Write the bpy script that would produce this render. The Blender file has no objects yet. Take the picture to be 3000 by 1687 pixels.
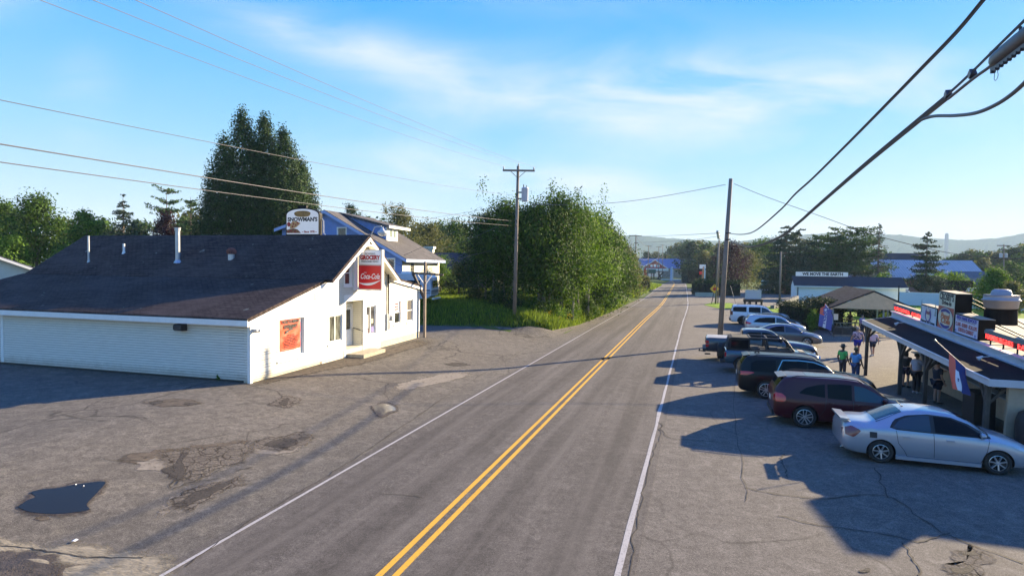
import bpy, bmesh, math, random
import numpy as np
from mathutils import Vector, Matrix
from mathutils import noise as mnoise
R = math.radians
SC = bpy.context.scene
C = SC.collection
random.seed(7)
rng = np.random.default_rng(11)

# ------------------------------------------------------------------ camera
FOC, CH, CX, CY, HY, ROLL = 1680.0, 5.35, 1500.0, 843.5, 781.0, 0.0125
_th = math.atan((CY - HY) / FOC)
_fw = Vector((0, math.cos(_th), -math.sin(_th)))
_u0 = Vector((0, math.sin(_th), math.cos(_th)))
_r0 = Vector((1, 0, 0))
_rt = _r0 * math.cos(ROLL) + _u0 * math.sin(ROLL)
_up = _u0 * math.cos(ROLL) - _r0 * math.sin(ROLL)
EYE = Vector((0, 0, CH))
cd = bpy.data.cameras.new('camera')
cam = bpy.data.objects.new('camera', cd)
C.objects.link(cam)
mw = Matrix((( _rt.x, _up.x, -_fw.x, EYE.x), (_rt.y, _up.y, -_fw.y, EYE.y), (_rt.z, _up.z, -_fw.z, EYE.z), (0, 0, 0, 1)))
cam.matrix_world = mw
cd.sensor_width = 36
cd.lens = FOC / 3000 * 36
cd.clip_start = 0.1
cd.clip_end = 12000
SC.camera = cam

# ------------------------------------------------------------------ sky and sun
SUN_AZ, SUN_EL = 57.0, 18.0
w = bpy.data.worlds.new('World')
SC.world = w
w.use_nodes = True
nt = w.node_tree
nt.nodes.clear()
def wn(t, **k):
    n = nt.nodes.new(t)
    for a, b in k.items(): setattr(n, a, b)
    return n
def math_node(tree, op, a=None, b=None, c=None):
    n = tree.nodes.new('ShaderNodeMath'); n.operation = op
    for i, v in enumerate((a, b, c)):
        if v is None: continue
        if isinstance(v, (int, float)): n.inputs[i].default_value = v
        else: tree.links.new(v, n.inputs[i])
    return n.outputs[0]
sky = wn('ShaderNodeTexSky', sky_type='NISHITA', sun_disc=False)
sky.sun_elevation = R(SUN_EL); sky.sun_rotation = R(SUN_AZ)
sky.altitude = 0; sky.air_density = 1.0; sky.dust_density = 0.3; sky.ozone_density = 2.0
hs = wn('ShaderNodeHueSaturation'); hs.inputs['Saturation'].default_value = 1.3; hs.inputs['Value'].default_value = 1.0
nt.links.new(sky.outputs[0], hs.inputs['Color'])
tc = wn('ShaderNodeTexCoord'); sx = wn('ShaderNodeSeparateXYZ')
nt.links.new(tc.outputs['Generated'], sx.inputs[0])
zz = math_node(nt, 'MAXIMUM', sx.outputs[2], 0.0)
yy = math_node(nt, 'MAXIMUM', sx.outputs[1], 0.02)
cu_ = math_node(nt, 'DIVIDE', sx.outputs[0], yy); cv_ = math_node(nt, 'DIVIDE', zz, yy)
cb = wn('ShaderNodeCombineXYZ'); nt.links.new(cu_, cb.inputs[0]); nt.links.new(cv_, cb.inputs[1])
mp = wn('ShaderNodeMapping'); mp.inputs['Rotation'].default_value = (0, 0, R(7)); mp.inputs['Scale'].default_value = (2.1, 7.0, 1); mp.inputs['Location'].default_value = (3.3, 1.2, 0)
nt.links.new(cb.outputs[0], mp.inputs[0])
n1 = wn('ShaderNodeTexNoise'); n1.inputs['Scale'].default_value = 1.3; n1.inputs['Detail'].default_value = 10; n1.inputs['Roughness'].default_value = 0.56; n1.inputs['Distortion'].default_value = 0.5
nt.links.new(mp.outputs[0], n1.inputs['Vector'])
rp = wn('ShaderNodeValToRGB'); rp.color_ramp.elements[0].position = 0.36; rp.color_ramp.elements[1].position = 0.64
nt.links.new(n1.outputs[0], rp.inputs[0])
tot = None   # where the wisps hang: (across, up, half width, half height, slope, strength)
for (u0, v0, ru, rv, sl_, k_) in ((0.36, 0.315, 0.40, 0.062, 0.02, 1.0), (0.30, 0.24, 0.42, 0.05, -0.03, 0.4), (-0.27, 0.375, 0.24, 0.045, -0.22, 0.62), (-0.05, 0.155, 0.34, 0.045, -0.05, 0.75), (-0.74, 0.28, 0.05, 0.06, 0.0, 0.45), (0.72, 0.075, 0.22, 0.022, 0.0, 0.7), (-0.92, 0.44, 0.10, 0.03, 0.0, 0.5), (-0.15, 0.50, 0.35, 0.05, -0.1, 0.3), (0.15, 0.065, 0.9, 0.05, 0.0, 0.35)):
    du = math_node(nt, 'SUBTRACT', cu_, u0); dv = math_node(nt, 'SUBTRACT', math_node(nt, 'SUBTRACT', cv_, v0), math_node(nt, 'MULTIPLY', du, sl_))
    a_ = math_node(nt, 'POWER', math_node(nt, 'ABSOLUTE', math_node(nt, 'DIVIDE', du, ru)), 2.0); b_ = math_node(nt, 'POWER', math_node(nt, 'ABSOLUTE', math_node(nt, 'DIVIDE', dv, rv)), 2.0)
    m_ = math_node(nt, 'MULTIPLY', math_node(nt, 'EXPONENT', math_node(nt, 'MULTIPLY', math_node(nt, 'ADD', a_, b_), -1.0)), k_)
    tot = m_ if tot is None else math_node(nt, 'ADD', tot, m_)
cl = math_node(nt, 'MINIMUM', math_node(nt, 'MULTIPLY', math_node(nt, 'MULTIPLY', math_node(nt, 'ADD', rp.outputs[0], 0.10), tot), 1.0), 0.9)
mixc = wn('ShaderNodeMix', data_type='RGBA')
mixc.inputs['B'].default_value = (4.6, 4.75, 5.0, 1)
grd = wn('ShaderNodeValToRGB'); e_ = grd.color_ramp.elements
while len(e_) < 6: e_.new(0.5)
for i_, (p_, c_) in enumerate(((0.0, (3.8, 4.3, 4.9)), (0.10, (2.6, 3.8, 4.9)), (0.19, (1.55, 3.4, 5.1)), (0.30, (0.75, 2.8, 5.3)), (0.42, (0.15, 2.15, 5.8)), (1.0, (0.7, 1.3, 5.8)))):
    e_[i_].position = p_; e_[i_].color = (*c_, 1)
nt.links.new(zz, grd.inputs[0])
air = wn('ShaderNodeMix', data_type='RGBA'); air.inputs['Factor'].default_value = 0.86
nt.links.new(hs.outputs[0], air.inputs['A']); nt.links.new(grd.outputs[0], air.inputs['B'])
nt.links.new(cl, mixc.inputs['Factor']); nt.links.new(air.outputs['Result'], mixc.inputs['A'])
bg = wn('ShaderNodeBackground'); bg.inputs[1].default_value = 0.059
nt.links.new(mixc.outputs['Result'], bg.inputs[0])
wo = wn('ShaderNodeOutputWorld'); nt.links.new(bg.outputs[0], wo.inputs[0])

SUND = Vector((math.sin(R(SUN_AZ)) * math.cos(R(SUN_EL)), math.cos(R(SUN_AZ)) * math.cos(R(SUN_EL)), math.sin(R(SUN_EL))))
sl = bpy.data.lights.new('sun', 'SUN'); sl.energy = 5.0; sl.angle = R(0.55); sl.color = (1.0, 0.81, 0.53)
so = bpy.data.objects.new('sun', sl); C.objects.link(so)
so.rotation_euler = (-SUND).to_track_quat('-Z', 'Y').to_euler()
SC.view_settings.view_transform = 'Standard'
SC.view_settings.look = 'None'
SC.view_settings.exposure = 1.85
SC.view_settings.gamma = 1
SC.cycles.volume_step_rate = 5
SC.cycles.volume_bounces = 0
SC.cycles.max_bounces = 7
SC.cycles.transparent_max_bounces = 16

# ------------------------------------------------------------------ picture point -> place
def ray(px, py): return _fw + _rt * ((px - CX) / FOC) - _up * ((py - CY) / FOC)
PSI = R(17.8)
def toXT(x, y): return (x * math.cos(PSI) - y * math.sin(PSI), x * math.sin(PSI) + y * math.cos(PSI))
def fromXT(X, t): return (t * math.sin(PSI) + X * math.cos(PSI), t * math.cos(PSI) - X * math.sin(PSI))
def sm(v): v = max(0.0, min(1.0, v)); return v * v * (3 - 2 * v)
def T(x, y):
    X, t = toXT(x, y)
    z = 0.6 * sm((-9 - X) / 8)
    z += 1.35 * sm((-9.8 - X) / 4.2) * sm((t - 41.2) / 4.2) * (1 - sm((t - 90) / 50))
    return z
def G(px, py, z=None):
    d = ray(px, py)
    if z is not None:
        return EYE + d * ((z - CH) / d.z)
    zz = 0.0
    for _ in range(12):
        p = EYE + d * ((zz - CH) / d.z); zz = 0.5 * zz + 0.5 * T(p.x, p.y)
    return EYE + d * ((zz - CH) / d.z)
def at(px, py, D):
    d = ray(px, py); return EYE + d * (D / d.y)
def vhit(px, py, P0, dr):
    n = Vector((dr[1], -dr[0], 0)); d = ray(px, py)
    return EYE + d * ((P0 - EYE).dot(n) / d.dot(n))

# ------------------------------------------------------------------ tagging and mesh helpers
def tag(o, label=None, cat=None, group=None, kind=None):
    if label: o['label'] = label
    if cat: o['category'] = cat
    if group: o['group'] = group
    if kind: o['kind'] = kind
    return o
def empty(name, loc, rz=0, label=None, cat=None, group=None):
    o = bpy.data.objects.new(name, None); C.objects.link(o)
    o.location = loc; o.rotation_euler = (0, 0, rz); o.empty_display_size = 0.3
    return tag(o, label, cat, group)
def link(name, me, parent=None, label=None):
    o = bpy.data.objects.new(name, me); C.objects.link(o)
    if parent: o.parent = parent
    if label: o['label'] = label
    return o
def copy_tree(o, parent=None):
    c = o.copy(); C.objects.link(c); c.parent = parent
    for ch in [q for q in bpy.data.objects if q.parent == o]: copy_tree(ch, c)
    return c
def basis(d):
    d = Vector(d).normalized()
    a = Vector((0, 0, 1)) if abs(d.z) < 0.9 else Vector((1, 0, 0))
    s = d.cross(a).normalized(); return s, s.cross(d).normalized()
class MB:
    def __init__(s): s.v = []; s.f = []; s.m = []
    def face(s, pts, m=0):
        b = len(s.v); s.v += [tuple(p) for p in pts]; s.f.append(tuple(range(b, b + len(pts)))); s.m.append(m); return s
    def box(s, x0, x1, y0, y1, z0, z1, m=0):
        b = len(s.v)
        s.v += [(x, y, z) for x in (x0, x1) for y in (y0, y1) for z in (z0, z1)]
        for q in ((0, 1, 3, 2), (4, 6, 7, 5), (0, 4, 5, 1), (2, 3, 7, 6), (0, 2, 6, 4), (1, 5, 7, 3)):
            s.f.append(tuple(b + i for i in q)); s.m.append(m)
        return s
    def bar(s, p, q, wx, wz=None, m=0):
        wz = wz or wx; p = Vector(p); q = Vector(q); a, b_ = basis(q - p)
        b = len(s.v)
        for c in (p, q):
            for i, j in ((-1, -1), (1, -1), (1, 1), (-1, 1)): s.v.append(tuple(c + a * (i * wx / 2) + b_ * (j * wz / 2)))
        for i in range(4): s.f.append((b + i, b + (i + 1) % 4, b + 4 + (i + 1) % 4, b + 4 + i)); s.m.append(m)
        s.f += [(b + 3, b + 2, b + 1, b), (b + 4, b + 5, b + 6, b + 7)]; s.m += [m, m]
        return s
    def tube(s, pts, r, n=8, m=0, cap=True):
        pts = [Vector(p) for p in pts]; k = len(pts); rr = r if isinstance(r, (list, tuple)) else [r] * k
        b = len(s.v); a0 = None
        for i, p in enumerate(pts):
            d = (pts[min(i + 1, k - 1)] - pts[max(i - 1, 0)])
            d = d.normalized() if d.length > 1e-9 else Vector((0, 0, 1))
            if a0 is None: a, bb = basis(d)
            else:
                a = (a0 - d * a0.dot(d)); a = a.normalized() if a.length > 1e-6 else basis(d)[0]; bb = a.cross(d)
            a0 = a
            for j in range(n):
                t = 2 * math.pi * j / n; s.v.append(tuple(p + (a * math.cos(t) + bb * math.sin(t)) * rr[i]))
        for i in range(k - 1):
            for j in range(n):
                s.f.append((b + i * n + j, b + i * n + (j + 1) % n, b + (i + 1) * n + (j + 1) % n, b + (i + 1) * n + j)); s.m.append(m)
        if cap:
            s.f.append(tuple(b + j for j in reversed(range(n)))); s.f.append(tuple(b + (k - 1) * n + j for j in range(n))); s.m += [m, m]
        return s
    def prism(s, poly, ax, d0, d1, m=0, m2=None):
        """poly of 2-d points extruded on axis ax ('x': (y,z), 'y': (x,z), 'z': (x,y)) from d0 to d1"""
        def P(a, b_, d): return {'x': (d, a, b_), 'y': (a, d, b_), 'z': (a, b_, d)}[ax]
        n = len(poly); b = len(s.v)
        s.v += [P(a, c, d0) for a, c in poly] + [P(a, c, d1) for a, c in poly]
        s.f.append(tuple(b + i for i in range(n))); s.f.append(tuple(b + n + i for i in reversed(range(n)))); s.m += [m if m2 is None else m2] * 2
        for i in range(n): s.f.append((b + i, b + n + i, b + n + (i + 1) % n, b + (i + 1) % n)); s.m.append(m)
        return s
    def lathe(s, prof, cx=0, cy=0, n=24, m=0, ax='z'):
        b = len(s.v); k = len(prof)
        for r, z in prof:
            for j in range(n):
                t = 2 * math.pi * j / n; q = (r * math.cos(t), r * math.sin(t))
                s.v.append((cx + q[0], cy + q[1], z) if ax == 'z' else (cx + q[0], z, cy + q[1]))
        for i in range(k - 1):
            for j in range(n): s.f.append((b + i * n + j, b + i * n + (j + 1) % n, b + (i + 1) * n + (j + 1) % n, b + (i + 1) * n + j)); s.m.append(m)
        return s
    def grid(s, P, m=0):
        b = len(s.v); nr = len(P); nc = len(P[0])
        for r_ in P: s.v += [tuple(p) for p in r_]
        for i in range(nr - 1):
            for j in range(nc - 1):
                s.f.append((b + i * nc + j, b + i * nc + j + 1, b + (i + 1) * nc + j + 1, b + (i + 1) * nc + j)); s.m.append(m)
        return s
    def build(s, name, mats, parent=None, label=None, smooth=False, fix=True):
        me = bpy.data.meshes.new(name); me.from_pydata(s.v, [], s.f)
        if not isinstance(mats, (list, tuple)): mats = [mats]
        for q in mats: me.materials.append(q)
        me.polygons.foreach_set('material_index', s.m)
        if fix:
            bm = bmesh.new(); bm.from_mesh(me); bmesh.ops.recalc_face_normals(bm, faces=bm.faces); bm.to_mesh(me); bm.free()
        if smooth: me.polygons.foreach_set('use_smooth', [True] * len(me.polygons))
        me.update()
        return link(name, me, parent, label)
def quads(name, V, mat, parent=None, kpts=4, midx=None):
    n = len(V); me = bpy.data.meshes.new(name)
    me.vertices.add(n * kpts); me.vertices.foreach_set('co', np.ascontiguousarray(V, dtype=np.float32).reshape(-1))
    me.loops.add(n * kpts); me.loops.foreach_set('vertex_index', np.arange(n * kpts, dtype=np.int32))
    me.polygons.add(n); me.polygons.foreach_set('loop_start', np.arange(0, n * kpts, kpts, dtype=np.int32))
    me.polygons.foreach_set('loop_total', np.full(n, kpts, dtype=np.int32))
    for q in (mat if isinstance(mat, (list, tuple)) else [mat]): me.materials.append(q)
    if midx is not None: me.polygons.foreach_set('material_index', np.asarray(midx, dtype=np.int32))
    me.update(calc_edges=True); me.validate()
    return link(name, me, parent)
def eval_mesh(o):
    dg = bpy.context.evaluated_depsgraph_get(); dg.update()
    return bpy.data.meshes.new_from_object(o.evaluated_get(dg))
def text(parent, s, size, mat, loc, rot, name='lettering', sx=1.0, bold=0.0, shear=0.0, ext=0.004, align='CENTER', spacing=1.0, fit=None):
    cu = bpy.data.curves.new(name, 'FONT'); cu.body = s; cu.size = size; cu.align_x = align; cu.align_y = 'CENTER'
    cu.extrude = ext; cu.offset = bold; cu.shear = shear; cu.space_character = spacing; cu.resolution_u = 3
    o = bpy.data.objects.new(name, cu); C.objects.link(o)
    me = eval_mesh(o); bpy.data.objects.remove(o); me.materials.clear(); me.materials.append(mat)
    if fit:
        xs = [v.co.x for v in me.vertices]; wd = max(xs) - min(xs); sx = fit / wd
    me.transform(Matrix.Diagonal((sx, 1, 1, 1)))
    o = link(name, me, parent); o.location = loc; o.rotation_euler = rot
    return o

# ------------------------------------------------------------------ materials
MATS = {}
def mat(name, col, rough=0.7, metal=0.0, var=0.0, scale=4.0, bump=0.0, bscale=None, spec=0.5, col2=None, coat=0.0, emit=None, stretch=(1, 1, 1)):
    if name in MATS: return MATS[name]
    m = bpy.data.materials.new(name); m.use_nodes = True; t = m.node_tree; b = t.nodes['Principled BSDF']
    b.inputs['Base Color'].default_value = (*col, 1); b.inputs['Roughness'].default_value = rough; b.inputs['Metallic'].default_value = metal
    b.inputs['Specular IOR Level'].default_value = spec; b.inputs['Coat Weight'].default_value = coat; b.inputs['Coat Roughness'].default_value = 0.04
    if emit: b.inputs['Emission Color'].default_value = (*emit[0], 1); b.inputs['Emission Strength'].default_value = emit[1]
    if var or col2 or bump:
        c = t.nodes.new('ShaderNodeTexCoord'); mp = t.nodes.new('ShaderNodeMapping'); mp.inputs['Scale'].default_value = stretch
        t.links.new(c.outputs['Object'], mp.inputs[0])
        n = t.nodes.new('ShaderNodeTexNoise'); n.inputs['Scale'].default_value = scale; n.inputs['Detail'].default_value = 6; n.inputs['Roughness'].default_value = 0.62
        t.links.new(mp.outputs[0], n.inputs['Vector'])
        if var or col2:
            c2 = col2 or tuple(max(0, x * (1 - var)) for x in col); c1 = col if col2 else tuple(x * (1 + var) for x in col)
            r_ = t.nodes.new('ShaderNodeValToRGB'); r_.color_ramp.elements[0].position = 0.34; r_.color_ramp.elements[1].position = 0.66
            r_.color_ramp.elements[0].color = (*c2, 1); r_.color_ramp.elements[1].color = (*c1, 1)
            t.links.new(n.outputs[0], r_.inputs[0]); t.links.new(r_.outputs[0], b.inputs['Base Color'])
        if bump:
            nb = t.nodes.new('ShaderNodeTexNoise'); nb.inputs['Scale'].default_value = bscale or scale * 4; nb.inputs['Detail'].default_value = 4
            t.links.new(mp.outputs[0], nb.inputs['Vector'])
            bp = t.nodes.new('ShaderNodeBump'); bp.inputs['Strength'].default_value = bump; bp.inputs['Distance'].default_value = 0.02
            t.links.new(nb.outputs[0], bp.inputs['Height']); t.links.new(bp.outputs[0], b.inputs['Normal'])
    MATS[name] = m; return m
class NT:
    """small node-graph helper"""
    def __init__(s, name):
        s.m = bpy.data.materials.new(name); s.m.use_nodes = True; s.t = s.m.node_tree; s.b = s.t.nodes['Principled BSDF']; MATS[name] = s.m
        g = s.t.nodes.new('ShaderNodeNewGeometry'); s.pos = g.outputs['Position']; s.geo = g
        c = s.t.nodes.new('ShaderNodeTexCoord'); s.obj = c.outputs['Object']
    def n(s, t, **k):
        n = s.t.nodes.new(t)
        for a, b in k.items(): setattr(n, a, b)
        return n
    def L(s, a, b): s.t.links.new(a, b)
    def map(s, v, sc=(1, 1, 1), rot=(0, 0, 0), loc=(0, 0, 0)):
        m = s.n('ShaderNodeMapping'); m.inputs['Scale'].default_value = sc; m.inputs['Rotation'].default_value = rot; m.inputs['Location'].default_value = loc
        s.L(v, m.inputs[0]); return m.outputs[0]
    def noise(s, v, sc, det=5, rough=0.6, dist=0.0):
        m = s.n('ShaderNodeTexNoise'); m.inputs['Scale'].default_value = sc; m.inputs['Detail'].default_value = det; m.inputs['Roughness'].default_value = rough; m.inputs['Distortion'].default_value = dist
        s.L(v, m.inputs['Vector']); return m.outputs[0]
    def ramp(s, f, stops):
        r_ = s.n('ShaderNodeValToRGB'); e = r_.color_ramp.elements
        while len(e) < len(stops): e.new(0.5)
        for i, (p, c) in enumerate(stops):
            e[i].position = p; e[i].color = (c, c, c, 1) if isinstance(c, (int, float)) else (*c, 1)
        s.L(f, r_.inputs[0]); return r_.outputs[0]
    def mix(s, f, a, b, bt='MIX'):
        m = s.n('ShaderNodeMix', data_type='RGBA', blend_type=bt)
        for k, v in (('Factor', f), ('A', a), ('B', b)):
            if isinstance(v, (int, float)): m.inputs[k].default_value = v
            elif isinstance(v, tuple): m.inputs[k].default_value = (*v, 1)
            else: s.L(v, m.inputs[k])
        return m.outputs['Result']
    def math(s, op, a, b=None): return math_node(s.t, op, a, b)
    def cracks(s, v, sc, width, maskscale=None, mlo=0.5, mhi=0.6):
        d = s.n('ShaderNodeTexNoise'); d.inputs['Scale'].default_value = sc * 1.3; d.inputs['Detail'].default_value = 6; s.L(v, d.inputs['Vector'])
        va = s.n('ShaderNodeVectorMath', operation='MULTIPLY_ADD'); s.L(d.outputs['Color'], va.inputs[0]); va.inputs[1].default_value = (0.5 / sc,) * 3; s.L(v, va.inputs[2])
        vo = s.n('ShaderNodeTexVoronoi', feature='DISTANCE_TO_EDGE'); vo.inputs['Scale'].default_value = sc; s.L(va.outputs[0], vo.inputs['Vector'])
        c = s.ramp(vo.outputs['Distance'], [(0.0, 1.0), (width, 0.0)])
        if maskscale:
            mk = s.ramp(s.noise(v, maskscale, 3), [(mlo, 0.0), (mhi, 1.0)]); c = s.math('MULTIPLY', c, mk)
        return c
    def bump(s, h, st=0.4, dist=0.02):
        b = s.n('ShaderNodeBump'); b.inputs['Strength'].default_value = st; b.inputs['Distance'].default_value = dist; s.L(h, b.inputs['Height']); s.L(b.outputs[0], s.b.inputs['Normal'])
    def out(s, col, rough=0.9, spec=0.3):
        s.L(col, s.b.inputs['Base Color']); s.b.inputs['Roughness'].default_value = rough; s.b.inputs['Specular IOR Level'].default_value = spec; return s.m

def asphalt(name, base, dark, tan, tanamt, crackamt, rutX=None):
    g = NT(name); v = g.pos
    big = g.noise(v, 0.13, 5, 0.6); mid = g.noise(v, 1.1, 6, 0.7); fine = g.noise(v, 22, 3, 0.8); speck = g.noise(v, 75, 2, 0.9)
    c = g.mix(g.ramp(big, [(0.35, 0.0), (0.65, 1.0)]), dark, base)
    c = g.mix(g.ramp(mid, [(0.52, 0.0), (0.78, tanamt)]), c, tan)
    c = g.mix(g.ramp(g.noise(v, 4.5, 5, 0.75), [(0.36, 0.85), (0.60, 0.0)]), c, tuple(x * 0.62 for x in dark))
    c = g.mix(g.ramp(g.noise(v, 1.9, 6, 0.8, 0.8), [(0.50, 0.0), (0.68, 0.7)]), c, tuple(x * 1.4 for x in base))
    c = g.mix(g.ramp(fine, [(0.34, 0.75), (0.60, 0.0)]), c, tuple(x * 0.42 for x in dark))
    c = g.mix(g.ramp(speck, [(0.55, 0.0), (0.70, 0.75)]), c, tuple(min(1, x * 2.3) for x in base))
    if rutX is not None:
        rot = g.map(v, rot=(0, 0, PSI)); sxyz = g.n('ShaderNodeSeparateXYZ'); g.L(rot, sxyz.inputs[0])
        for x0 in rutX:
            dd = g.math('ABSOLUTE', g.math('ADD', sxyz.outputs[0], -x0))
            k = g.ramp(dd, [(0.0, 0.5), (0.6, 0.0)]); c = g.mix(k, c, tuple(x * 0.55 for x in dark))
        st = g.noise(g.map(rot, sc=(1.2, 0.05, 1)), 1.6, 5); c = g.mix(g.ramp(st, [(0.45, 0.0), (0.72, 0.5)]), c, tuple(x * 1.3 for x in base))
    if crackamt:
        ck = g.cracks(v, 0.22, 0.012, 0.11, 0.44, 0.55); c = g.mix(g.math('MULTIPLY', ck, crackamt), c, (0.02, 0.018, 0.016))
        ck2 = g.cracks(v, 1.7, 0.035, 0.16, 0.6, 0.68); c = g.mix(g.math('MULTIPLY', ck2, crackamt * 0.8), c, (0.035, 0.03, 0.026))
    hgt = g.math('ADD', g.math('MULTIPLY', fine, 0.6), g.math('MULTIPLY', mid, 0.9))
    g.bump(hgt, 0.35, 0.012)
    return g.out(c, 0.92, 0.2)
ROADM = asphalt('road_asphalt', (0.132, 0.117, 0.103), (0.088, 0.078, 0.070), (0.165, 0.147, 0.127), 0.4, 0.15, (-7.7, -6.0, -3.9, -2.2))
LOTL = asphalt('old_lot_asphalt', (0.168, 0.150, 0.127), (0.100, 0.089, 0.076), (0.245, 0.215, 0.165), 0.8, 0.8)
LOTR = asphalt('right_lot_asphalt', (0.172, 0.153, 0.132), (0.120, 0.106, 0.093), (0.235, 0.208, 0.172), 0.6, 0.55)
SIDEM = asphalt('side_road_asphalt', (0.2, 0.18, 0.17), (0.16, 0.14, 0.135), (0.26, 0.23, 0.2), 0.4, 0.3)
def grassmat(name, a, b, c3):
    g = NT(name); v = g.pos
    c = g.mix(g.ramp(g.noise(v, 0.25, 4), [(0.38, 0.0), (0.62, 1.0)]), a, b)
    c = g.mix(g.ramp(g.noise(v, 3.5, 6, 0.75), [(0.5, 0.0), (0.75, 0.8)]), c, c3)
    g.bump(g.noise(v, 14, 5, 0.8), 0.9, 0.08); return g.out(c, 0.95, 0.1)
GRASSM = grassmat('grass_ground', (0.045, 0.075, 0.016), (0.09, 0.13, 0.025), (0.03, 0.045, 0.012))
LAWNM = grassmat('mown_lawn', (0.13, 0.22, 0.018), (0.18, 0.28, 0.022), (0.09, 0.16, 0.015))
def shingle(name, a, b, c3, lich=0.0, row=0.14):
    g = NT(name); v = g.obj
    br = g.n('ShaderNodeTexBrick'); br.inputs['Scale'].default_value = 1.0; br.inputs['Brick Width'].default_value = 0.30; br.inputs['Row Height'].default_value = row
    br.inputs['Mortar Size'].default_value = 0.018; br.inputs['Color1'].default_value = (*a, 1); br.inputs['Color2'].default_value = (*b, 1); br.inputs['Mortar'].default_value = (*[x * .3 for x in a], 1)
    br.inputs['Bias'].default_value = -0.2
    sw = g.n('ShaderNodeSeparateXYZ'); g.L(v, sw.inputs[0]); cb = g.n('ShaderNodeCombineXYZ'); g.L(sw.outputs[1], cb.inputs[0]); g.L(sw.outputs[0], cb.inputs[1])
    g.L(cb.outputs[0], br.inputs['Vector'])
    c = g.mix(g.ramp(g.noise(v, 0.35, 5), [(0.42, 0.0), (0.68, 0.75)]), br.outputs['Color'], c3)
    c = g.mix(g.ramp(g.noise(g.map(v, sc=(6, 1.3, 1)), 1.0, 5, .8), [(.48, 0.), (.7, .55)]), c, tuple(x * 1.7 for x in b))
    c = g.mix(g.ramp(g.noise(v, 24, 2), [(0.55, 0.0), (0.75, 0.5)]), c, tuple(x * 2.4 for x in b))
    if lich:
        k = g.ramp(g.noise(v, 2.3, 3, 0.5), [(0.71, 0.0), (0.735, lich)]); c = g.mix(k, c, (0.17, 0.18, 0.15))
    g.bump(br.outputs['Fac'], -0.5, 0.02); return g.out(c, 0.95, 0.06)
ROOFD = shingle('dark_shingles', (0.046, 0.034, 0.031), (0.074, 0.056, 0.050), (0.088, 0.068, 0.062), 0.9)
ROOFB = shingle('brown_grey_shingles', (0.105, 0.098, 0.096), (0.15, 0.14, 0.136), (0.085, 0.078, 0.078))
ROOFG = shingle('grey_blue_shingles', (0.085, 0.085, 0.10), (0.12, 0.12, 0.14), (0.07, 0.07, 0.085))
ROOFT = shingle('black_roll_roofing', (0.010, 0.010, 0.012), (0.018, 0.017, 0.020), (0.026, 0.025, 0.028))
def clap(name, a):
    g = NT(name); s3 = g.n('ShaderNodeSeparateXYZ'); g.L(g.obj, s3.inputs[0]); n_ = g.noise(g.obj, 3.0, 6, .75)
    c = g.mix(g.ramp(g.noise(g.map(g.obj, sc=(1.5, 1.5, 9)), 1.2, 5), [(.35, 0.), (.7, 1.)]), a, tuple(x * .90 for x in a))
    c = g.mix(g.ramp(g.noise(g.map(g.obj, sc=(5, 5, .5)), 1.0, 5, .7), [(.60, 0.), (.78, .35)]), c, (.55, .53, .47))
    low = g.math('SUBTRACT', g.math('ADD', .42, g.math('MULTIPLY', n_, .6)), s3.outputs[2]); c = g.mix(g.ramp(low, [(.25, 0.), (.62, .7)]), c, (.36, .31, .24)); return g.out(c, .6, .3)
WHITE = clap('white_clapboard_paint', (0.71, 0.68, 0.60))
TRIMW = mat('white_trim_paint', (0.8, 0.79, 0.76), 0.5, var=0.04, scale=3)
CREAM = mat('cream_siding', (0.66, 0.63, 0.52), 0.6, var=0.05, scale=2)
BLUES = mat('blue_siding', (0.16, 0.26, 0.56), 0.6, var=0.08, scale=2)
CONC = mat('concrete', (0.46, 0.42, 0.32), 0.9, var=0.14, scale=3, bump=0.3)
WOODP = mat('weathered_pole_wood', (0.21, 0.17, 0.14), 0.85, var=0.25, scale=5, bump=0.5, stretch=(6, 6, 0.5))
WOODD = mat('dark_timber', (0.075, 0.06, 0.05), 0.8, var=0.3, scale=5, stretch=(3, 3, 0.7))
METG = mat('galvanised_metal', (0.46, 0.48, 0.52), 0.42, 0.7, var=0.08, scale=6)
GREYP = mat('grey_painted_steel', (0.45, 0.47, 0.5), 0.5, 0.0, var=0.05)
BLACKP = mat('black_paint', (0.007, 0.007, 0.008), 0.6, spec=0.15)
DGLASS = mat('dark_window_glass', (0.018, 0.02, 0.022), 0.06, spec=0.9)
CURT = mat('pale_curtain', (0.42, 0.42, 0.36), 0.8, var=0.25, scale=6, stretch=(3, 3, 0.4))
RUBBER = mat('cable_rubber', (0.022, 0.022, 0.026), 0.5)
WIREL = mat('bright_wire', (0.06, 0.06, 0.068), 0.5, 0.2)
WIRED = mat('dark_wire', (0.10, 0.10, 0.11), 0.6)
REDP = mat('red_sign_plastic', (0.62, 0.012, 0.015), 0.35, emit=((.8, .01, .01), .02))  # faint glow added to lift red sign faces standing in shade
REDT = mat('dark_red_lettering', (0.45, 0.02, 0.02), 0.5)
WHT = mat('white_sign_plastic', (0.78, 0.77, 0.76), 0.4, emit=((1, .95, .92), .025))  # faint glow added so white panels read brighter in shade
INK = mat('black_lettering', (0.012, 0.012, 0.014), 0.5)
# ------------------------------------------------------------------ ground, road, lots
def axis(a, b, near0, near1, step, grow):
    v = [near0]
    while v[-1] < near1: v.append(v[-1] + step)
    s = step
    while v[-1] < b: s *= grow; v.append(v[-1] + s)
    s = step; lo = [near0]
    while lo[-1] > a: s *= grow; lo.append(lo[-1] - s)
    return lo[:0:-1] + v
P = []
for t in axis(-80, 5200, -16, 130, 1.5, 1.22):
    row = []
    for X in axis(-2600, 4200, -60, 60, 1.5, 1.22):
        x, y = fromXT(X, t); row.append((x, y, T(x, y) - 0.07 - (0.0 if t < 600 else 0)))
    P.append(row)
g = MB().grid(P).build('ground', GRASSM, smooth=True); tag(g, kind='structure')

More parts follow.
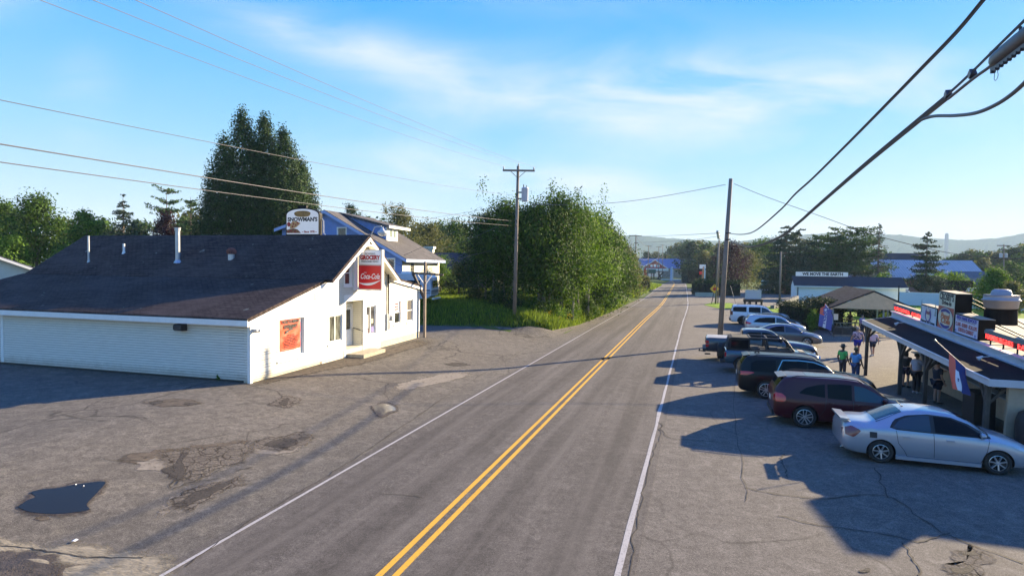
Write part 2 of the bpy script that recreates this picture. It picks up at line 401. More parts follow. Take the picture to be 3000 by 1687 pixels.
def catmull(pts, n=10):
    pts = [Vector(p) for p in pts]; out = []
    q = [pts[0] * 2 - pts[1]] + pts + [pts[-1] * 2 - pts[-2]]
    for i in range(1, len(q) - 2):
        for k in range(n):
            t = k / n; a, b, c, d = q[i - 1], q[i], q[i + 1], q[i + 2]
            out.append(0.5 * ((2 * b) + (c - a) * t + (2 * a - 5 * b + 4 * c - d) * t * t + (3 * b - a - 3 * c + d) * t ** 3))
    out.append(pts[-1]); return out
ctr = [fromXT(-4.95, t) for t in (-15, -5, 5, 20, 40, 60)] + [(20.3, 79.0), (26.6, 99.4), (45.6, 163.0), (60.3, 213.7), (75.0, 275.0), (82, 325), (76, 385), (40, 470)]
PATH = catmull([(x, y, 0) for x, y in ctr], 10)
def strip(off0, off1, z, i0=0, i1=None, wob=0.0):
    rows = []; pts = PATH[i0:i1]
    for i, p in enumerate(pts):
        d = (pts[min(i + 1, len(pts) - 1)] - pts[max(i - 1, 0)]).normalized(); nrm = Vector((d.y, -d.x, 0))
        w0 = off0 + wob * mnoise.noise(p * 0.8); k = 5 if off1 - off0 > 2 else 1
        rows.append([p + nrm * (w0 + (off1 - w0) * j / k) + Vector((0, 0, z)) for j in range(k + 1)])
    return rows
tag(MB().grid(strip(-3.85, 4.05, 0.010)).build('road', ROADM), kind='structure')
def paint(name, col, worn):
    g = NT(name); v = g.pos; c = g.mix(g.ramp(g.noise(v, 18, 4, 0.8), [(worn, 0.0), (worn + 0.14, 1.0)]), col, tuple(x * 0.35 + 0.06 for x in col))
    c = g.mix(g.ramp(g.noise(v, 0.7, 3), [(0.5, 0.0), (0.7, 0.3)]), c, tuple(x * 0.6 for x in col)); return g.out(c, 0.7, 0.3)
YEL = paint('yellow_line_paint', (0.62, 0.34, 0.035), 0.54); WHL = paint('white_line_paint', (0.36, 0.34, 0.33), 0.52)
mk = MB()
def fine(rows, z=0.0):
    return rows
mk.grid(strip(-0.19, -0.07, 0.016), 0); mk.grid(strip(0.08, 0.20, 0.016), 0)
mk.grid(strip(-3.66, -3.58, 0.016), 1); mk.grid(strip(3.71, 3.82, 0.016, wob=0.06), 1)
tag(mk.build('road_markings', [YEL, WHL]), kind='structure')
# left lot: follows the rise towards the shop, ends on the curved grass edge
TB = [(-60, 36), (-45, 38), (-21, 41), (-13.6, 42.3), (-10.9, 44.5), (-10.2, 52), (-9.7, 70), (-9.4, 104), (-8.6, 106)]
def tb(X):
    for (a, b), (c, d) in zip(TB, TB[1:]):
        if a <= X <= c: return b + (d - b) * (X - a) / (c - a)
    return TB[-1][1]
P = []
XS = [-8.75, -9.1, -9.4, -9.7, -10.2, -10.6, -10.9] + [-11.5 - i * 0.9 for i in range(54)]
for X in XS:
    row = []; e = tb(X); N = 110
    for k in range(N + 1):
        t = -16 + (e + 16) * k / N + (0.22 * mnoise.noise(Vector((X * 1.3, 3, 0))) if k == N else 0)
        x, y = fromXT(X, t); row.append((x, y, T(x, y) + 0.004))
    P.append(row)
tag(MB().grid(P).build('parking_lot', LOTL, smooth=True), kind='structure')
def sheet(name, poly, z, m, kind='structure'):
    bm = bmesh.new(); vs = [bm.verts.new((p[0], p[1], z)) for p in poly]; f = bm.faces.new(vs)
    if f.normal.z < 0: f.normal_flip()
    bmesh.ops.triangulate(bm, faces=bm.faces); bmesh.ops.recalc_face_normals(bm, faces=bm.faces)
    for f in bm.faces:
        if f.normal.z < 0: f.normal_flip()
    me = bpy.data.meshes.new(name); bm.to_mesh(me); bm.free(); me.materials.append(m); return tag(link(name, me), kind=kind)
e = PATH; d0 = strip(3.95, 4.6, 0)
redge = [tuple(r_[0][:2]) for r_ in d0 if -16 < r_[0].y < 150]
sheet('right_parking_lot', redge[::3] + [(48, 156), (75, 150), (78, 118), (84, 100), (86, 40), (60, -12), (10, -18)], 0.004, LOTR)
P1 = [tuple(G(*q, 0)[:2]) for q in ((1812, 846), (1870, 838), (1925, 838), (1930, 846), (1893, 858), (1880, 868), (1845, 862), (1812, 856))]
sheet('side_road', P1, 0.006, SIDEM)
# lawns on the right
def lawn(pts, z=0.03): return sheet('lawn', [tuple(G(*q, 0)[:2]) for q in pts], z, LAWNM)
lawn(((2062, 893), (2085, 887), (2140, 888), (2165, 896), (2150, 905), (2100, 903)))
lawn(((2225, 905), (2262, 896), (2335, 893), (2335, 930), (2290, 935)))
lawn(((2290, 884), (2560, 884), (2990, 905), (3260, 925), (3300, 960), (2700, 960), (2440, 950), (2330, 935), (2335, 895)), 0.026)
# field behind the bend
lawn(((1900, 806), (2060, 808), (2060, 816), (2048, 819), (1960, 813), (1905, 811)), 0.02)
# puddles, potholes, the dirt corner
WATER = mat('puddle_water', (0.014, 0.013, 0.014), 0.04, spec=0.11)
MUD = mat('wet_dark_dirt', (0.055, 0.042, 0.032), 0.75, var=0.4, scale=6, bump=0.8, bscale=30)
TAR = mat('broken_asphalt_hole', (0.034, 0.027, 0.022), 0.95, var=0.45, scale=14, bump=1.0, bscale=40)
SANDY = mat('pale_grit', (0.185, 0.16, 0.13), 0.95, var=0.2, scale=9, bump=0.6, bscale=50)
FADEM = {}
def fadem(m):
    """copy of a ground material whose ragged edge thins out over what lies below"""
    if m.name in FADEM: return FADEM[m.name]
    f = m.copy(); t = f.node_tree; pb = t.nodes['Principled BSDF']; at_ = t.nodes.new('ShaderNodeAttribute'); at_.attribute_name = 'fade'
    g_ = t.nodes.new('ShaderNodeNewGeometry'); n_ = t.nodes.new('ShaderNodeTexNoise'); n_.inputs['Scale'].default_value = 5; n_.inputs['Detail'].default_value = 8; n_.inputs['Roughness'].default_value = .75; t.links.new(g_.outputs['Position'], n_.inputs['Vector'])
    v = math_node(t, 'ADD', at_.outputs['Fac'], math_node(t, 'MULTIPLY', math_node(t, 'ADD', n_.outputs[0], -.5), 2.2)); r_ = t.nodes.new('ShaderNodeValToRGB'); r_.color_ramp.elements[0].position = .25; r_.color_ramp.elements[1].position = .95
    t.links.new(v, r_.inputs[0]); t.links.new(r_.outputs[0], pb.inputs['Alpha']); FADEM[m.name] = f; return f
def patch(name, pts, m, dz, jag=0.0, n=8, fade=True):
    c = catmull([G(*q) for q in pts] + [G(*pts[0])], n)[:-1]
    if jag: c = [p + Vector((mnoise.noise(p * 3.1), mnoise.noise(p * 3.1 + Vector((9, 0, 0))), 0)) * jag for p in c]
    cen = sum(c, Vector()) / len(c); mb = MB(); k = len(c); rr = (1.12, .8, .4) if fade else (1.0, .8, .4); al = []
    for r_, a_ in zip(rr, (0, 1, 1)):
        for p in c: q = cen + (p - cen) * r_; mb.v.append((q.x, q.y, T(q.x, q.y) + dz)); al.append(a_)
    mb.v.append((cen.x, cen.y, T(cen.x, cen.y) + dz)); al.append(1)
    for i in range(k):
        j = (i + 1) % k
        for w_ in (0, k): mb.f.append((w_ + i, w_ + j, w_ + k + j, w_ + k + i)); mb.m.append(0)
        mb.f.append((2 * k + i, 2 * k + j, 3 * k)); mb.m.append(0)
    o = mb.build(name, fadem(m) if fade else m)
    for f in o.data.polygons:
        if f.normal.z < 0: f.flip()
    if fade: o.data.attributes.new('fade', 'FLOAT', 'POINT').data.foreach_set('value', al)
    return tag(o, kind='structure')
PUD = [(52, 1488), (84, 1466), (104, 1458), (92, 1444), (120, 1436), (165, 1432), (230, 1420), (306, 1413), (290, 1440), (255, 1478), (262, 1495), (220, 1503), (160, 1508), (90, 1502)]
patch('puddle', PUD, WATER, 0.026, fade=False)
patch('puddle_rim', [(42, 1490), (90, 1440), (165, 1425), (235, 1411), (318, 1406), (300, 1446), (265, 1478), (272, 1500), (220, 1512), (160, 1516), (80, 1512)], MUD, 0.020, 0.05)
patch('puddle', [(1094, 1190), (1118, 1184), (1140, 1186), (1156, 1194), (1158, 1203), (1140, 1206), (1122, 1216), (1112, 1206), (1100, 1203)], mat('sky_pale_water', (.13, .12, .105), .08, spec=.4), 0.0215, fade=False)  # paler water colour stands in for the sky's reflection
patch('puddle_rim', [(1086, 1190), (1118, 1178), (1145, 1180), (1164, 1192), (1168, 1206), (1142, 1214), (1118, 1226), (1096, 1212)], MUD, 0.0195, 0.05)
for q, j in (([(470, 1376), (510, 1360), (545, 1322), (552, 1330), (535, 1355), (545, 1390), (520, 1408), (495, 1395)], .12),
             ([(495, 1492), (560, 1450), (690, 1402), (640, 1440), (540, 1485)], .12),
             ([(780, 1302), (810, 1290), (860, 1285), (862, 1305), (815, 1312)], .15),
             ([(872, 1285), (905, 1278), (912, 1284), (885, 1292)], .08),
             ([(815, 1182), (840, 1164), (850, 1178), (830, 1190)], .12),
             ([(436, 1178), (470, 1172), (480, 1180), (450, 1186)], .1), ([(530, 1182), (580, 1180), (560, 1188)], .1),
             ([(1740, 1050), (1800, 1046), (1770, 1056)], .08), ([(1300, 1066), (1340, 1062), (1380, 1070), (1330, 1073)], .1),
             ([(2510, 1668), (2540, 1662), (2545, 1678), (2525, 1680)], .1), ([(2790, 1668), (2850, 1660), (2860, 1672), (2810, 1682)], .12), ([(2805, 1622), (2850, 1612), (2870, 1625), (2830, 1628)], .12)):
    patch('pothole', q, TAR, 0.016, j)
def craze():
    g = NT('alligator_cracked_asphalt'); v = g.pos
    c = g.mix(g.ramp(g.noise(v, 1.4, 6, .7), [(.35, 0.), (.65, 1.)]), (.135, .117, .098), (.185, .163, .136))
    c = g.mix(g.ramp(g.noise(v, 24, 3, .8), [(.34, .7), (.6, 0.)]), c, (.05, .042, .036))
    c = g.mix(g.cracks(v, 3.0, .06), c, (.030, .024, .019)); c = g.mix(g.math('MULTIPLY', g.cracks(v, 8.5, .10), .35), c, (.03, .024, .02)); g.bump(g.noise(v, 20, 4), .8, .03); return g.out(c, .95, .1)
CRZ = craze()
for q in ([(470, 1330), (540, 1312), (620, 1310), (700, 1298), (760, 1302), (720, 1345), (640, 1375), (560, 1410), (490, 1395)], [(470, 1500), (520, 1452), (590, 1425), (690, 1400), (720, 1404), (640, 1452), (560, 1490)], [(750, 1300), (800, 1278), (880, 1268), (925, 1278), (900, 1305), (820, 1322), (770, 1318)], [(790, 1186), (820, 1160), (860, 1160), (880, 1180), (840, 1196)], [(2770, 1670), (2790, 1640), (2790, 1615), (2850, 1600), (2900, 1620), (2890, 1680), (2820, 1690)]):
    patch('cracked_pavement', q, CRZ, 0.0125, 0.25)
BRN_ = mat('brown_ground_stain', (.075, .058, .042), .95, var=.4, scale=4, bump=.5, bscale=30)
for q in ([(735, 1118), (800, 1100), (900, 1070), (1000, 1045), (1090, 1038), (1180, 1010), (1230, 996), (1260, 1005), (1180, 1030), (1080, 1062), (960, 1085), (840, 1110), (760, 1128)], [(420, 1178), (500, 1168), (600, 1180), (540, 1190), (450, 1190)], [(470, 1320), (620, 1300), (760, 1292), (700, 1302), (560, 1322)], [(330, 1345), (420, 1325), (540, 1315), (520, 1340), (400, 1358)], [(90, 1520), (130, 1514), (150, 1520), (110, 1530)], [(-100, 1700), (0, 1640), (120, 1650), (260, 1660), (230, 1760), (0, 1780)]):
    patch('brown_stain', q, BRN_, 0.0115, 0.2)
SAND2 = mat('tyre_worn_sand', (.21, .18, .13), .95, var=.35, scale=3, bump=.8, bscale=12, stretch=(1, 3, 1))
patch('sandy_shoulder', [(-150, 1560), (60, 1580), (240, 1600), (420, 1620), (520, 1650), (470, 1760), (100, 1800), (-200, 1720)], SAND2, 0.0105, 0.3)
for q in ([(400, 1350), (470, 1340), (520, 1350), (500, 1370), (455, 1385), (400, 1375)], [(460, 1500), (500, 1460), (560, 1430), (640, 1415), (560, 1470), (480, 1510)],
          [(1150, 1125), (1330, 1090), (1380, 1100), (1250, 1132), (1160, 1145)],
          [(720, 1310), (790, 1296), (900, 1270), (920, 1290), (860, 1322), (760, 1335)]):
    patch('grit_patch', q, SANDY, 0.012, 0.04 if q[0][0] > 2000 else 0.2)
patch('dirt_corner', [(-200, 1600), (0, 1605), (120, 1625), (200, 1640), (150, 1700), (-100, 1760), (-300, 1700)], MUD, 0.014, 0.25)
# long hand-placed cracks as thin dark seams
cr = MB()
def crack(pts, wd=0.018):
    c = catmull([G(*q) for q in pts], 9); a = []; 
    for i, p in enumerate(c):
        d = (c[min(i + 1, len(c) - 1)] - c[max(i - 1, 0)]).normalized(); n = Vector((d.y, -d.x, 0))
        p = p + n * 0.10 * mnoise.noise(p * 2.2) + n * 0.05 * mnoise.noise(p * 8); w_ = wd * (0.5 + 1.2 * abs(mnoise.noise(p * 5)))
        z = T(p.x, p.y) + 0.0185; a.append([(p.x - n.x * w_, p.y - n.y * w_, z), (p.x + n.x * w_, p.y + n.y * w_, z)])
    cr.grid(a)
crack([(2165, 1003), (2150, 1180), (2180, 1400), (2188, 1470)], .010)
crack([(1938, 1240), (1925, 1300), (1900, 1370), (1880, 1470), (1860, 1560), (1845, 1700)], .014)
crack([(1930, 1238), (1960, 1282), (2050, 1290), (2150, 1300)]); crack([(2180, 1430), (2300, 1450), (2420, 1462), (2600, 1455), (2760, 1560), (3000, 1650)])
crack([(2280, 1510), (2400, 1540), (2560, 1560), (2700, 1585), (2780, 1560)]); crack([(2560, 1370), (2590, 1430), (2600, 1460)]); crack([(2300, 1330), (2290, 1360), (2310, 1400)])
crack([(2640, 1590), (2680, 1640), (2700, 1700)]); crack([(1480, 1176), (1700, 1180), (1930, 1222)], .01); crack([(1110, 1447), (1180, 1450), (1235, 1457)], .01)
crack([(-20, 1592), (100, 1612), (220, 1630), (420, 1634)], .016); crack([(150, 1205), (230, 1225), (320, 1236)], .015); crack([(470, 1305), (560, 1290), (700, 1270)], .012)
crack([(540, 1660), (700, 1550), (880, 1440), (1060, 1330), (1250, 1200), (1440, 1080), (1560, 1010)], .014)
crack([(300, 1345), (380, 1352), (480, 1350)], .012); crack([(690, 1188), (760, 1180), (820, 1188), (900, 1180)], .012); crack([(940, 1140), (1010, 1150), (1090, 1145), (1200, 1160)], .012)
for k in range(26):  # crazing round the broken strip
    x = random.uniform(480, 700); y = 1490 - (x - 480) * 0.42 + random.uniform(-70, 5); a = random.uniform(-1, 1)
    crack([(x, y), (x + random.uniform(10, 26), y - 10 + a * 8), (x + random.uniform(30, 60), y - 16 + a * 14)], .014)
o = cr.build('pavement_cracks', mat('dark_crack_seam', (0.03, 0.025, 0.02), 0.95)); tag(o, kind='structure')  # one even dark colour for all crack seams

# ------------------------------------------------------------------ lap siding on a wall polygon
def siding(mb, poly, holes, frame, expo=0.105, out=0.026, m=0):
    """poly [(u,z)], holes [(u0,u1,z0,z1)]; frame(u, off, z) -> point, off = distance in front of the wall"""
    def spans(z):
        xs = []
        for i in range(len(poly)):
            (a, b), (c, d) = poly[i], poly[(i + 1) % len(poly)]
            if (b <= z < d) or (d <= z < b): xs.append(a + (c - a) * (z - b) / (d - b))
        xs.sort(); sp = [(xs[i], xs[i + 1]) for i in range(0, len(xs) - 1, 2)]
        for (h0, h1, z0, z1) in holes:
            if z0 - 1e-6 <= z < z1 - 1e-6:
                ns = []
                for a, b in sp:
                    if h1 <= a or h0 >= b: ns.append((a, b)); continue
                    if a < h0: ns.append((a, h0))
                    if b > h1: ns.append((h1, b))
                sp = ns
        return sp
    z0 = min(p[1] for p in poly); z1 = max(p[1] for p in poly)
    cuts = sorted(set([z0, z1] + [h[2] for h in holes] + [h[3] for h in holes] + [p[1] for p in poly] + [z0 + i * expo for i in range(int((z1 - z0) / expo) + 1)]))
    cuts = [c for c in cuts if z0 <= c <= z1]
    for a, b in zip(cuts, cuts[1:]):
        if b - a < 0.003: continue
        sa, sb = spans(a + 1e-4), spans(b - 1e-4)
        if len(sa) != len(sb): sa = sb = spans((a + b) / 2)
        k = math.floor((a - z0) / expo + 1e-6) ; f0 = 1 - ((a - z0) / expo - k); f1 = 1 - ((b - z0) / expo - k)
        oa = out * max(0, f0); ob = out * max(0, f1)
        for (p, q), (r_, s) in zip(sa, sb):
            if b - a > .05 and f1 < .02:
                g_ = .019; ob = .004; mb.face([frame(r_, -.035, b - g_), frame(s, -.035, b - g_), frame(s, -.035, b), frame(r_, -.035, b)], m); bb_ = b - g_
            else: bb_ = b
            mb.face([frame(p, oa, a), frame(q, oa, a), frame(s, ob, bb_), frame(r_, ob, bb_)], m)
            if f0 > 0.98: mb.face([frame(p, -0.004, a), frame(q, -0.004, a), frame(q, oa, a), frame(p, oa, a)], m)
    return mb
def window(parent, fr, u0, u1, z0, z1, kind='double', depth=0.07, trim=0.1, tm=None, pane=None, label=None, sill=True):
    """fr(u, off, z). Frame proud of the wall, sash and glass set back."""
    tm = tm or TRIMW
    def bx(mb, a, b, c, d, o0, o1, m=0):
        P_ = [fr(u, o, z) for u in (a, b) for o in (o0, o1) for z in (c, d)]; b0 = len(mb.v); mb.v += [tuple(p) for p in P_]
        for q in ((0, 1, 3, 2), (4, 6, 7, 5), (0, 4, 5, 1), (2, 3, 7, 6), (0, 2, 6, 4), (1, 5, 7, 3)): mb.f.append(tuple(b0 + i for i in q)); mb.m.append(m)
    mb = MB(); t = trim
    bx(mb, u0 - t, u0, z0 - t, z1 + t, -0.02, 0.035); bx(mb, u1, u1 + t, z0 - t, z1 + t, -0.02, 0.035)
    bx(mb, u0, u1, z1, z1 + t, -0.02, 0.033); bx(mb, u0, u1, z0 - t, z0, -0.02, 0.033)
    for a, b, c, d in ((u0, u0 + .02, z0, z1), (u1 - .02, u1, z0, z1), (u0 + .02, u1 - .02, z0, z0 + .02), (u0 + .02, u1 - .02, z1 - .02, z1)): bx(mb, a, b, c, d, -depth - .05, -0.02)
    w_ = mb.build('window', tm, parent, label)
    if sill:
        s = MB(); bx(s, u0 - t - .03, u1 + t + .03, z0 - t - .045, z0 - t, -0.01, 0.085); s.build('sill', tm, w_)
    s = MB(); f = 0.045; a, b, c, d = u0 + .02, u1 - .02, z0 + .02, z1 - .02
    bx(s, a, a + f, c, d, -depth, -depth + .03); bx(s, b - f, b, c, d, -depth, -depth + .03); bx(s, a + f, b - f, c, c + f, -depth, -depth + .03); bx(s, a + f, b - f, d - f, d, -depth, -depth + .03)
    if kind == 'double': bx(s, a + f, b - f, (c + d) / 2 - .025, (c + d) / 2 + .025, -depth, -depth + .035)
    if kind == 'slide': bx(s, (a + b) / 2 - .03, (a + b) / 2 + .03, c + f, d - f, -depth, -depth + .035)
    if kind != 'none': s.build('sash', tm, w_)
    gl = MB(); bx(gl, a + .01, b - .01, c + .01, d - .01, -depth - .02, -depth + .008); gl.build('pane', pane or DGLASS, w_)
    return w_
# ------------------------------------------------------------------ the grocery shop
c0 = G(733, 1123, 0.6)
FA = R(15.4)
shop = empty('grocery_shop', (c0.x, c0.y, 0.6), R(90) - FA, 'long white clapboard grocery shop with a dark shingle roof beside the old lot', 'shop')
Ms = Matrix.Translation(shop.location) @ Matrix.Rotation(R(90) - FA, 4, 'Z'); Msi = Ms.inverted()
def ffr(u, o, z): return (u, -o, z)
holes = [(1.72, 3.46, .72, 2.36), (5.42, 6.6, .92, 2.25), (6.9, 8.58, .38, 2.86), (8.95, 10.02, .9, 2.5), (12.27, 13.1, 1.2, 2.56), (13.97, 14.87, 1.2, 2.58), (6.8, 7.42, 3.7, 4.94)]
poly = [(0, .13), (4.8, .13), (4.8, 0.0), (10.6, 0.0), (10.6, .38), (15.81, .38), (15.81, 3.3), (11.6, 3.98), (8.39, 6.12), (4.96, 3.85), (0, 2.48)]
siding(MB(), poly, holes, ffr).build('front_wall', WHITE, shop, 'sunlit clapboard front wall', fix=False)
mb = siding(MB(), [(0, .10), (19.3, .10), (19.3, 2.42), (0, 2.42)], [], lambda u, o, z: (-o, u, z))
mb.build('end_wall', WHITE, shop, 'long shaded clapboard wall', fix=False)
core = MB().prism([(0.04, 0), (15.77, 0), (15.77, 3.25), (11.6, 3.9), (8.39, 6.05), (4.96, 3.78), (0.04, 2.4)], 'y', 1.05, 19.25)
core.box(0.03, 6.85, .3, 1.04, 0, 2.4); core.box(8.66, 15.7, .3, 1.04, 0, 2.9); core.box(6.85, 8.66, .3, 1.04, 2.9, 3.6)
core.build('wall_core', mat('shop_inside', (0.05, 0.05, 0.05), 0.9), shop)
f = MB(); f.box(0.0, 4.8, .02, .3, -.4, .13); f.box(4.8, 10.6, .02, .3, -.4, .0); f.box(10.6, 15.81, -.015, .3, -.4, .38); f.box(0.05, .35, .3, 19.2, -.4, .1, 1)
f.build('foundation', [CONC, mat('crawl_gap_shade', (0.02, 0.018, 0.015), 0.9)], shop)  # near-black strip paints the shade of the gap under the long wall
r_ = MB()
def slab(pts, y0, y1, th=.13, m=0):
    (a, b), (c, d) = pts; r_.prism([(a, b), (c, d), (c, d - th), (a, b - th)], 'y', y0, y1, m)
slab([(-.32, 2.60), (4.96, 4.02)], -.16, 19.4); slab([(4.9, 4.02), (8.40, 6.34)], -.55, 19.2); slab([(8.40, 6.34), (12.0, 3.95)], -.55, 19.2); slab([(11.65, 4.10), (15.98, 3.44)], -.12, 19.2)
roof = r_.build('roof', ROOFD, shop, 'near-black shingle roof with pale spots')
t = MB()
t.prism([(-.34, 2.46), (4.96, 3.88), (4.96, 3.68), (-.34, 2.26)], 'y', -.185, -.165); t.prism([(4.88, 3.86), (8.40, 6.19), (8.40, 6.0), (5.02, 3.77)], 'y', -.575, -.553)
t.prism([(8.40, 6.19), (12.02, 3.79), (11.9, 3.68), (8.40, 6.0)], 'y', -.575, -.553); t.prism([(11.7, 3.96), (15.99, 3.30), (15.99, 3.14), (11.7, 3.8)], 'y', -.145, -.122)
t.box(-.36, -.333, -.185, 19.4, 2.30, 2.52); t.box(-.33, 0.02, -.16, 19.4, 2.30, 2.325)
t.box(-.035, .10, -.04, .10, -.0, 2.40); t.box(15.72, 15.85, -.03, .08, .38, 3.2); t.box(-.03, -.001, 13.35, 13.5, .1, 2.3)
t.build('trim', TRIMW, shop)
sf = MB(); sf.prism([(5.0, 3.9), (8.4, 6.16), (11.9, 3.86), (11.9, 3.83), (8.4, 6.12), (5.0, 3.87)], 'y', -.55, 0.0); sf.build('soffit', CREAM, shop)
# arched brace under the gable peak
ab = MB(); arc = [(8.4 + .95 * math.cos(a), 4.95 + .85 * math.sin(a)) for a in [R(20 + i * 14) for i in range(11)]]
for p, q in zip(arc, arc[1:]): ab.bar((p[0], -.42, p[1]), (q[0], -.42, q[1]), .3, .07)
ab.box(8.32, 8.48, -.5, -.42, 5.75, 6.1); ab.build('gable_brace', TRIMW, shop)
# windows
w1 = window(shop, ffr, 1.72, 3.46, .72, 2.36, 'none', depth=.1, trim=.12, pane=mat('white_backing_board', (0.7, 0.7, 0.66), 0.6, var=.05), label='boarded display window behind the orange poster')
w2 = window(shop, ffr, 5.42, 6.6, .92, 2.25, 'slide', pane=mat('glass_over_shelves', (0.10, 0.105, 0.085), 0.12, var=.7, scale=2.2, stretch=(2, 1, .8)))
h = MB(); h.box(5.3, 6.72, -.03, -.001, 2.36, 2.62); h.build('head_board', TRIMW, w2)
w3 = window(shop, ffr, 8.95, 10.02, .9, 2.5, 'slide', pane=mat('glass_with_bills', (0.06, 0.06, 0.065), 0.1, var=.6, scale=3))
for (a, b, c, d, m_) in ((9.02, 9.3, 1.25, 2.0, WHT), (9.04, 9.28, .97, 1.22, mat('pink_bill', (.7, .3, .35), .6)), (9.62, 9.85, 1.5, 1.75, mat('tan_bill', (.5, .42, .3), .6)), (9.6, 9.93, 1.0, 1.32, mat('violet_bill', (.16, .14, .35), .6))):
    MB().box(a, b, .056, .060, c, d).build('window_bill', m_, w3)
w4 = window(shop, ffr, 12.27, 13.1, 1.2, 2.56, 'double', trim=.06); w5 = window(shop, ffr, 13.97, 14.87, 1.2, 2.58, 'double', trim=.06, pane=mat('dull_screen_glass', (.13, .115, .10), .25))
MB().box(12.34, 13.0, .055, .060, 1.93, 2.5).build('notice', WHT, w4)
for i, s_ in enumerate(('GAME', 'INSPECTION', 'STATION')): text(w4, s_, .12, REDT, (12.67, .05, 2.4 - i * .17), (R(90), 0, 0), fit=.5, bold=.006)
w6 = window(shop, ffr, 6.8, 7.42, 3.7, 4.94, 'double', trim=.07, pane=mat('upper_glass_curtains', (.10, .045, .04), .1, var=.8, scale=2, stretch=(5, 1, .5)))
# alcove with the shop door
al = MB(); al.box(6.86, 8.62, .02, .72, 2.86, 2.9); al.box(6.84, 6.9, .02, .72, .3, 2.86); al.box(6.9, 8.6, -.02, .70, .30, .42, 1); al.box(6.9, 8.58, .64, .70, .42, 2.86)
siding(al, [(0.02, .42), (0.64, .42), (0.64, 2.86), (0.02, 2.86)], [], lambda u, o, z: (8.58 - o, u, z), expo=.115)
a_ = al.build('door_alcove', [CREAM, CONC], shop)
d_ = MB(); d_.box(7.64, 8.46, .59, .638, .43, 2.5); d_.box(7.55, 7.62, .57, .638, .42, 2.56); d_.box(8.48, 8.56, .57, .638, .42, 2.56); d_.box(7.55, 8.56, .57, .638, 2.56, 2.64)
dd = d_.build('door', TRIMW, shop); MB().box(7.78, 8.32, .582, .589, 1.3, 2.35).build('door_glass', DGLASS, dd); MB().box(7.69, 7.74, .53, .589, 1.25, 1.42).build('handle', BLACKP, dd)
fr_ = MB(); fr_.box(6.74, 6.89, -.04, -.005, .0, 2.86); fr_.box(8.59, 8.76, -.04, -.005, .0, 2.86); fr_.box(6.74, 8.76, -.04, -.005, 2.865, 3.2); fr_.build('door_surround', TRIMW, shop)
hr = MB(); hr.tube([(8.45, .5, 1.35), (8.62, -.06, 1.18)], .02); hr.tube([(8.45, .5, 1.34), (8.45, .5, .43)], .012); hr.build('handrail', BLACKP, shop)
MB().box(7.0, 9.3, -1.0, -.06, -.1, .17).build('door_step', mat('old_concrete_step', (.36, .32, .24), .9, var=.2, scale=5, bump=.4), shop)
# vents, lamps, service mast
def wvent(x, z):
    v_ = MB(); v_.box(x - .16, x + .16, -.03, -.001, z - .22, z + .22)
    for i in range(6): v_.box(x - .12, x + .12, -.045, -.03, z - .19 + i * .068, z - .15 + i * .068, 1)
    v_.build('wall_vent', [TRIMW, mat('vent_slot', (.3, .3, .28), .7)], shop)
wvent(4.4, 3.35 - .05); wvent(11.0, 3.55)
fl = MB(); fl.box(.05, .16, -.12, -.01, 2.02, 2.16); fl.tube([(.1, -.12, 2.1), (.06, -.3, 2.12)], .05); fl.tube([(.14, -.12, 2.06), (.24, -.3, 2.08)], .05); fl.build('flood_light', GREYP, shop)
lb = MB(); lb.box(-.28, -.03, 3.02, 3.4, 1.98, 2.26); lb.prism([(-.28, 1.98), (-.36, 2.05), (-.36, 2.2), (-.28, 2.26)], 'y', 3.02, 3.4); lb.build('wall_lamp', mat('bronze_lamp_housing', (.03, .027, .03), .5), shop)
MB().tube([(-.02, 14.25, 1.2), (-.3, 14.3, 1.32), (-.42, 14.5, 1.3)], .06).build('wall_lamp', BLACKP, shop)
gl = MB(); gl.tube([(8.42, -.55, 6.2), (8.42, -.8, 6.75), (8.42, -1.2, 6.8)], .03); gl.lathe([(.05, 0), (.14, .03), (.26, .16), (.26, .26), (.12, .34), (.05, .5)][::-1], n=14)
gl.v = [(x + 8.42, y - 1.25, z + 6.25) if i >= 24 else (x, y, z) for i, (x, y, z) in enumerate(gl.v)]
gl.build('gable_lamp', GREYP, shop, smooth=True)
ms = MB(); ms.tube([(11.35, -.09, .95), (11.35, -.09, 4.55)], .045); ms.tube([(11.35, -.09, 4.55), (11.35, -.16, 4.66), (11.3, -.25, 4.6)], .06); ms.box(11.2, 11.45, -.12, -.02, .95, 1.9, 1); ms.lathe([(.0, 0), (.14, .0), (.15, .1), (.15, .22), (.0, .22)], n=14, m=1, ax='y')
k0 = len(ms.v) - 14 * 5; ms.v = [(x + 11.7, y * 1 - .24, z + 1.62) if i >= k0 else (x, y, z) for i, (x, y, z) in enumerate(ms.v)]
ms.box(11.58, 11.82, -.1, -.02, 1.0, 1.4, 1); ms.build('electric_mast', [BLACKP, GREYP], shop)
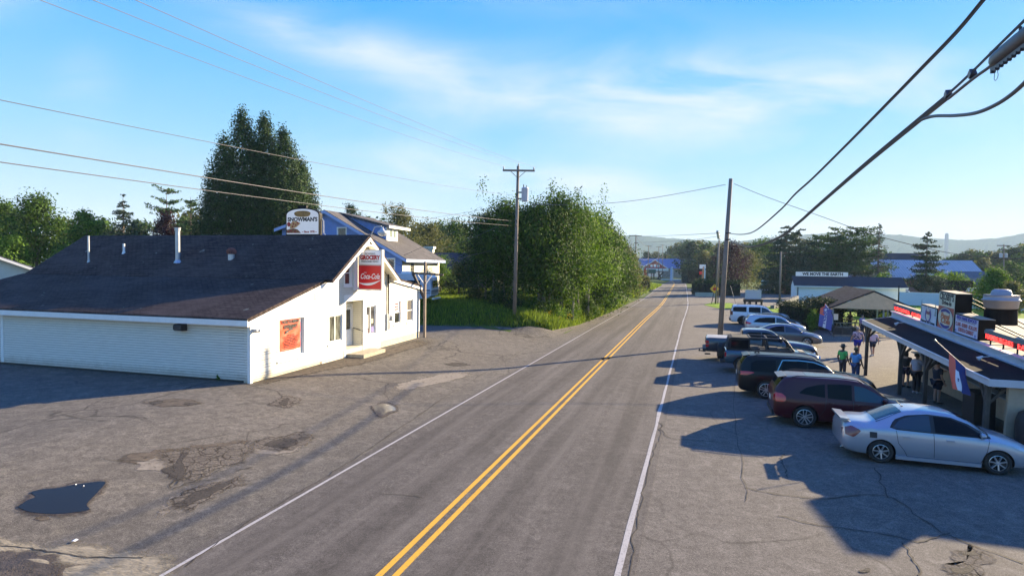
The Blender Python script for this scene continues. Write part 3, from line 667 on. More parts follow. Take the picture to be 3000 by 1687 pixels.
# roof vents (on the slope facing the end wall)
def rz(u): return 2.60 + (u + .32) * 1.42 / 5.28 if u < 4.96 else 4.02 + (u - 4.9) * 2.32 / 3.5
def roofpt(px, py, lo=None):
    d = ray(px, py); best = None
    for k in range(400):
        p = Msi @ (EYE + d * (15 + k * .1))
        if p.z < rz(p.x) and p.x > -.4: return p
    return p
for (px, pb, pt_, rr, ca, m_) in ((260, 768, 691, .05, 0, METG), (363, 742, 714, .06, 0, mat('white_pvc', (.8, .8, .78), .4)), (521, 768, 669, .115, 1, METG)):
    p = roofpt(px, pb); wpt = Ms @ p; top = (Msi @ at(px, pt_, wpt.y)).z
    v_ = MB(); v_.tube([(p.x, p.y, p.z - .1), (p.x, p.y, top)], rr, n=12)
    v_.tube([(p.x - .0, p.y, p.z - .05), (p.x, p.y, p.z + .12)], [rr * 1.9, rr * 1.05], n=12)
    if ca: v_.tube([(p.x, p.y, top), (p.x, p.y, top + .03)], [rr * 1.5, rr * 1.5], n=12); v_.tube([(p.x, p.y, top - .12), (p.x, p.y, top)], rr * 1.25, n=12)
    v_.build('vent_pipe', m_, shop, {260: 'thin rusty vent pipe', 363: 'short white vent pipe', 521: 'tall galvanised flue pipe with a cap'}[px], smooth=False)
p = roofpt(678, 757)
tv = MB(); tv.tube([(p.x, p.y, p.z - .1), (p.x, p.y, p.z + .22)], .17, n=14)
tvo = tv.build('turbine_vent', METG, shop); tv = MB()
for i in range(16):
    a = 2 * math.pi * i / 16
    tv.tube([(p.x + math.cos(a + b) * r__, p.y + math.sin(a + b) * r__, p.z + .22 + z_) for r__, z_, b in ((.14, 0, 0), (.23, .08, .12), (.24, .18, .24), (.14, .29, .36), (.02, .33, .4))], .022, n=5)
tv.build('turbine', mat('rusty_turbine', (.22, .07, .05), .7, var=.3, scale=9), tvo)

# orange poster hung over the boarded window
ps = MB(); rows = []
for i in range(15):
    z = 2.36 - i * (2.36 - 1.02) / 14; rows.append([(1.78 + j * (3.16 - 1.78) / 12, -.02 + .016 * mnoise.noise(Vector((j * .5, i * .45, 0))) + .010 * math.sin(j * 1.1 + i * .9), z - (.035 * math.sin(math.pi * j / 12) if i == 0 else 0)) for j in range(13)])
ps.grid(rows); po = ps.build('poster', mat('orange_poster', (0.68, 0.065, 0.016), 0.5), None, smooth=True)
po.matrix_world = Ms; tag(po, 'creased orange giveaway poster hung over the boarded shop window', 'poster')
def ptx(s_, z, h_, wd, m_=INK, bold=.004, x=2.47): text(po, s_, h_, m_, (x, -.045, z), (R(90), 0, 0), fit=wd, bold=bold)
ptx('YOUTH RIFLE', 2.24, .17, 1.2, bold=.012); ptx('GIVEAWAY', 2.03, .22, .98, bold=.012)
sg_ = MB(); sg_.prism([(2.1, 1.74), (2.32, 1.78), (2.34, 1.84), (2.6, 1.88), (2.85, 1.93), (2.85, 1.95), (2.6, 1.93), (2.55, 1.97), (2.4, 1.95), (2.34, 1.90), (2.12, 1.86)], 'y', -.05, -.045); sg_.build('rifle_drawing', INK, po)
for i, s_ in enumerate(('2024 YOUTH', 'To be drawn when all tickets sold', 'open to youth hunters ages ten', 'and up with a valid hunting licence', 'ask inside for the full rules and', 'how to enter this season', 'Winner must be present with parent', 'or guardian to claim the prize', 'at the store counter')): ptx(s_, 1.66 - i * .068, .07, .5 if i == 0 else (.8 if i == 8 else .82 + .25 * ((i * 37) % 10) / 10), bold=.001)

# roof sign of the shop
p = Msi @ at(888, 693, 33.5)
rs = empty('roof_sign', Ms @ Vector((8.35, 3.55, 6.32)), R(90) - FA - R(90) + R(2), 'arched cream sign with a sandwich and pizza on the shop roof ridge', 'sign')
W2, H1, H2 = 1.04, 1.12, 1.50
def arch(w_, h1, h2, z0=0, n=14): return [(-w_, z0), (w_, z0), (w_, h1)] + [(w_ * math.cos(math.pi * i / n), h1 + (h2 - h1) * math.sin(math.pi * i / n) ** .9) for i in range(1, n)] + [(-w_, h1)]
MB().prism(arch(W2, H1, H2), 'y', 0, .28).build('cabinet', BLACKP, rs)
MB().prism(arch(W2 - .06, H1 - .02, H2 - .06, .06), 'y', -.012, -.001).build('face', mat('cream_sign_face', (.74, .70, .66), .45, var=.03, emit=((1, .92, .86), .07)), rs)  # weak emission added to brighten the shaded sign face
text(rs, "SNOWMAN'S", .3, INK, (0, -.016, .86), (R(90), 0, 0), fit=1.84, bold=.012)
text(rs, "~ Since 1970 ~", .15, REDT, (.42, -.016, .19), (R(90), 0, 0), fit=.92, bold=.006)
bn = MB(); el = [(0.0 + .5 * math.cos(a) * (1 + .03 * math.sin(5 * a)), 1.17 + .19 * math.sin(a) * (1 + .12 * math.cos(2 * a))) for a in [2 * math.pi * i / 28 for i in range(28)]]
bn.prism(el, 'y', -.03, -.012); bn.build('sandwich_picture', mat('bread_brown', (.42, .19, .045), .6, var=.35, scale=5), rs)
pz = MB(); pz.prism([(-.97, .12), (-.08, .12), (-.3, .32), (-.55, .38), (-.97, .3)], 'y', -.022, -.012, 1); pz.prism([(-.78, .36), (-.4, .42), (-.12, .66), (-.3, .75), (-.62, .76), (-.74, .6)], 'y', -.026, -.013, 0)
pz.prism([(-.96 + .12 + .11 * math.cos(a), .6 + .13 * math.sin(a)) for a in [i * .52 for i in range(12)]], 'y', -.03, -.013, 2)
for (x_, z_) in ((-.55, .62), (-.4, .55), (-.6, .48), (-.3, .68), (-.7, .25), (-.45, .2), (-.85, .2)): pz.prism([(x_ + .05 * math.cos(a), z_ + .045 * math.sin(a)) for a in [i * .7 for i in range(9)]], 'y', -.031, -.013, 2)
pz.build('pizza_picture', [mat('pizza_orange', (.75, .2, .04), .6, var=.4, scale=12, col2=(.8, .5, .2)), mat('pizza_crust', (.35, .12, .04), .6, var=.5, scale=10), mat('tomato_red', (.5, .02, .015), .4)], rs)
cn = MB(); cn.tube([(1.06, .2, .9), (1.16, .2, .8), (1.16, .2, .15), (1.3, .2, .0)], .03); cn.build('conduit', GREYP, rs)
lt_ = MB(); lt_.box(-.3, .2, .05, .2, H2 - .03, H2 + .14); lt_.build('lamp_fitting', BLACKP, rs)

# projecting double sign on the front
pg = empty('projecting_sign', Ms @ Vector((8.05, -.1, 3.42)), R(90) - FA - R(90), 'red and white projecting sign above the grocery shop door', 'sign')
# local: +x points out over the lot, faces look along -y
pg.rotation_euler = (0, 0, -FA)
MB().box(.03, 1.4, -.12, .12, 0, 2.12).build('cabinet', mat('aged_sign_frame', (.62, .58, .50), .5), pg)
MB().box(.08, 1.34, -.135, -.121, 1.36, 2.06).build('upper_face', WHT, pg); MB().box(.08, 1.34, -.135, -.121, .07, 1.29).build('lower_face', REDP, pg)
text(pg, "SNOWMAN'S", .15, INK, (.71, -.138, 1.9), (R(90), 0, 0), fit=.62, bold=-.001); text(pg, 'GROCERY', .3, REDT, (.71, -.138, 1.70), (R(90), 0, 0), fit=1.16, bold=.018); text(pg, 'PIZZA-SUBS-VIDEO', .12, INK, (.71, -.138, 1.5), (R(90), 0, 0), fit=.98, bold=.002)
text(pg, 'Coca-Cola', .4, WHT, (.71, -.138, .72), (R(90), 0, 0), fit=1.1, bold=.006, shear=.35); text(pg, 'Enjoy', .07, WHT, (.45, -.138, .93), (R(90), 0, 0), shear=.3)
wv = []
for i in range(21):
    x = .09 + i * 1.24 / 20; s_ = i / 20; c_ = .37 - .13 * math.sin(s_ * 2.5 + .2) + .2 * s_ ** 2; th = .05 * math.sin(math.pi * min(1, s_ * 1.02)) + .012
    wv.append([(x, -.138, c_ - th + .03), (x, -.138, c_ + th + .03)])
MB().grid(wv).build('wave_stripe', WHT, pg)
rl = MB(); rl.bar((.0, 0, 1.9), (-.05, 0, 1.9), .05); rl.bar((.6, 0, 2.12), (-.0, .3, 2.9), .02); rl.build('bracket', BLACKP, pg)
pil = MB(); pil.box(7.60, 7.94, -.10, -.02, 3.55, 5.35); pil.box(7.54, 8.0, -.15, -.02, 5.35, 5.55); pil.box(7.56, 7.98, -.13, -.02, 3.42, 3.55); pil.build('bracket_pilaster', TRIMW, shop)

# timber sign gallows at the far corner of the shop
b0 = Ms @ Vector((15.95, -.35, -.05))
gw = empty('wooden_gallows_post', (b0.x, b0.y, T(b0.x, b0.y)), -FA, 'bare timber gallows post with braces beside the far corner of the shop', 'post')
q = MB(); q.bar((0, 0, 0), (0, 0, 5.0), .14); q.build('post', WOODP, gw)
q = MB(); q.bar((-.95, .02, 4.25), (1.3, -.02, 4.15), .12); q.build('crossbar', WOODD, gw)
q = MB(); q.bar((-.85, 0, 4.2), (-.05, 0, 2.6), .16); q.build('brace', WOODD, gw); q = MB(); q.bar((.5, 0, 4.15), (.05, 0, 3.55), .06); q.bar((-.55, 0, 4.15), (-.05, 0, 3.5), .06); q.build('brace', TRIMW, gw)

# ------------------------------------------------------------------ blue house behind
hb = at(1178, 900, 50); hb.z = 1.6; hb = EYE + (hb - EYE) * 1.12
house = empty('blue_house', hb, R(90) - FA, 'blue two storey house with a grey-brown roof and dormer behind the grocery shop', 'house')
house.scale = (1.12, 1.12, 1.12)
gf = lambda u, o, z: (-o, u, z)
wp = [(0, 0), (12.2, 0), (12.2, 7.0), (7.5, 8.45), (3.77, 6.45), (0, 4.4)]
siding(MB(), wp, [(5.55, 6.35, 6.0, 7.0), (.75, 1.4, 2.7, 4.3)], gf, expo=.14, out=.022).build('gable_wall', BLUES, house, fix=False)
MB().prism([(a + (.05 if a == 0 else -.05 if a == 12.2 else 0), b - .06) for a, b in wp], 'x', .12, 8.2).build('wall_core', mat('house_inside', (.04, .04, .05), .9), house)
siding(MB(), [(0, 0), (8.3, 0), (8.3, 4.4), (0, 4.4)], [], lambda u, o, z: (u, -o, z), expo=.14, out=.022).build('side_wall', CREAM, house, 'cream side wall towards the road', fix=False)
rf = MB(); pr = [(12.75, 7.0), (7.5, 8.62), (3.77, 6.62), (-.55, 4.32)]
for (a, b), (c, d) in zip(pr, pr[1:]): rf.prism([(a, b), (c, d), (c, d - .16), (a, b - .16)], 'x', -.4, 8.5)
rfo = rf.build('roof', ROOFB, house)
# shingle pattern runs on local x/y: fine for this roof
bt = MB()
for (a, b), (c, d) in zip(pr, pr[1:]): bt.prism([(a, b - .05), (c, d - .05), (c, d - .32), (a, b - .32)], 'x', -.44, -.401)
bt.box(-.44, 8.5, -.6, -.552, 4.02, 4.28); bt.build('barge_board', mat('pale_blue_trim', (.30, .40, .66), .5), house)
window(house, gf, 5.55, 6.35, 6.0, 7.0, 'none', trim=.1, sill=False); window(house, gf, .75, 1.4, 2.7, 4.3, 'double', trim=.08, sill=False)
for u in (1.6, 4.6): window(house, lambda a, o, z: (a, -o, z), u, u + .75, 2.5, 4.0, 'none', trim=.04, depth=-.012, sill=False)
dm = MB(); dm.prism([(2.7, 5.95), (2.7, 7.25), (6.9, 8.3), (6.9, 8.1), (3.77, 6.5)], 'x', 2.2, 4.3); dmo = dm.build('dormer', BLUES, house)
dr_ = MB(); dr_.prism([(2.25, 7.22), (7.4, 8.5), (7.4, 8.62), (2.25, 7.36)], 'x', 1.85, 6.2); dr_.build('dormer_roof', ROOFB, dmo)
MB().box(2.22, 4.28, 2.60, 2.695, 5.95, 7.3).build('dormer_front', TRIMW, dmo)
dt = MB(); dt.box(1.8, 6.2, 2.2, 2.245, 7.12, 7.36); dt.box(2.12, 2.2, 2.62, 2.75, 5.9, 7.2); dt.build('dormer_trim', TRIMW, dmo)
for x_ in (2.7, 3.4): MB().box(x_, x_ + .45, 2.585, 2.6, 6.35, 7.0).build('dormer_window', mat('green_grey_glass', (.2, .24, .2), .2), dmo)

# ------------------------------------------------------------------ travel trailer
tp = at(1274, 885, 50.5); tz = T(tp.x, tp.y)
tr = empty('travel_trailer', (tp.x, tp.y, tz + .05), R(172), 'white caravan trailer with dark stripes parked on the grass behind the shop', 'trailer')
TRM = mat('trailer_skin', (.62, .65, .72), .35, .1, var=.04, scale=2)
prof = [(0.05, .75), (0.45, .5), (6.6, .5), (7.0, 1.2), (6.9, 2.35), (6.4, 2.62), (.5, 2.62), (0.12, 2.3), (0, 1.3)]
tb_ = MB().prism(prof, 'y', -1.15, 1.15); body_t = tb_.build('body', TRM, tr)
wv_ = MB(); wv_.box(-.03, -.0, -.75, .75, 1.45, 2.05); wv_.build('rear_window', DGLASS, tr)
for s_ in (-1, 1):
    y0, y1 = (1.152, 1.162) if s_ > 0 else (-1.162, -1.152)
    MB().box(1.0, 2.2, y0, y1, 1.45, 2.05).build('side_window', DGLASS, tr); MB().box(3.6, 4.8, y0, y1, 1.45, 2.05).build('side_window', DGLASS, tr)
    MB().box(.1, 6.9, y0, y1, 1.16, 1.26).build('stripe', mat('navy_stripe', (.03, .035, .09), .5), tr); MB().box(.1, 6.9, y0, y1, .95, 1.0).build('stripe', mat('navy_stripe', (.03, .035, .09), .5), tr)
q = MB(); q.box(-.035, -.005, -1.1, 1.1, 1.12, 1.2); q.box(-.035, -.005, -1.1, 1.1, .98, 1.02); q.build('rear_stripe', mat('navy_stripe', (.03, .035, .09), .5), tr)
MB().box(-.22, -.04, -1.1, 1.1, .42, .55).build('bumper', TRIMW, tr); MB().box(2.2, 3.0, -.3, .3, 2.62, 2.8).build('roof_vent', TRIMW, tr)
for x_ in (3.0, 3.9):
    for s_ in (-1, 1): MB().tube([(x_, s_ * .9, .35), (x_, s_ * 1.13, .35)], .34, n=18).build('wheel', BLACKP, tr)

# ------------------------------------------------------------------ garage on the far left, dark barn beyond the house
gb = at(125, 787, 42); gb = Vector((gb.x - 3.3, gb.y - 3.06, .6))
ga = empty('garage', gb, R(133), 'pale sided garage gable just beyond the left end of the shop', 'garage')
# gable faces the camera; peak is out of frame to the left
pk = 4.4
siding(MB(), [(-4, 0), (4, 0), (4, 4.1), (0, 5.85), (-4, 4.1)], [], lambda u, o, z: (-o, u, z), expo=.14).build('gable_wall', CREAM, ga, fix=False)
MB().prism([(-3.95, 0), (3.95, 0), (3.95, 4.05), (0, 5.75), (-3.95, 4.05)], 'x', .1, 7).build('wall_core', mat('garage_inside', (.1, .1, .1), .9), ga)
q = MB(); q.prism([(0, 6.0), (4.5, 4.03), (4.5, 3.89), (0, 5.85)], 'x', -.35, 7.3); q.prism([(0, 6.0), (-4.5, 4.03), (-4.5, 3.89), (0, 5.85)], 'x', -.35, 7.3); q.build('roof', ROOFG, ga)
q = MB(); q.prism([(0, 5.93), (-4.5, 3.95), (-4.5, 3.77), (0, 5.75)], 'x', -.38, -.352); q.prism([(0, 5.93), (4.5, 3.95), (4.5, 3.77), (0, 5.75)], 'x', -.38, -.352); q.build('barge_board', TRIMW, ga)
q = MB(); q.box(-.05, -.02, -3.4, 1.5, .1, 2.9); q.build('garage_door', mat('cream_door', (.66, .64, .55), .6), ga); MB().box(-.06, -.02, -3.55, 1.65, 2.91, 3.05).build('door_trim', TRIMW, ga)

bb = at(1310, 860, 92); bb.z = 1.5
bn_ = empty('dark_barn', bb, R(-8), 'low barn with a near-black roof and white cupola beyond the caravan', 'barn')
MB().prism([(-4, 0), (4, 0), (4, 3.0), (0, 5.6), (-4, 3.0)], 'x', -5, 9).build('walls', mat('dark_barn_boards', (.06, .045, .04), .8, var=.3), bn_)
q = MB(); q.prism([(-4.5, 2.9), (0, 5.95), (0, 5.75), (-4.5, 2.7)], 'x', -5.3, 9.3); q.prism([(4.5, 2.9), (0, 5.95), (0, 5.75), (4.5, 2.7)], 'x', -5.3, 9.3); q.build('roof', mat('barn_roof', (.02, .018, .03), .7, var=.2), bn_)
q = MB(); q.box(-3.6, -2.3, -.5, .5, 5.9, 6.5); q.box(-3.8, -2.1, -.7, .7, 6.55, 6.9); q.build('cupola', TRIMW, bn_)
# ------------------------------------------------------------------ drive-in restaurant on the right
qf = at(2528, 938, 29.6); qn = at(2900, 1112, 17.3)
XA = (qf - qn).normalized(); YA = Vector((-XA.y, XA.x, 0)).normalized(); ZA = XA.cross(YA)
LC = (qf - qn).length; ZC = 2.42
org = qf - ZA * ZC
Mc = Matrix(((XA.x, YA.x, ZA.x, org.x), (XA.y, YA.y, ZA.y, org.y), (XA.z, YA.z, ZA.z, org.z), (0, 0, 0, 1))); Mci = Mc.inverted()
di = empty('drive_in', (0, 0, 0), 0, 'low tan drive-in restaurant with a dark canopy roof on posts', 'restaurant'); di.matrix_world = Mc
def cl(px, py, off):
    n = YA; d = ray(px, py); p0 = org - YA * off; return Mci @ (EYE + d * ((p0 - EYE).dot(n) / d.dot(n)))
OFF = 2.15
pf, pn = cl(2612, 918, OFF), cl(3000, 1045, OFF); ZP = (pf.z + pn.z) / 2
STUC = mat('tan_stucco', (.40, .31, .22), .9, var=.1, scale=3, bump=.5, bscale=60)
FASC = mat('white_fascia', (.52, .53, .56), .55, var=.06, scale=2)
ROOFL = mat('pale_roof_membrane', (.27, .24, .185), .85, var=.12, scale=.8)
# canopy roof
q = MB()
q.face([(0, 0, ZC + .005), (-LC, 0, ZC + .005), (-LC, -OFF, ZP - .3), (pf.x, -OFF, ZP - .3)]); q.face([(0, 0, ZC - .1), (-LC, 0, ZC - .1), (-LC, -OFF, ZP - .42), (pf.x, -OFF, ZP - .42)], 1)
q.face([(-LC, 0, ZC + .005), (-LC, -OFF, ZP - .3), (-LC, -9, ZP - .2), (-LC, -9, ZC - .2), (-LC, 0, ZC - .2)], 1)
q.face([(-LC + .01, -OFF, ZP - .3), (-LC + .01, -9, ZP - .3), (-LC + .6, -9, ZP - .28), (-LC + .6, -OFF, ZP - .28)])
q.build('canopy_roof', [ROOFT, mat('canopy_soffit', (.10, .09, .08), .8)], di, fix=False)
q = MB(); q.box(-LC - .03, .03, -.02, .03, ZC - .2, ZC + .02); q.box(-LC - .035, -LC - .005, -9, .0, ZC - .2, ZC + .02)
q.bar((.02, 0, ZC - .09), (pf.x + .02, -OFF, ZP - .39), .03, .2); q.build('canopy_fascia', FASC, di)
q = MB(); q.box(-LC - .05, .04, .03, .055, ZC - .005, ZC + .03); q.build('drip_edge', mat('bright_aluminium', (.8, .8, .82), .3, .6), di)
# parapet and flat roof
q = MB(); q.box(-LC, pf.x, -OFF - .12, -OFF, ZP - .38, ZP); q.box(-LC, pf.x + .03, -OFF - .2, -OFF + .06, ZP, ZP + .035); q.box(-LC, pf.x + .02, -OFF, -OFF + .10, ZP - .36, ZP - .26, 1); q.build('parapet', [FASC, mat('bluish_flashing', (.42, .46, .55), .4, .4)], di)
MB().box(-LC, pf.x, -11, -OFF - .12, ZP - .25, ZP - .15).build('flat_roof', ROOFL, di)
# walls
q = MB(); q.box(-LC + .25, -.8, -OFF - .4, -OFF - .1, -.4, 1.05); q.box(-LC + .25, -.8, -OFF - .4, -OFF - .1, 1.95, ZP - .4); 
for i in range(8): q.box(-LC + .25 + i * 1.55, -LC + .37 + i * 1.55, -OFF - .4, -OFF - .1, 1.05, 1.95)
q.box(-LC + .12, -LC + .25, -11, -.55, -.4, ZP - .27); q.box(-.9, -.8, -9, -OFF - .4, -.4, ZP - .26)
q.build('walls', STUC, di)
q = MB(); q.box(-LC + .25, -.8, -OFF - .34, -OFF - .2, 1.05, 1.95); q.build('serving_windows', mat('serving_glass', (.035, .035, .04), .15), di)
q = MB(); q.box(-LC + .3, -.9, -OFF - .1, -OFF + .22, 1.02, 1.07); q.build('serving_counter', mat('counter_grey', (.3, .31, .34), .5), di)
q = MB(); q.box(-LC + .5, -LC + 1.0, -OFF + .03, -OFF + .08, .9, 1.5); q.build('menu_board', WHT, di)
for i, x_ in enumerate((-LC + .35, -LC + 5.0, -5.2, -.45)):
    p_ = MB(); p_.bar((x_, -.12, -.5), (x_, -.12, ZC - .12), .13); ps_ = p_.build('post', WOODD, di)
    p_ = MB(); p_.bar((x_, -.12, ZC - .85), (x_ + .55, -.12, ZC - .15), .08); p_.bar((x_, -.12, ZC - .85), (x_, -.75, ZC - .12), .08)
    if i: p_.bar((x_, -.12, ZC - .85), (x_ - .55, -.12, ZC - .15), .08)
    p_.build('knee_brace', WOODD, ps_)
MB().box(-LC - 1.2, 1.2, -OFF - .1, 1.2, -.06, -.005).build('walkway', mat('walkway_concrete', (.22, .20, .18), .9, var=.15, scale=2), di) if False else None
# roof signs
def sbox(name, label, tl, br_, off, th, z0=None):
    a = cl(*tl, off); b = cl(*br_, off); return a, b
SH = .32
def cabinet(nm, label, x0, x1, z0, z1, off, th, top=None):
    # x0 is the far (left in view) edge, x1 the near edge
    e_ = empty(nm, (0, 0, 0), 0, label, 'sign'); M_ = Mc @ Matrix.Translation((x0, -off, z0)) @ Matrix.Rotation(R(180), 4, 'Z'); e_.matrix_world = M_
    # local: x runs towards the camera, -y is back, face at y = 0 looks along -y
    wd, ht = x0 - x1, z1 - z0
    MB().box(0, wd, .005, th, 0, ht).build('cabinet', BLACKP, e_)
    MB().box(0, wd, .03, th, ht, ht + .02).build('cabinet_top', top or ROOFL, e_)
    return e_, wd, ht
def col(pts, off): c = [cl(*p, off) for p in pts]; return c
OS = OFF + .12
c = col([(2752, 852), (2746, 961), (2799, 861), (2794, 976)], OS)
x0, x1 = (c[0].x + c[1].x) / 2, (c[2].x + c[3].x) / 2; z1, z0 = (c[0].z + c[2].z) / 2, (c[1].z + c[3].z) / 2
e1, wd, ht = cabinet('cola_sign', 'tall black roof cabinet with a cola cap, tallest of the drive-in roof signs', x0, x1, z0, z1, OS, .62)
fc = MB().box(.03, wd - .03, -.012, .004, .04, ht - .04).build('face', mat('cream_green_face', (.62, .64, .50), .45), e1)
MB().box(.04, wd - .04, -.016, -.0125, .05, ht * .62).build('lower_face', mat('brick_red_face', (.45, .11, .07), .5), e1)
cx2, cz2, rx_, rz_ = wd / 2, ht * .315, wd * .47, ht * .295
def ell(s, n=36): return [(cx2 + rx_ * s * math.cos(2 * math.pi * i / n), cz2 + rz_ * s * math.sin(2 * math.pi * i / n)) for i in range(n)]
MB().prism(ell(1.0), 'y', -.022, -.016).build('cap_ring', mat('navy_ring', (.03, .04, .12), .5), e1); MB().prism(ell(.95), 'y', -.026, -.022).build('cap_disc', mat('cap_cream', (.62, .62, .48), .5), e1)
for s_ in (1, -1):
    q = MB(); up_ = [(cx2 + rx_ * .88 * math.cos(a), cz2 + s_ * rz_ * .88 * math.sin(a)) for a in [R(48 + i * 8.4) for i in range(11)]] + [(cx2 - rx_ * .62, cz2 + s_ * rz_ * .46), (cx2, cz2 + s_ * rz_ * .62), (cx2 + rx_ * .62, cz2 + s_ * rz_ * .5)]
    q.prism(up_, 'y', -.030, -.026); q.build('cap_band', mat('cap_blue', (.05, .04, .22), .5), e1)
BRN = mat('script_orange', (.52, .15, .06), .5)
text(e1, 'Pepsi', .34, BRN, (cx2 - .02, -.032, cz2 + rz_ * .2), (R(90), 0, 0), fit=wd * .56, bold=.012, shear=.25); text(e1, 'Cola', .34, BRN, (cx2 + .02, -.032, cz2 - rz_ * .22), (R(90), 0, 0), fit=wd * .56, bold=.012, shear=.25)
text(e1, "CROSBY'S", .42, INK, (wd / 2, -.016, ht * .87), (R(90), 0, 0), fit=wd * .86, bold=.012); text(e1, 'Drive-In', .26, INK, (wd / 2 + .03, -.016, ht * .72), (R(90), 0, 0), fit=wd * .58, bold=.010)
st = MB()
for x_ in (.15, wd - .1): st.bar((x_, .6, ht * .55), (x_ + 1.3, 2.6, -.15), .05); st.bar((x_, .6, ht * .9), (x_ + 1.5, 3.4, -.15), .05)
st.build('stay_bars', BLACKP, e1)
c = col([(2697, 892), (2696, 944), (2748, 903), (2743, 957)], OS)
x0, x1 = (c[0].x + c[1].x) / 2, (c[2].x + c[3].x) / 2; z1, z0 = (c[0].z + c[2].z) / 2, (c[1].z + c[3].z) / 2
e2, wd, ht = cabinet('ice_cream_sign', 'square white roof sign with a violet ring at the left of the cola sign', x0, x1 + .03, z0, z1, OS, .42)
MB().box(.04, wd - .04, -.012, .004, .04, ht - .04).build('face', mat('pale_blue_face', (.55, .62, .68), .45, var=.15, scale=2), e2)
q = MB(); n = 36
cx2, cz2, rr = wd / 2, ht * .53, ht * .40
q.prism([(cx2 + rr * 1.0 * math.cos(2 * math.pi * i / n), cz2 + rr * math.sin(2 * math.pi * i / n)) for i in range(n)], 'y', -.018, -.012); q.build('ring', mat('violet_ring', (.10, .07, .28), .5), e2)
q = MB(); q.prism([(cx2 + rr * .62 * math.cos(2 * math.pi * i / n), cz2 - rr * .08 + rr * .72 * math.sin(2 * math.pi * i / n)) for i in range(n)], 'y', -.022, -.018); q.prism([(cx2 - .2, cz2 + .2), (cx2 - .1, cz2 + .42), (cx2, cz2 + .25), (cx2 + .08, cz2 + .4), (cx2 + .2, cz2 + .2)], 'y', -.022, -.018); q.build('scoops', mat('scoop_cream', (.66, .62, .52), .5, var=.2, scale=5), e2)
MB().box(cx2 - .2, cx2 + .2, -.026, -.022, cz2 + .02, cz2 + .16).build('lettering_band', mat('berry_brown', (.28, .10, .12), .5), e2)
text(e2, 'Famous Ice Cream', .16, INK, (cx2, -.02, .12), (R(90), 0, 0), fit=wd * .82, bold=.006)
for x_ in (.14, wd - .16):
    q = MB()
    for k in range(4): q.prism([(x_ - .09 + k * .015, .5 + k * .14), (x_ + .09 - k * .015, .5 + k * .14), (x_, .72 + k * .14)], 'y', -.016 - k * .0005, -.012)
    q.build('pine_picture', mat('grey_green_print', (.18, .28, .26), .6), e2)
q = MB(); 
for x_ in (.2, wd - .2): q.bar((x_, .1, -.3), (x_, .1, 0.01), .05)
q.build('legs', BLACKP, e2)
c = col([(2799, 920), (2797, 975), (2868, 934), (2865, 996)], OS - .05)
x0, x1 = (c[0].x + c[1].x) / 2, (c[2].x + c[3].x) / 2; z1, z0 = (c[0].z + c[2].z) / 2, (c[1].z + c[3].z) / 2
e3, wd, ht = cabinet('seafood_sign', 'wide white seafood roof sign with blue and red lettering', x0, x1, z0, z1, OS - .05, .55)
MB().box(.04, wd - .04, -.012, .004, .04, ht - .04).build('face', mat('lilac_white_face', (.60, .60, .74), .45), e3)
BLI = mat('blue_lettering', (.05, .06, .33), .5); RDI = mat('faded_red_lettering', (.42, .14, .14), .5)
text(e3, 'FRESH MAINE SEAFOOD', .2, BLI, (wd / 2, -.016, ht * .84), (R(90), 0, 0), fit=wd * .86, bold=.008); MB().box(wd * .1, wd * .88, -.016, -.012, ht * .70, ht * .725).build('rule', INK, e3)
text(e3, 'CLAMS - SHRIMP - SCALLOPS', .22, RDI, (wd / 2, -.016, ht * .50), (R(90), 0, 0), fit=wd * .9, bold=.008); text(e3, 'LOBSTER & CRABMEAT', .22, RDI, (wd / 2, -.016, ht * .24), (R(90), 0, 0), fit=wd * .66, bold=.008)
for x_ in (.13, wd - .2): MB().prism([(x_ + .08 * math.cos(a), ht * .15 + .07 * math.sin(a * 1.0)) for a in [i * .8 for i in range(8)]], 'y', -.016, -.012).build('shell_picture', mat('shell_blue', (.2, .24, .5), .6), e3)
LED = mat('red_led', (.6, .02, .02), .4, emit=((1.0, .035, .03), 1.5)); LEDB = mat('led_panel', (.10, .008, .012), .4)
GRN = mat('green_grey_fascia', (.16, .2, .2), .5)
def led(label, xa, xb, za, zb, words):
    e_ = empty('led_sign', (0, 0, 0), 0, label, 'sign', 'scrolling red signs on the drive-in roof'); e_.matrix_world = Mc @ Matrix.Translation((xa, -OS, za)) @ Matrix.Rotation(R(180), 4, 'Z')
    wd = xa - xb; ht = zb - za
    MB().box(0, wd, .01, .14, 0, ht - .08).build('panel', LEDB, e_); q = MB(); q.prism([(-.02, ht - .12), (-.03, ht), (.22, ht + .03), (.22, ht - .08)], 'x', -.03, wd + .03); q.build('hood', [GRN], e_)
    MB().box(-.03, wd + .03, -.0, .215, ht + .02, ht + .04).build('hood_top', ROOFL, e_)
    for (s_, a, b) in words: text(e_, s_, .30, LED, ((a + b) / 2, -.004, (ht - .1) / 2), (R(90), 0, 0), fit=b - a, bold=.003)
    q = MB()
    for i in range(4): q.bar((.25 + i * (wd - .4) / 3, .08, -.28), (.25 + i * (wd - .4) / 3, .08, .01), .04)
    q.build('legs', BLACKP, e_); return e_
a = cl(2619, 893, OS); b = cl(2698, 925, OS); zt, zb_ = (cl(2617, 889, OS).z + cl(2696, 917, OS).z) / 2, (cl(2621, 908, OS).z + cl(2696, 932, OS).z) / 2
wl = a.x - b.x; led('red scrolling sign at the far end of the drive-in roof', a.x, b.x, zb_, zt + .02, [('CASTERAILS', .15, wl * .60), ('ATTMA', wl * .68, wl - .03)])
a = cl(2886, 985, OS); b = cl(3026, 1032, OS); zt, zb_ = (cl(2886, 967, OS).z + cl(3000, 1001, OS).z) / 2, (cl(2888, 994, OS).z + cl(3000, 1027, OS).z) / 2
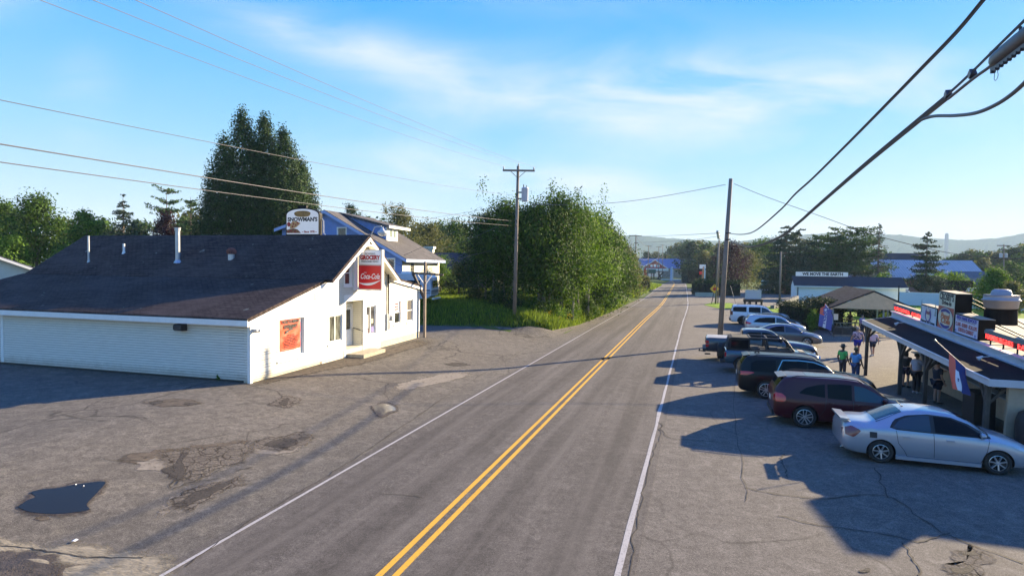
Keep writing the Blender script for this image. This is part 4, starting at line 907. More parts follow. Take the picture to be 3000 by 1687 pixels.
wl = a.x - b.x; h_ = a.x - cl(2967, 1010, OS).x; led('red scrolling sign nearest the camera on the drive-in roof, reading HAMBURGERS', a.x, b.x, zb_, zt, [('HAMBURGERS', .05, h_), ('EA', a.x - cl(2981, 1020, OS).x, a.x - cl(3004, 1024, OS).x)])
# raised end room of the restaurant, mostly past the right edge of the frame; it shades the lot in front
KX = -LC + 2.3
q = MB(); q.box(KX, KX + 2.7, -10, -3.35, ZP - .2, 4.22); q.box(KX, KX + 2.7, -3.95, -3.35, 4.22, 4.70); q.build('raised_room', STUC, di)
q = MB(); q.box(KX - .04, KX + 2.74, -3.99, -3.31, 4.70, 4.80); q.box(KX - .04, KX + 2.74, -10.04, -3.99, 4.22, 4.30); q.build('raised_room_cap', FASC, di)
# small lamps on arms over the canopy
for px, py in ((2705, 985), (2990, 1020)):
    p = cl(px, py, OFF - .1); q = MB(); q.tube([(p.x, -OFF, ZP - .1), (p.x, -OFF + .35, ZP + .15), (p.x, -OFF + 1.15, ZP + .02)], .014, n=6); q.tube([(p.x, -OFF + 1.15, ZP + .04), (p.x, -OFF + 1.3, ZP - .06)], [.03, .075], n=10); q.build('arm_lamp', GREYP, di)
# exhaust fan
fe = at(2930, 950, 23.5); fz = fe.z
fan = empty('exhaust_fan', (fe.x, fe.y, fz), 0, 'round galvanised exhaust fan on a black curb on the drive-in roof', 'fan')
MB().lathe([(.56, 0), (.56, .05), (.54, .62), (.56, .64)], n=28).build('curb', mat('charred_black', (.008, .008, .009), .8, var=.3, spec=.1), fan, smooth=False)
s_ = .60
MB().lathe([(.36, .64), (.50, .66), (.56, .70), (.60, .98), (.655, 1.0), (.66, 1.03), (.60, 1.06), (.59, 1.22), (.60, 1.235), (.36, 1.24), (.355, 1.30), (.31, 1.42), (.22, 1.47), (.001, 1.475)], n=32).build('hood', mat('dull_galvanised', (.28, .29, .33), .5, .35, var=.05), fan, smooth=True)
fan.scale = (.98, .98, .98)
# skylight
sk = Mc @ Vector((-4.5, -7.5, ZP - .15)); o = MB().box(-.6, .6, -.35, .35, 0, .12).build('roof_hatch', TRIMW); o.location = sk; tag(o, 'flat white hatch on the drive-in roof behind the signs', 'roof hatch')
# flag on angled staff at the canopy edge
ft, fb = cl(2740, 1000, -.25), cl(2832, 1080, -.02)
fg = empty('flag', (0, 0, 0), 0, 'red, white and blue open flag on a slanting staff at the canopy edge', 'flag'); fg.matrix_world = Mc
base = cl(2832, 1080, 0.0); tip = cl(2742, 998, -.9)
q = MB(); q.tube([tuple(base), tuple(tip)], .014, n=8); q.build('staff', mat('striped_staff', (.62, .45, .38), .5, var=.5, scale=20), fg); q = MB(); q.tube([tuple(tip), tuple(tip + (tip - base).normalized() * .06)], [.03, .02], n=8); q.build('finial', mat('gold_finial', (.7, .6, .3), .4), fg)
rows = []
A0 = base + (tip - base) * .55; A1 = base + (tip - base) * .02
NN = 16
for i in range(NN + 1):
    s_ = i / NN; top = A0.lerp(A1, s_)
    bot = cl(2786, 1132, -.45).lerp(cl(2842, 1160, -.1), s_)
    rows.append([tuple(top.lerp(bot, k / 12) + Vector((0, .05 * math.sin(s_ * 13 + k * .4) * (k / 12) + .02, 0))) for k in range(13)])
def flagpart(nm, i0, i1, m_, j0=0, j1=13): MB().grid([r__[j0:j1] for r__ in rows[i0:i1]]).build(nm, m_, fg, smooth=True)
FR, FW, FB = mat('flag_red', (.72, .14, .09), .7), mat('flag_white', (.75, .74, .78), .7), mat('flag_blue', (.03, .035, .14), .7)
for m_ in (FR, FW, FB):
    m_.node_tree.nodes['Principled BSDF'].inputs['Transmission Weight'].default_value = 0
flagpart('red_field', 0, 7, FR); flagpart('white_stripe', 6, 10, FW, 4); flagpart('blue_field', 9, NN + 1, FB, 4); flagpart('blue_top', 6, NN + 1, FB, 0, 5)
text(fg, 'F', .2, FB, tuple(Vector(rows[8][8]) + Vector((0, .03, 0))), (R(90), 0, R(180)), name='lettering', bold=.01)
# second OPEN flag by the hedge: feather flag
fo = at(2420, 905, 46)
ff = empty('feather_flag', (fo.x, fo.y, 0), R(-28), 'tall OPEN feather flag leaning by the hedge near the pavilion', 'flag')
q = MB(); q.tube([(.62, 0, 0), (.55, 0, 1.6), (.12, 0, 2.7)], .02, n=6); q.build('pole', BLACKP, ff)
zt = at(2396, 885, 46).z; zb2 = at(2412, 955, 46).z
rows = []
for i in range(13):
    s_ = i / 12; z = zt + (zb2 - zt) * s_; w_ = min(1, s_ * 3) ** .6 * .92; x0_ = -.36 - .0 * s_ + (.3 * (1 - s_) if s_ < .2 else 0) - .25 * s_ * .6
    rows.append([(x0_ + w_ * k / 9, .05 * math.sin(s_ * 5 + k * .6), z - .38 * (k / 9) * (1 - s_ * .1)) for k in range(10)])
MB().grid([r__[:4] for r__ in rows[:7]]).build('red_corner', FR, ff, smooth=True); MB().grid([r__[:4] for r__ in rows[6:]]).build('blue_edge', mat('flag_mid_blue', (.13, .13, .38), .7), ff, smooth=True)
MB().grid([r__[3:6] for r__ in rows]).build('white_stripe', FW, ff, smooth=True); MB().grid([r__[5:] for r__ in rows]).build('blue_field', mat('flag_mid_blue', (.13, .13, .38), .7), ff, smooth=True)
o = text(ff, 'OPEN', .42, mat('flag_mid_blue', (.13, .13, .38), .7), (-.11, -.06, (zt + zb2) / 2 - .1), (R(90), R(98), 0), fit=1.35, bold=.015)

# ------------------------------------------------------------------ pavilion
pv0 = at(2431, 990, 49.5); pv = empty('picnic_pavilion', (pv0.x, pv0.y, 0), R(-22), 'open picnic pavilion with a dark shingle gable roof and tan end boards', 'pavilion')
WP, EP, AP, LP_ = 6.4, 2.12, 3.62, 15.0
q = MB(); q.prism([(0, EP), (WP / 2, AP), (WP / 2, AP + .1), (-.15, EP + .03)], 'y', 0, LP_); q.prism([(WP, EP), (WP / 2, AP), (WP / 2, AP + .1), (WP + .15, EP + .03)], 'y', 0, LP_); 
def mshin():
    g = NT('pavilion_shingles'); v = g.obj; br = g.n('ShaderNodeTexBrick'); br.inputs['Scale'].default_value = 1; br.inputs['Brick Width'].default_value = .9; br.inputs['Row Height'].default_value = .16; br.inputs['Mortar Size'].default_value = .012
    br.inputs['Color1'].default_value = (.018, .018, .024, 1); br.inputs['Color2'].default_value = (.045, .045, .055, 1); br.inputs['Mortar'].default_value = (.03, .03, .04, 1)
    sw = g.n('ShaderNodeSeparateXYZ'); g.L(v, sw.inputs[0]); cb = g.n('ShaderNodeCombineXYZ'); g.L(sw.outputs[1], cb.inputs[0]); g.L(sw.outputs[0], cb.inputs[1]); g.L(cb.outputs[0], br.inputs['Vector'])
    return g.out(br.outputs['Color'], .95, .04)
q.build('roof', mshin(), pv)
q = MB(); q.prism([(.1, EP), (WP - .1, EP), (WP / 2, AP - .05)], 'y', .02, .08); q.prism([(.1, EP), (WP - .1, EP), (WP / 2, AP - .05)], 'y', LP_ - .1, LP_ - .04); q.box(.05, .15, .1, LP_, EP - .15, EP); q.box(WP - .15, WP - .05, .1, LP_, EP - .15, EP); q.build('gable_board', mat('tan_board', (.66, .46, .27), .8, var=.08, scale=3), pv)
for y_ in (.3, 5, 10, LP_ - .3):
    for x_ in (.2, WP - .2):
        MB().bar((x_, y_, 0), (x_, y_, EP), .14).build('post', mat('grey_post_paint', (.24, .27, .28), .7), pv)
MB().bar((WP * .62, .3, 0), (WP * .62, .3, EP), .12).build('post', mat('grey_post_paint', (.24, .27, .28), .7), pv)
def fence(p, q_, label, h=.75):
    p = Vector(p); q_ = Vector(q_); L_ = (q_ - p).length; rz = math.atan2(q_.y - p.y, q_.x - p.x)
    e_ = empty('timber_rail', p, rz, label, 'railing')
    MB().box(0, L_, -.05, .05, h - .1, h).build('top_rail', WOODD, e_); MB().box(0, L_, -.02, .02, .08, h - .12).build('boards', mat('dark_rail_boards', (.05, .04, .035), .85, var=.3), e_); MB().box(-.05, L_, -.12, .12, 0, .14).build('kerb_log', mat('grey_log', (.20, .17, .14), .9, var=.2), e_)
    n_ = max(2, int(L_ / 2)) 
    for i in range(n_ + 1): MB().bar((L_ * i / n_, 0, 0), (L_ * i / n_, 0, h + .02), .11).build('post', WOODD, e_)
a, b, c_ = G(2418, 945, 0), G(2442, 984, 0), G(2492, 986, 0)
fence(a, b, 'dark timber rail running back along the left of the pavilion'); fence(b, c_, 'dark timber rail across the front of the pavilion')
# picnic tables
def picnic():
    e_ = empty('picnic_table', (0, 0, 0), 0, 'weathered picnic table', 'table', 'picnic tables under the pavilion')
    w_ = mat('picnic_wood', (.42, .36, .29), .8, var=.2, scale=4)
    q = MB(); [q.box(-.9, .9, -.36 + i * .148, -.36 + i * .148 + .135, .71, .75) for i in range(5)]; q.build('tabletop', w_, e_)
    for s_ in (-1, 1): MB().box(-.9, .9, s_ * .68 - .13, s_ * .68 + .13, .42, .46).build('bench', w_, e_)
    for x_ in (-.65, .65):
        q = MB(); q.bar((x_, -.72, 0), (x_, -.22, .71), .08, .04); q.bar((x_, .72, 0), (x_, .22, .71), .08, .04); q.bar((x_, -.75, .4), (x_, .75, .4), .08, .04); q.build('leg', w_, e_)
    return e_
pt0 = picnic(); spots = [(2468, 948, 'picnic table nearest the lawn under the pavilion'), (2492, 958, 'picnic table beside the white notice under the pavilion'), (2478, 970, 'picnic table close to the front rail'), (2560, 972, 'picnic table to the right under the pavilion'), (2596, 985, 'picnic table furthest right near the canopy post')]
for i, (px, py, lb) in enumerate(spots):
    o = pt0 if i == 0 else copy_tree(pt0); p = G(px, py, 0); o.location = (p.x, p.y, 0); o.rotation_euler = (0, 0, R(-15 + i * 7)); o['label'] = lb
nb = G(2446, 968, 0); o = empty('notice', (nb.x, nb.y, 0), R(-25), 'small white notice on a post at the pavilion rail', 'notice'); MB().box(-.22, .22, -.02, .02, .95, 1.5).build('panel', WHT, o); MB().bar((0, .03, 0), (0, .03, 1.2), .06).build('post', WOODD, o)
# things in the shade at the wall
def barrel(px, py, lb, D):
    p = at(px, py, D); o = MB().lathe([(.001, 0), (.36, 0), (.40, .3), (.40, .75), (.33, 1.0), (.24, 1.12), (.001, 1.15)], n=20).build('rubbish_bin', mat('bin_black', (.015, .015, .017), .6), smooth=True); o.location = (p.x, p.y, -.05); tag(o, lb, 'bin')
wpt = Mc @ Vector((-LC - .35, -1.05, 0)); o = MB().lathe([(.001, 0), (.40, 0), (.44, .3), (.44, .95), (.36, 1.22), (.2, 1.32), (.001, 1.34)], n=24).build('rubbish_bin', mat('bin_black', (.015, .015, .017), .6), smooth=True); o.location = (wpt.x, wpt.y, -.02); tag(o, 'black domed rubbish bin against the tan end wall', 'bin')
wpt = Mc @ Vector((-LC + 2.6, -.9, 0)); o = MB().box(-.5, .5, -.3, .3, 0, 1.25).build('drinks_cabinet', mat('bin_black', (.015, .015, .017), .6)); o.location = (wpt.x, wpt.y, 0); o.rotation_euler = (0, 0, R(70)); tag(o, 'dark cabinet in the shade under the canopy', 'cabinet')
# ------------------------------------------------------------------ vehicles
def pchip(xs, ys, x):
    n = len(xs)
    if x <= xs[0]: return ys[0]
    if x >= xs[-1]: return ys[-1]
    i = max(k for k in range(n - 1) if xs[k] <= x)
    h = [xs[k + 1] - xs[k] for k in range(n - 1)]; d = [(ys[k + 1] - ys[k]) / h[k] for k in range(n - 1)]
    def m(k):
        if k == 0: return d[0]
        if k == n - 1: return d[-1]
        if d[k - 1] * d[k] <= 0: return 0
        w1, w2 = 2 * h[k] + h[k - 1], h[k] + 2 * h[k - 1]
        return (w1 + w2) / (w1 / d[k - 1] + w2 / d[k])
    t = (x - xs[i]) / h[i]; t2, t3 = t * t, t * t * t
    return (2 * t3 - 3 * t2 + 1) * ys[i] + (t3 - 2 * t2 + t) * h[i] * m(i) + (-2 * t3 + 3 * t2) * ys[i + 1] + (t3 - t2) * h[i] * m(i + 1)
def paintm(name, col, metal=0.5, rough=0.3):
    return mat(name, col, rough, metal, coat=1.0, var=0.015, scale=1.5)
TYRE = mat('tyre_rubber', (.018, .018, .018), .85); RIM = mat('alloy_rim', (.62, .63, .65), .3, .85); RIMD = mat('dark_rim', (.03, .03, .032), .4, .5)
TAIL = mat('tail_light_red', (.55, .012, .015), .2, coat=1); TAILD = mat('smoked_tail_light', (.16, .02, .03), .2, coat=1); HEAD = mat('headlight_glass', (.55, .57, .6), .1, coat=1)
CHROME = mat('chrome', (.42, .43, .46), .16, 1.0); PLASTIC = mat('black_plastic', (.025, .025, .027), .6); PLATE = mat('number_plate', (.62, .62, .6), .5)
GLS = mat('car_glass', (.006, .007, .010), .05, spec=.12); GLSL = mat('pale_car_glass', (.03, .05, .07), .05, spec=.5)
def wheel(parent, x, y, r, wd, side, spokes, rimr, rimm):
    """side -1 = right side (faces -y)"""
    rot = side
    def ln(prof, m): 
        mb = MB(); mb.lathe([(a, b) for a, b in prof], n=28, ax='y'); mb.v = [(vx + x, y + rot * vy, vz + r) for vx, vy, vz in mb.v]; return mb
    t = ln([(rimr * .98, -.02), (rimr * 1.03, .0), (r * .93, wd * .03), (r, -wd * .18), (r, -wd * .8), (r * .93, -wd), (rimr * .7, -wd)], 0)
    wo_ = t.build('wheel', TYRE, parent, smooth=True)
    d = ln([(.001, -wd * .38), (rimr * .98, -wd * .36), (rimr, -.03)], 0); d.build('rim_barrel', RIMD, wo_, smooth=True)
    q = MB()
    for i in range(spokes):
        a = 2 * math.pi * i / spokes + .3; c, s = math.cos(a), math.sin(a)
        for o in ((-.028, .028) if spokes <= 5 else (0,)):
            p0 = (x + c * .04 - s * o, y - rot * .035, r + s * .04 + c * o); p1 = (x + c * rimr * .95 - s * o * 2.0, y - rot * .02, r + s * rimr * .95 + c * o * 2.0)
            q.bar(p0, p1, .04 if spokes <= 5 else .055, .03)
    mb = ln([(.001, -.01), (.05, -.015), (.055, -.045)], 0); b = len(q.v); q.v += mb.v; q.f += [tuple(i + b for i in f) for f in mb.f]; q.m += mb.m
    mb = ln([(rimr * .92, -.03), (rimr * .95, -.005), (rimr * 1.02, -.012), (rimr * 1.0, -.06)], 0); b = len(q.v); q.v += mb.v; q.f += [tuple(i + b for i in f) for f in mb.f]; q.m += mb.m
    q.build('rim', rimm, wo_)
    return wo_
class Car:
    def __init__(s, name, label, cat, st, paint, wheels, rw=.33, ww=.22, arch=1.13, group='vehicles parked nose in at the drive-in', bodymats=None):
        s.root = empty(name, (0, 0, 0), 0, label, cat, group); s.st = st; s.paint = paint
        s.X = [r_[0] for r_ in st]; s.cols = [[r_[k] for r_ in st] for k in range(1, 6)]
        xs = set(); 
        for a, b in zip(s.X, s.X[1:]):
            n = max(2, int((b - a) / .07)); xs |= {a + (b - a) * i / n for i in range(n + 1)}
        xs = sorted(xs); rings = [s.ring(x) for x in xs]
        mb = MB(); L = len(rings[0]); full = []
        for x, rg in zip(xs, rings): full.append([(x, y, z) for y, z in rg] + [(x, -y, z) for y, z in rg[-2:0:-1]])
        n = len(full[0])
        for f in full: mb.v += f
        for i in range(len(full) - 1):
            for j in range(n): mb.f.append((i * n + j, (i + 1) * n + j, (i + 1) * n + (j + 1) % n, i * n + (j + 1) % n)); mb.m.append(0)
        mb.f.append(tuple(range(n))); mb.f.append(tuple(reversed(range((len(full) - 1) * n, len(full) * n)))); mb.m += [0, 0]
        body = mb.build('body', [paint, PLASTIC], None, smooth=True)
        # wheel wells by boolean
        cut = MB()
        for (x, hw) in wheels:
            for sd in (1, -1): cut.tube([(x, sd * (hw + .3), rw), (x, sd * (hw - .32), rw)], rw * arch, n=36)
        co = cut.build('cutter', [PLASTIC], None)
        mo = body.modifiers.new('b', 'BOOLEAN'); mo.operation = 'DIFFERENCE'; mo.object = co; mo.solver = 'EXACT'; mo.material_mode = 'TRANSFER'
        me = eval_mesh(body); bpy.data.objects.remove(body); bpy.data.objects.remove(co)
        s.body = link('body', me, s.root)
        me.polygons.foreach_set('use_smooth', [True] * len(me.polygons))
        try: me.set_sharp_from_angle(angle=R(38))
        except Exception: pass
        s.wheels = wheels; s.rw = rw; s.ww = ww
    def p(s, x): return [pchip(s.X, c, x) for c in s.cols]
    def ring(s, x):
        zb, zs, zt, wb, wt = s.p(x); h = zs - zb; up = zt - .05 * min(1, (zt - zs) / .3 + .25)
        W0 = wb * .955
        pts = [(0, zb), (wb * .80, zb), (wb * .93, zb + .035), (wb * .975, zb + .12 * h + .02), (wb * .995, zb + .36 * h), (wb, zb + .55 * h), (wb * .992, zb + .78 * h), (wb * .975, zb + .93 * h), (W0, zs)]
        for k in (.25, .5, .75, .92): pts.append((W0 + (wt - W0) * (k ** 1.1), zs + (up - zs) * k))
        pts += [(wt * .985, up), (wt * .93, up + (zt - up) * .45), (wt * .8, up + (zt - up) * .75), (wt * .5, zt - .004), (0, zt + .008)]
        return pts
    def W(s, x, z):
        r_ = s.ring(x)[2:]
        for (a, b), (c, d) in zip(r_, r_[1:]):
            if b <= z <= d and d > b: return a + (c - a) * (z - b) / (d - b)
        return r_[0][0] if z < r_[0][1] else r_[-5][0]
    def Z(s, x, y):
        r_ = s.ring(x)[8:]; y = abs(y)
        for (a, b), (c, d) in zip(r_, r_[1:]):
            if c <= y <= a: return b + (d - b) * (a - y) / (a - c) if a > c else b
        return r_[-1][1]
    def side(s, name, top, bot, m, off=.007, sides=(-1, 1), nx=14, nz=5, parent=None, label=None, th=0):
        """top and bot chains [(x,z)...] sampled over the shared x range"""
        x0, x1 = top[0][0], top[-1][0]; out = None
        def f(ch, x):
            for (a, b), (c, d) in zip(ch, ch[1:]):
                if a <= x <= c: return b + (d - b) * (x - a) / (c - a)
            return ch[0][1] if x < ch[0][0] else ch[-1][1]
        for sd in sides:
            rows = []
            for i in range(nx + 1):
                x = x0 + (x1 - x0) * i / nx; a, b = f(bot, x), f(top, x)
                rows.append([(x, sd * (s.W(x, a + (b - a) * k / nz) + off), a + (b - a) * k / nz) for k in range(nz + 1)])
            out = MB().grid(rows).build(name, m, parent or s.body, label, smooth=True)
        return out
    def topg(s, name, xa, xb, ya, yb, m, off=.008, nx=10, ny=10, y0=None, parent=None):
        """panel on the upper surface; half width goes ya -> yb"""
        rows = []
        for i in range(nx + 1):
            x = xa + (xb - xa) * i / nx; w_ = ya + (yb - ya) * i / nx
            rows.append([(x, -w_ + 2 * w_ * k / ny, s.Z(x, -w_ + 2 * w_ * k / ny) + off) for k in range(ny + 1)])
        return MB().grid(rows).build(name, m, parent or s.body, smooth=True)
    def line(s, pts, m=None, wd=.006, off=.004, sides=(-1, 1), name='door_seam'):
        for sd in sides:
            mb = MB()
            for (a, b), (c, d) in zip(pts, pts[1:]):
                n = 8
                for i in range(n):
                    q = [(a + (c - a) * k / n, b + (d - b) * k / n) for k in (i, i + 1)]
                    dx, dz = c - a, d - b; l = math.hypot(dx, dz); ux, uz = -dz / l * wd, dx / l * wd
                    mb.face([(x + sx_ * ux, sd * (s.W(x, z + sx_ * uz) + off), z + sx_ * uz) for (x, z), sx_ in ((q[0], -1), (q[1], -1), (q[1], 1), (q[0], 1))])
            mb.build(name, m or PLASTIC, s.body)
    def finish(s, pos, head, spokes=5, rimr=.22, rimm=None):
        for i, (x, hw) in enumerate(s.wheels):
            for sd in (1, -1): wheel(s.root, x, sd * (hw - .015), s.rw, s.ww, sd, spokes, rimr, rimm or RIM)
        s.root.location = (pos[0], pos[1], T(pos[0], pos[1]) + .006); s.root.rotation_euler = (0, 0, head)
        return s.root
    def handles(s, xs, z, m=None):
        for x in xs:
            for sd in (-1, 1):
                y = sd * (s.W(x, z) + .015); MB().box(x - .09, x + .09, y - .018, y + .018, z - .016, z + .016).build('door_handle', m or s.paint, s.body)
    def mirror(s, x, z, m=None):
        for sd in (-1, 1):
            y = s.W(x, z); q = MB(); q.lathe([(.001, -.06), (.07, -.05), (.095, 0), (.085, .06), (.001, .08)], n=10, ax='y'); q.v = [(vx * .75 + x, sd * (y + .12) + vy * 1.25, vz * .8 + z) for vx, vy, vz in q.v]; q.bar((x, sd * (y - .02), z - .03), (x, sd * (y + .1), z - .02), .04); q.build('mirror', m or s.paint, s.root, smooth=True)
    def plate(s, x, z, ang=0): MB().box(x - .012, x, -.16, .16, z - .08, z + .08).build('number_plate', PLATE, s.root)
HD = R(-17.8)
def place(nearwheel_px, wheel_x, hw, head=HD):
    """wheel_px: ground contact of the near-side wheel at local (wheel_x, -hw)"""
    p = G(*nearwheel_px, 0); c, s_ = math.cos(head), math.sin(head)
    lx, ly = wheel_x, -hw
    return (p.x - (lx * c - ly * s_), p.y - (lx * s_ + ly * c))

# silver saloon: x from rear bumper (-2.28) to nose (2.28)
SILV = paintm('silver_paint', (.36, .38, .43), .5, .36)
st = [(-2.28, .42, .62, .78, .55, .50), (-2.25, .32, .66, .92, .70, .60), (-2.12, .24, .80, 1.05, .80, .66), (-1.85, .20, .93, 1.085, .865, .66), (-1.55, .19, .95, 1.10, .885, .62), (-1.30, .19, .955, 1.20, .89, .60), (-.75, .18, .95, 1.44, .893, .56), (-.25, .18, .94, 1.505, .895, .565), (.3, .18, .92, 1.475, .895, .57), (.75, .18, .90, 1.34, .895, .58), (1.18, .18, .88, 1.05, .89, .62), (1.45, .19, .84, .97, .885, .62), (1.85, .20, .74, .86, .86, .60), (2.1, .24, .66, .76, .78, .55), (2.22, .28, .58, .66, .66, .45), (2.28, .36, .50, .56, .5, .35)]
c = Car('silver_saloon', 'silver four door saloon with a boot spoiler, nearest the camera at the drive-in', 'car', st, SILV, [(-1.33, .885), (1.36, .885)], .318, .21)
TR = mat('window_rubber', (.012, .012, .013), .5)
c.side('window_surround', [(-1.12, 1.02), (-1.0, 1.21), (-.7, 1.345), (-.2, 1.415), (.35, 1.38), (.75, 1.24), (1.22, .965)], [(-1.12, 1.01), (-.95, .97), (1.22, .925)], TR, .004, nx=30)
c.side('side_window', [(-1.02, 1.05), (-.9, 1.19), (-.7, 1.30), (-.35, 1.372), (-.16, 1.38)], [(-1.02, 1.02), (-.9, 1.0), (-.16, .985)], GLSL)
c.side('side_window', [(-.06, 1.38), (.3, 1.355), (.68, 1.22), (1.05, .99)], [(-.06, .98), (1.05, .955)], GLS)
c.topg('windscreen', .52, 1.2, .52, .66, GLS); c.topg('rear_window', -1.42, -.78, .62, .52, GLSL, .008)
c.line([(-.98, .95), (-.93, .62), (-.78, .42), (-.7, .26)]); c.line([(-.1, .95), (-.08, .3)]); c.line([(1.16, .93), (1.1, .6), (.98, .3)]); c.line([(-.7, .27), (.98, .27)])
c.handles((-.74, .28), .80); c.mirror(1.02, 1.0)
c.side('tail_light', [(-2.2, .90), (-2.05, .96), (-1.88, .90), (-1.84, .86)], [(-2.2, .70), (-2.0, .66), (-1.84, .84)], TAILD, .012, nz=4, nx=8); MB().box(-2.262, -2.24, -.62, -.46, .70, .86).build('tail_light', TAILD, c.body); MB().box(-2.262, -2.24, .46, .62, .70, .86).build('tail_light', TAILD, c.body)
c.side('fuel_flap', [(-1.62, .86), (-1.44, .86)], [(-1.62, .70), (-1.44, .70)], PLASTIC, .006, sides=(-1,), nx=3, nz=3)
c.side('headlight', [(1.7, .78), (1.95, .72), (2.12, .64)], [(1.7, .76), (2.0, .62), (2.12, .58)], HEAD, .012)
q = MB(); q.prism([(-2.30, 1.075), (-2.08, 1.085), (-2.05, 1.105), (-2.30, 1.125)], 'y', -.60, .60); q.box(-2.22, -2.12, -.5, -.42, 1.02, 1.09); q.box(-2.22, -2.12, .42, .5, 1.02, 1.09); q.build('spoiler', SILV, c.body)
[MB().box(-.98, .98, a_, a_ + .06, .17, .25).build('side_skirt', SILV, c.body) for a_ in (-.90, .84)]
c.plate(-2.262, .70); q = MB(); q.tube([(-.62, 0, 1.46), (-.78, 0, 1.62)], .008, n=5); q.lathe([(.05, 1.45), (.03, 1.48), (.001, 1.49)], cx=-.62, n=8); q.build('antenna', PLASTIC, c.root); MB().tube([(-2.27, -.5, .27), (-2.15, -.5, .27)], .035, n=10).build('exhaust', CHROME, c.root)
c.finish(place((2582, 1358), -1.33, .885), HD - R(.6), 7, .205)

def suv(name, label, paint, Lh, W_, H, front, rail=True, dark=GLS, rearx=.35, belt=1.02, rw=.36, wb=(1.42, 1.42), **k):
    """two-box wagon, half length Lh"""
    a = Lh; hw = W_ / 2
    st = [(-a, .50, .80, 1.0, hw * .72, hw * .60), (-a + .04, .38, .92, 1.22, hw * .86, hw * .68), (-a + .14, .30, belt, H * .80, hw * .94, hw * .70), (-a + rearx, .26, belt + .02, H * .965, hw * .985, hw * .72), (-a + .8, .25, belt, H, hw, hw * .745), (-.3, .24, belt - .02, H + .005, hw, hw * .76), (.25, .24, belt - .03, H - .04, hw, hw * .75), (.62, .24, belt - .04, H * .90, hw, hw * .745), (1.12, .24, belt - .06, belt + .12, hw * .995, hw * .74), (1.4, .24, belt - .08, belt + .045, hw * .99, hw * .74), (a - .45, .26, belt - .15, belt - .04, hw * .96, hw * .70), (a - .2, .30, belt - .22, belt - .12, hw * .88, hw * .64), (a - .05, .34, belt - .34, belt - .25, hw * .74, hw * .52), (a, .42, belt - .44, belt - .38, hw * .58, hw * .4)]
    c = Car(name, label, 'car', st, paint, [(-wb[0], hw - .01), (wb[1], hw - .01)], rw, .24, 1.14)
    c.hw = hw; c.a = a; c.H = H; c.belt = belt
    c.topg('windscreen', .42, 1.14, hw * .70, hw * .74, GLS)
    c.topg('rear_window', -a + .11, -a + rearx - .02, hw * .62, hw * .66, dark, .012, nx=6)
    if rail:
        for sd in (-1, 1):
            pts = [(x, sd * hw * .70, c.Z(x, hw * .70) + h_) for x, h_ in ((-a + .55, .0), (-a + .75, .05), (-.4, .055), (.2, .05), (.35, 0))]; MB().tube(pts, .018, n=6).build('roof_rail', PLASTIC, c.root)
    return c
# maroon SUV
MAR = mat('maroon_paint', (.055, .005, .010), .3, .2, coat=.45, spec=.3)
c = suv('maroon_estate', 'maroon sport utility car with a red tail light, between the silver and black cars', MAR, 2.36, 1.93, 1.70, 0, rw=.37, wb=(1.38, 1.44))
c.side('side_window', [(-1.55, 1.20), (-1.35, 1.36), (-1.0, 1.47), (-.78, 1.50)], [(-1.55, 1.16), (-.78, 1.07)], GLS); c.side('side_window', [(-.70, 1.51), (-.3, 1.535), (.02, 1.53)], [(-.70, 1.065), (.02, 1.045)], GLS); c.side('side_window', [(.10, 1.52), (.4, 1.47), (.7, 1.33), (1.05, 1.08)], [(.10, 1.04), (1.05, 1.02)], GLSL)
c.line([(-.74, 1.05), (-.78, .7), (-.95, .42)]); c.line([(.06, 1.04), (.06, .32)]); c.line([(1.12, 1.0), (1.08, .6), (.95, .35)]); c.handles((-.6, .28), .90, MAR); c.mirror(.98, 1.1, MAR)
c.side('tail_light', [(-2.30, 1.12), (-2.1, 1.12), (-1.98, 1.02)], [(-2.30, .84), (-2.05, .84), (-1.98, .9)], TAIL, .014, nx=6); 
for s_ in (-1, 1): MB().box(-2.345, -2.30, min(s_ * .55, s_ * .78), max(s_ * .55, s_ * .78), .86, 1.08).build('tail_light', TAIL, c.body)
q = MB(); q.prism([(-2.20, 1.615), (-1.95, 1.675), (-1.9, 1.65), (-2.18, 1.59)], 'y', -.54, .54); q.build('roof_spoiler', MAR, c.body); q = MB(); q.prism([(-2.39, .36), (-2.2, .34), (-2.2, .5), (-2.39, .5)], 'y', -.7, .7); q.build('bumper_insert', PLASTIC, c.body)
c.topg('sunroof', -1.3, -.1, .45, .48, mat('sunroof_glass', (.06, .06, .07), .15), .004); c.plate(-2.37, .82); MB().tube([(-2.37, -.55, .33), (-2.2, -.55, .33)], .04, n=10).build('exhaust', CHROME, c.root)
c.finish(place((2357, 1254), -1.38, .95), HD, 5, .26)
# black long SUV
BLK = mat('black_car_paint', (.005, .005, .007), .35, 0.0, coat=.25, spec=.2)
c = suv('black_estate', 'long black three row car with a silver window line, behind the maroon one', BLK, 2.58, 1.98, 1.78, 0, rw=.38, wb=(1.5, 1.55), belt=1.08)
c.side('side_window', [(-2.1, 1.45), (-1.9, 1.56), (-1.15, 1.62)], [(-2.1, 1.14), (-1.15, 1.12)], GLS); c.side('side_window', [(-.95, 1.25), (-.82, 1.60), (0, 1.61)], [(-.95, 1.14), (0, 1.11)], GLS); c.side('side_window', [(.06, 1.60), (.35, 1.55), (.65, 1.42), (1.08, 1.12)], [(.06, 1.105), (1.08, 1.08)], GLS)
c.line([(-1.12, 1.12), (-.90, 1.63), (-.3, 1.655), (.25, 1.62), (.7, 1.46), (1.12, 1.12)], CHROME, .016, .012, name='window_line'); c.line([(-1.12, 1.11), (-.9, 1.12)], CHROME, .014, .012, name='window_line')
c.line([(-.95, 1.08), (-.98, .6), (-1.1, .42)]); c.line([(.02, 1.08), (.02, .34)]); c.line([(1.14, 1.04), (1.1, .6)]); c.handles((-.8, .22), .95, BLK); c.mirror(1.0, 1.16, BLK)
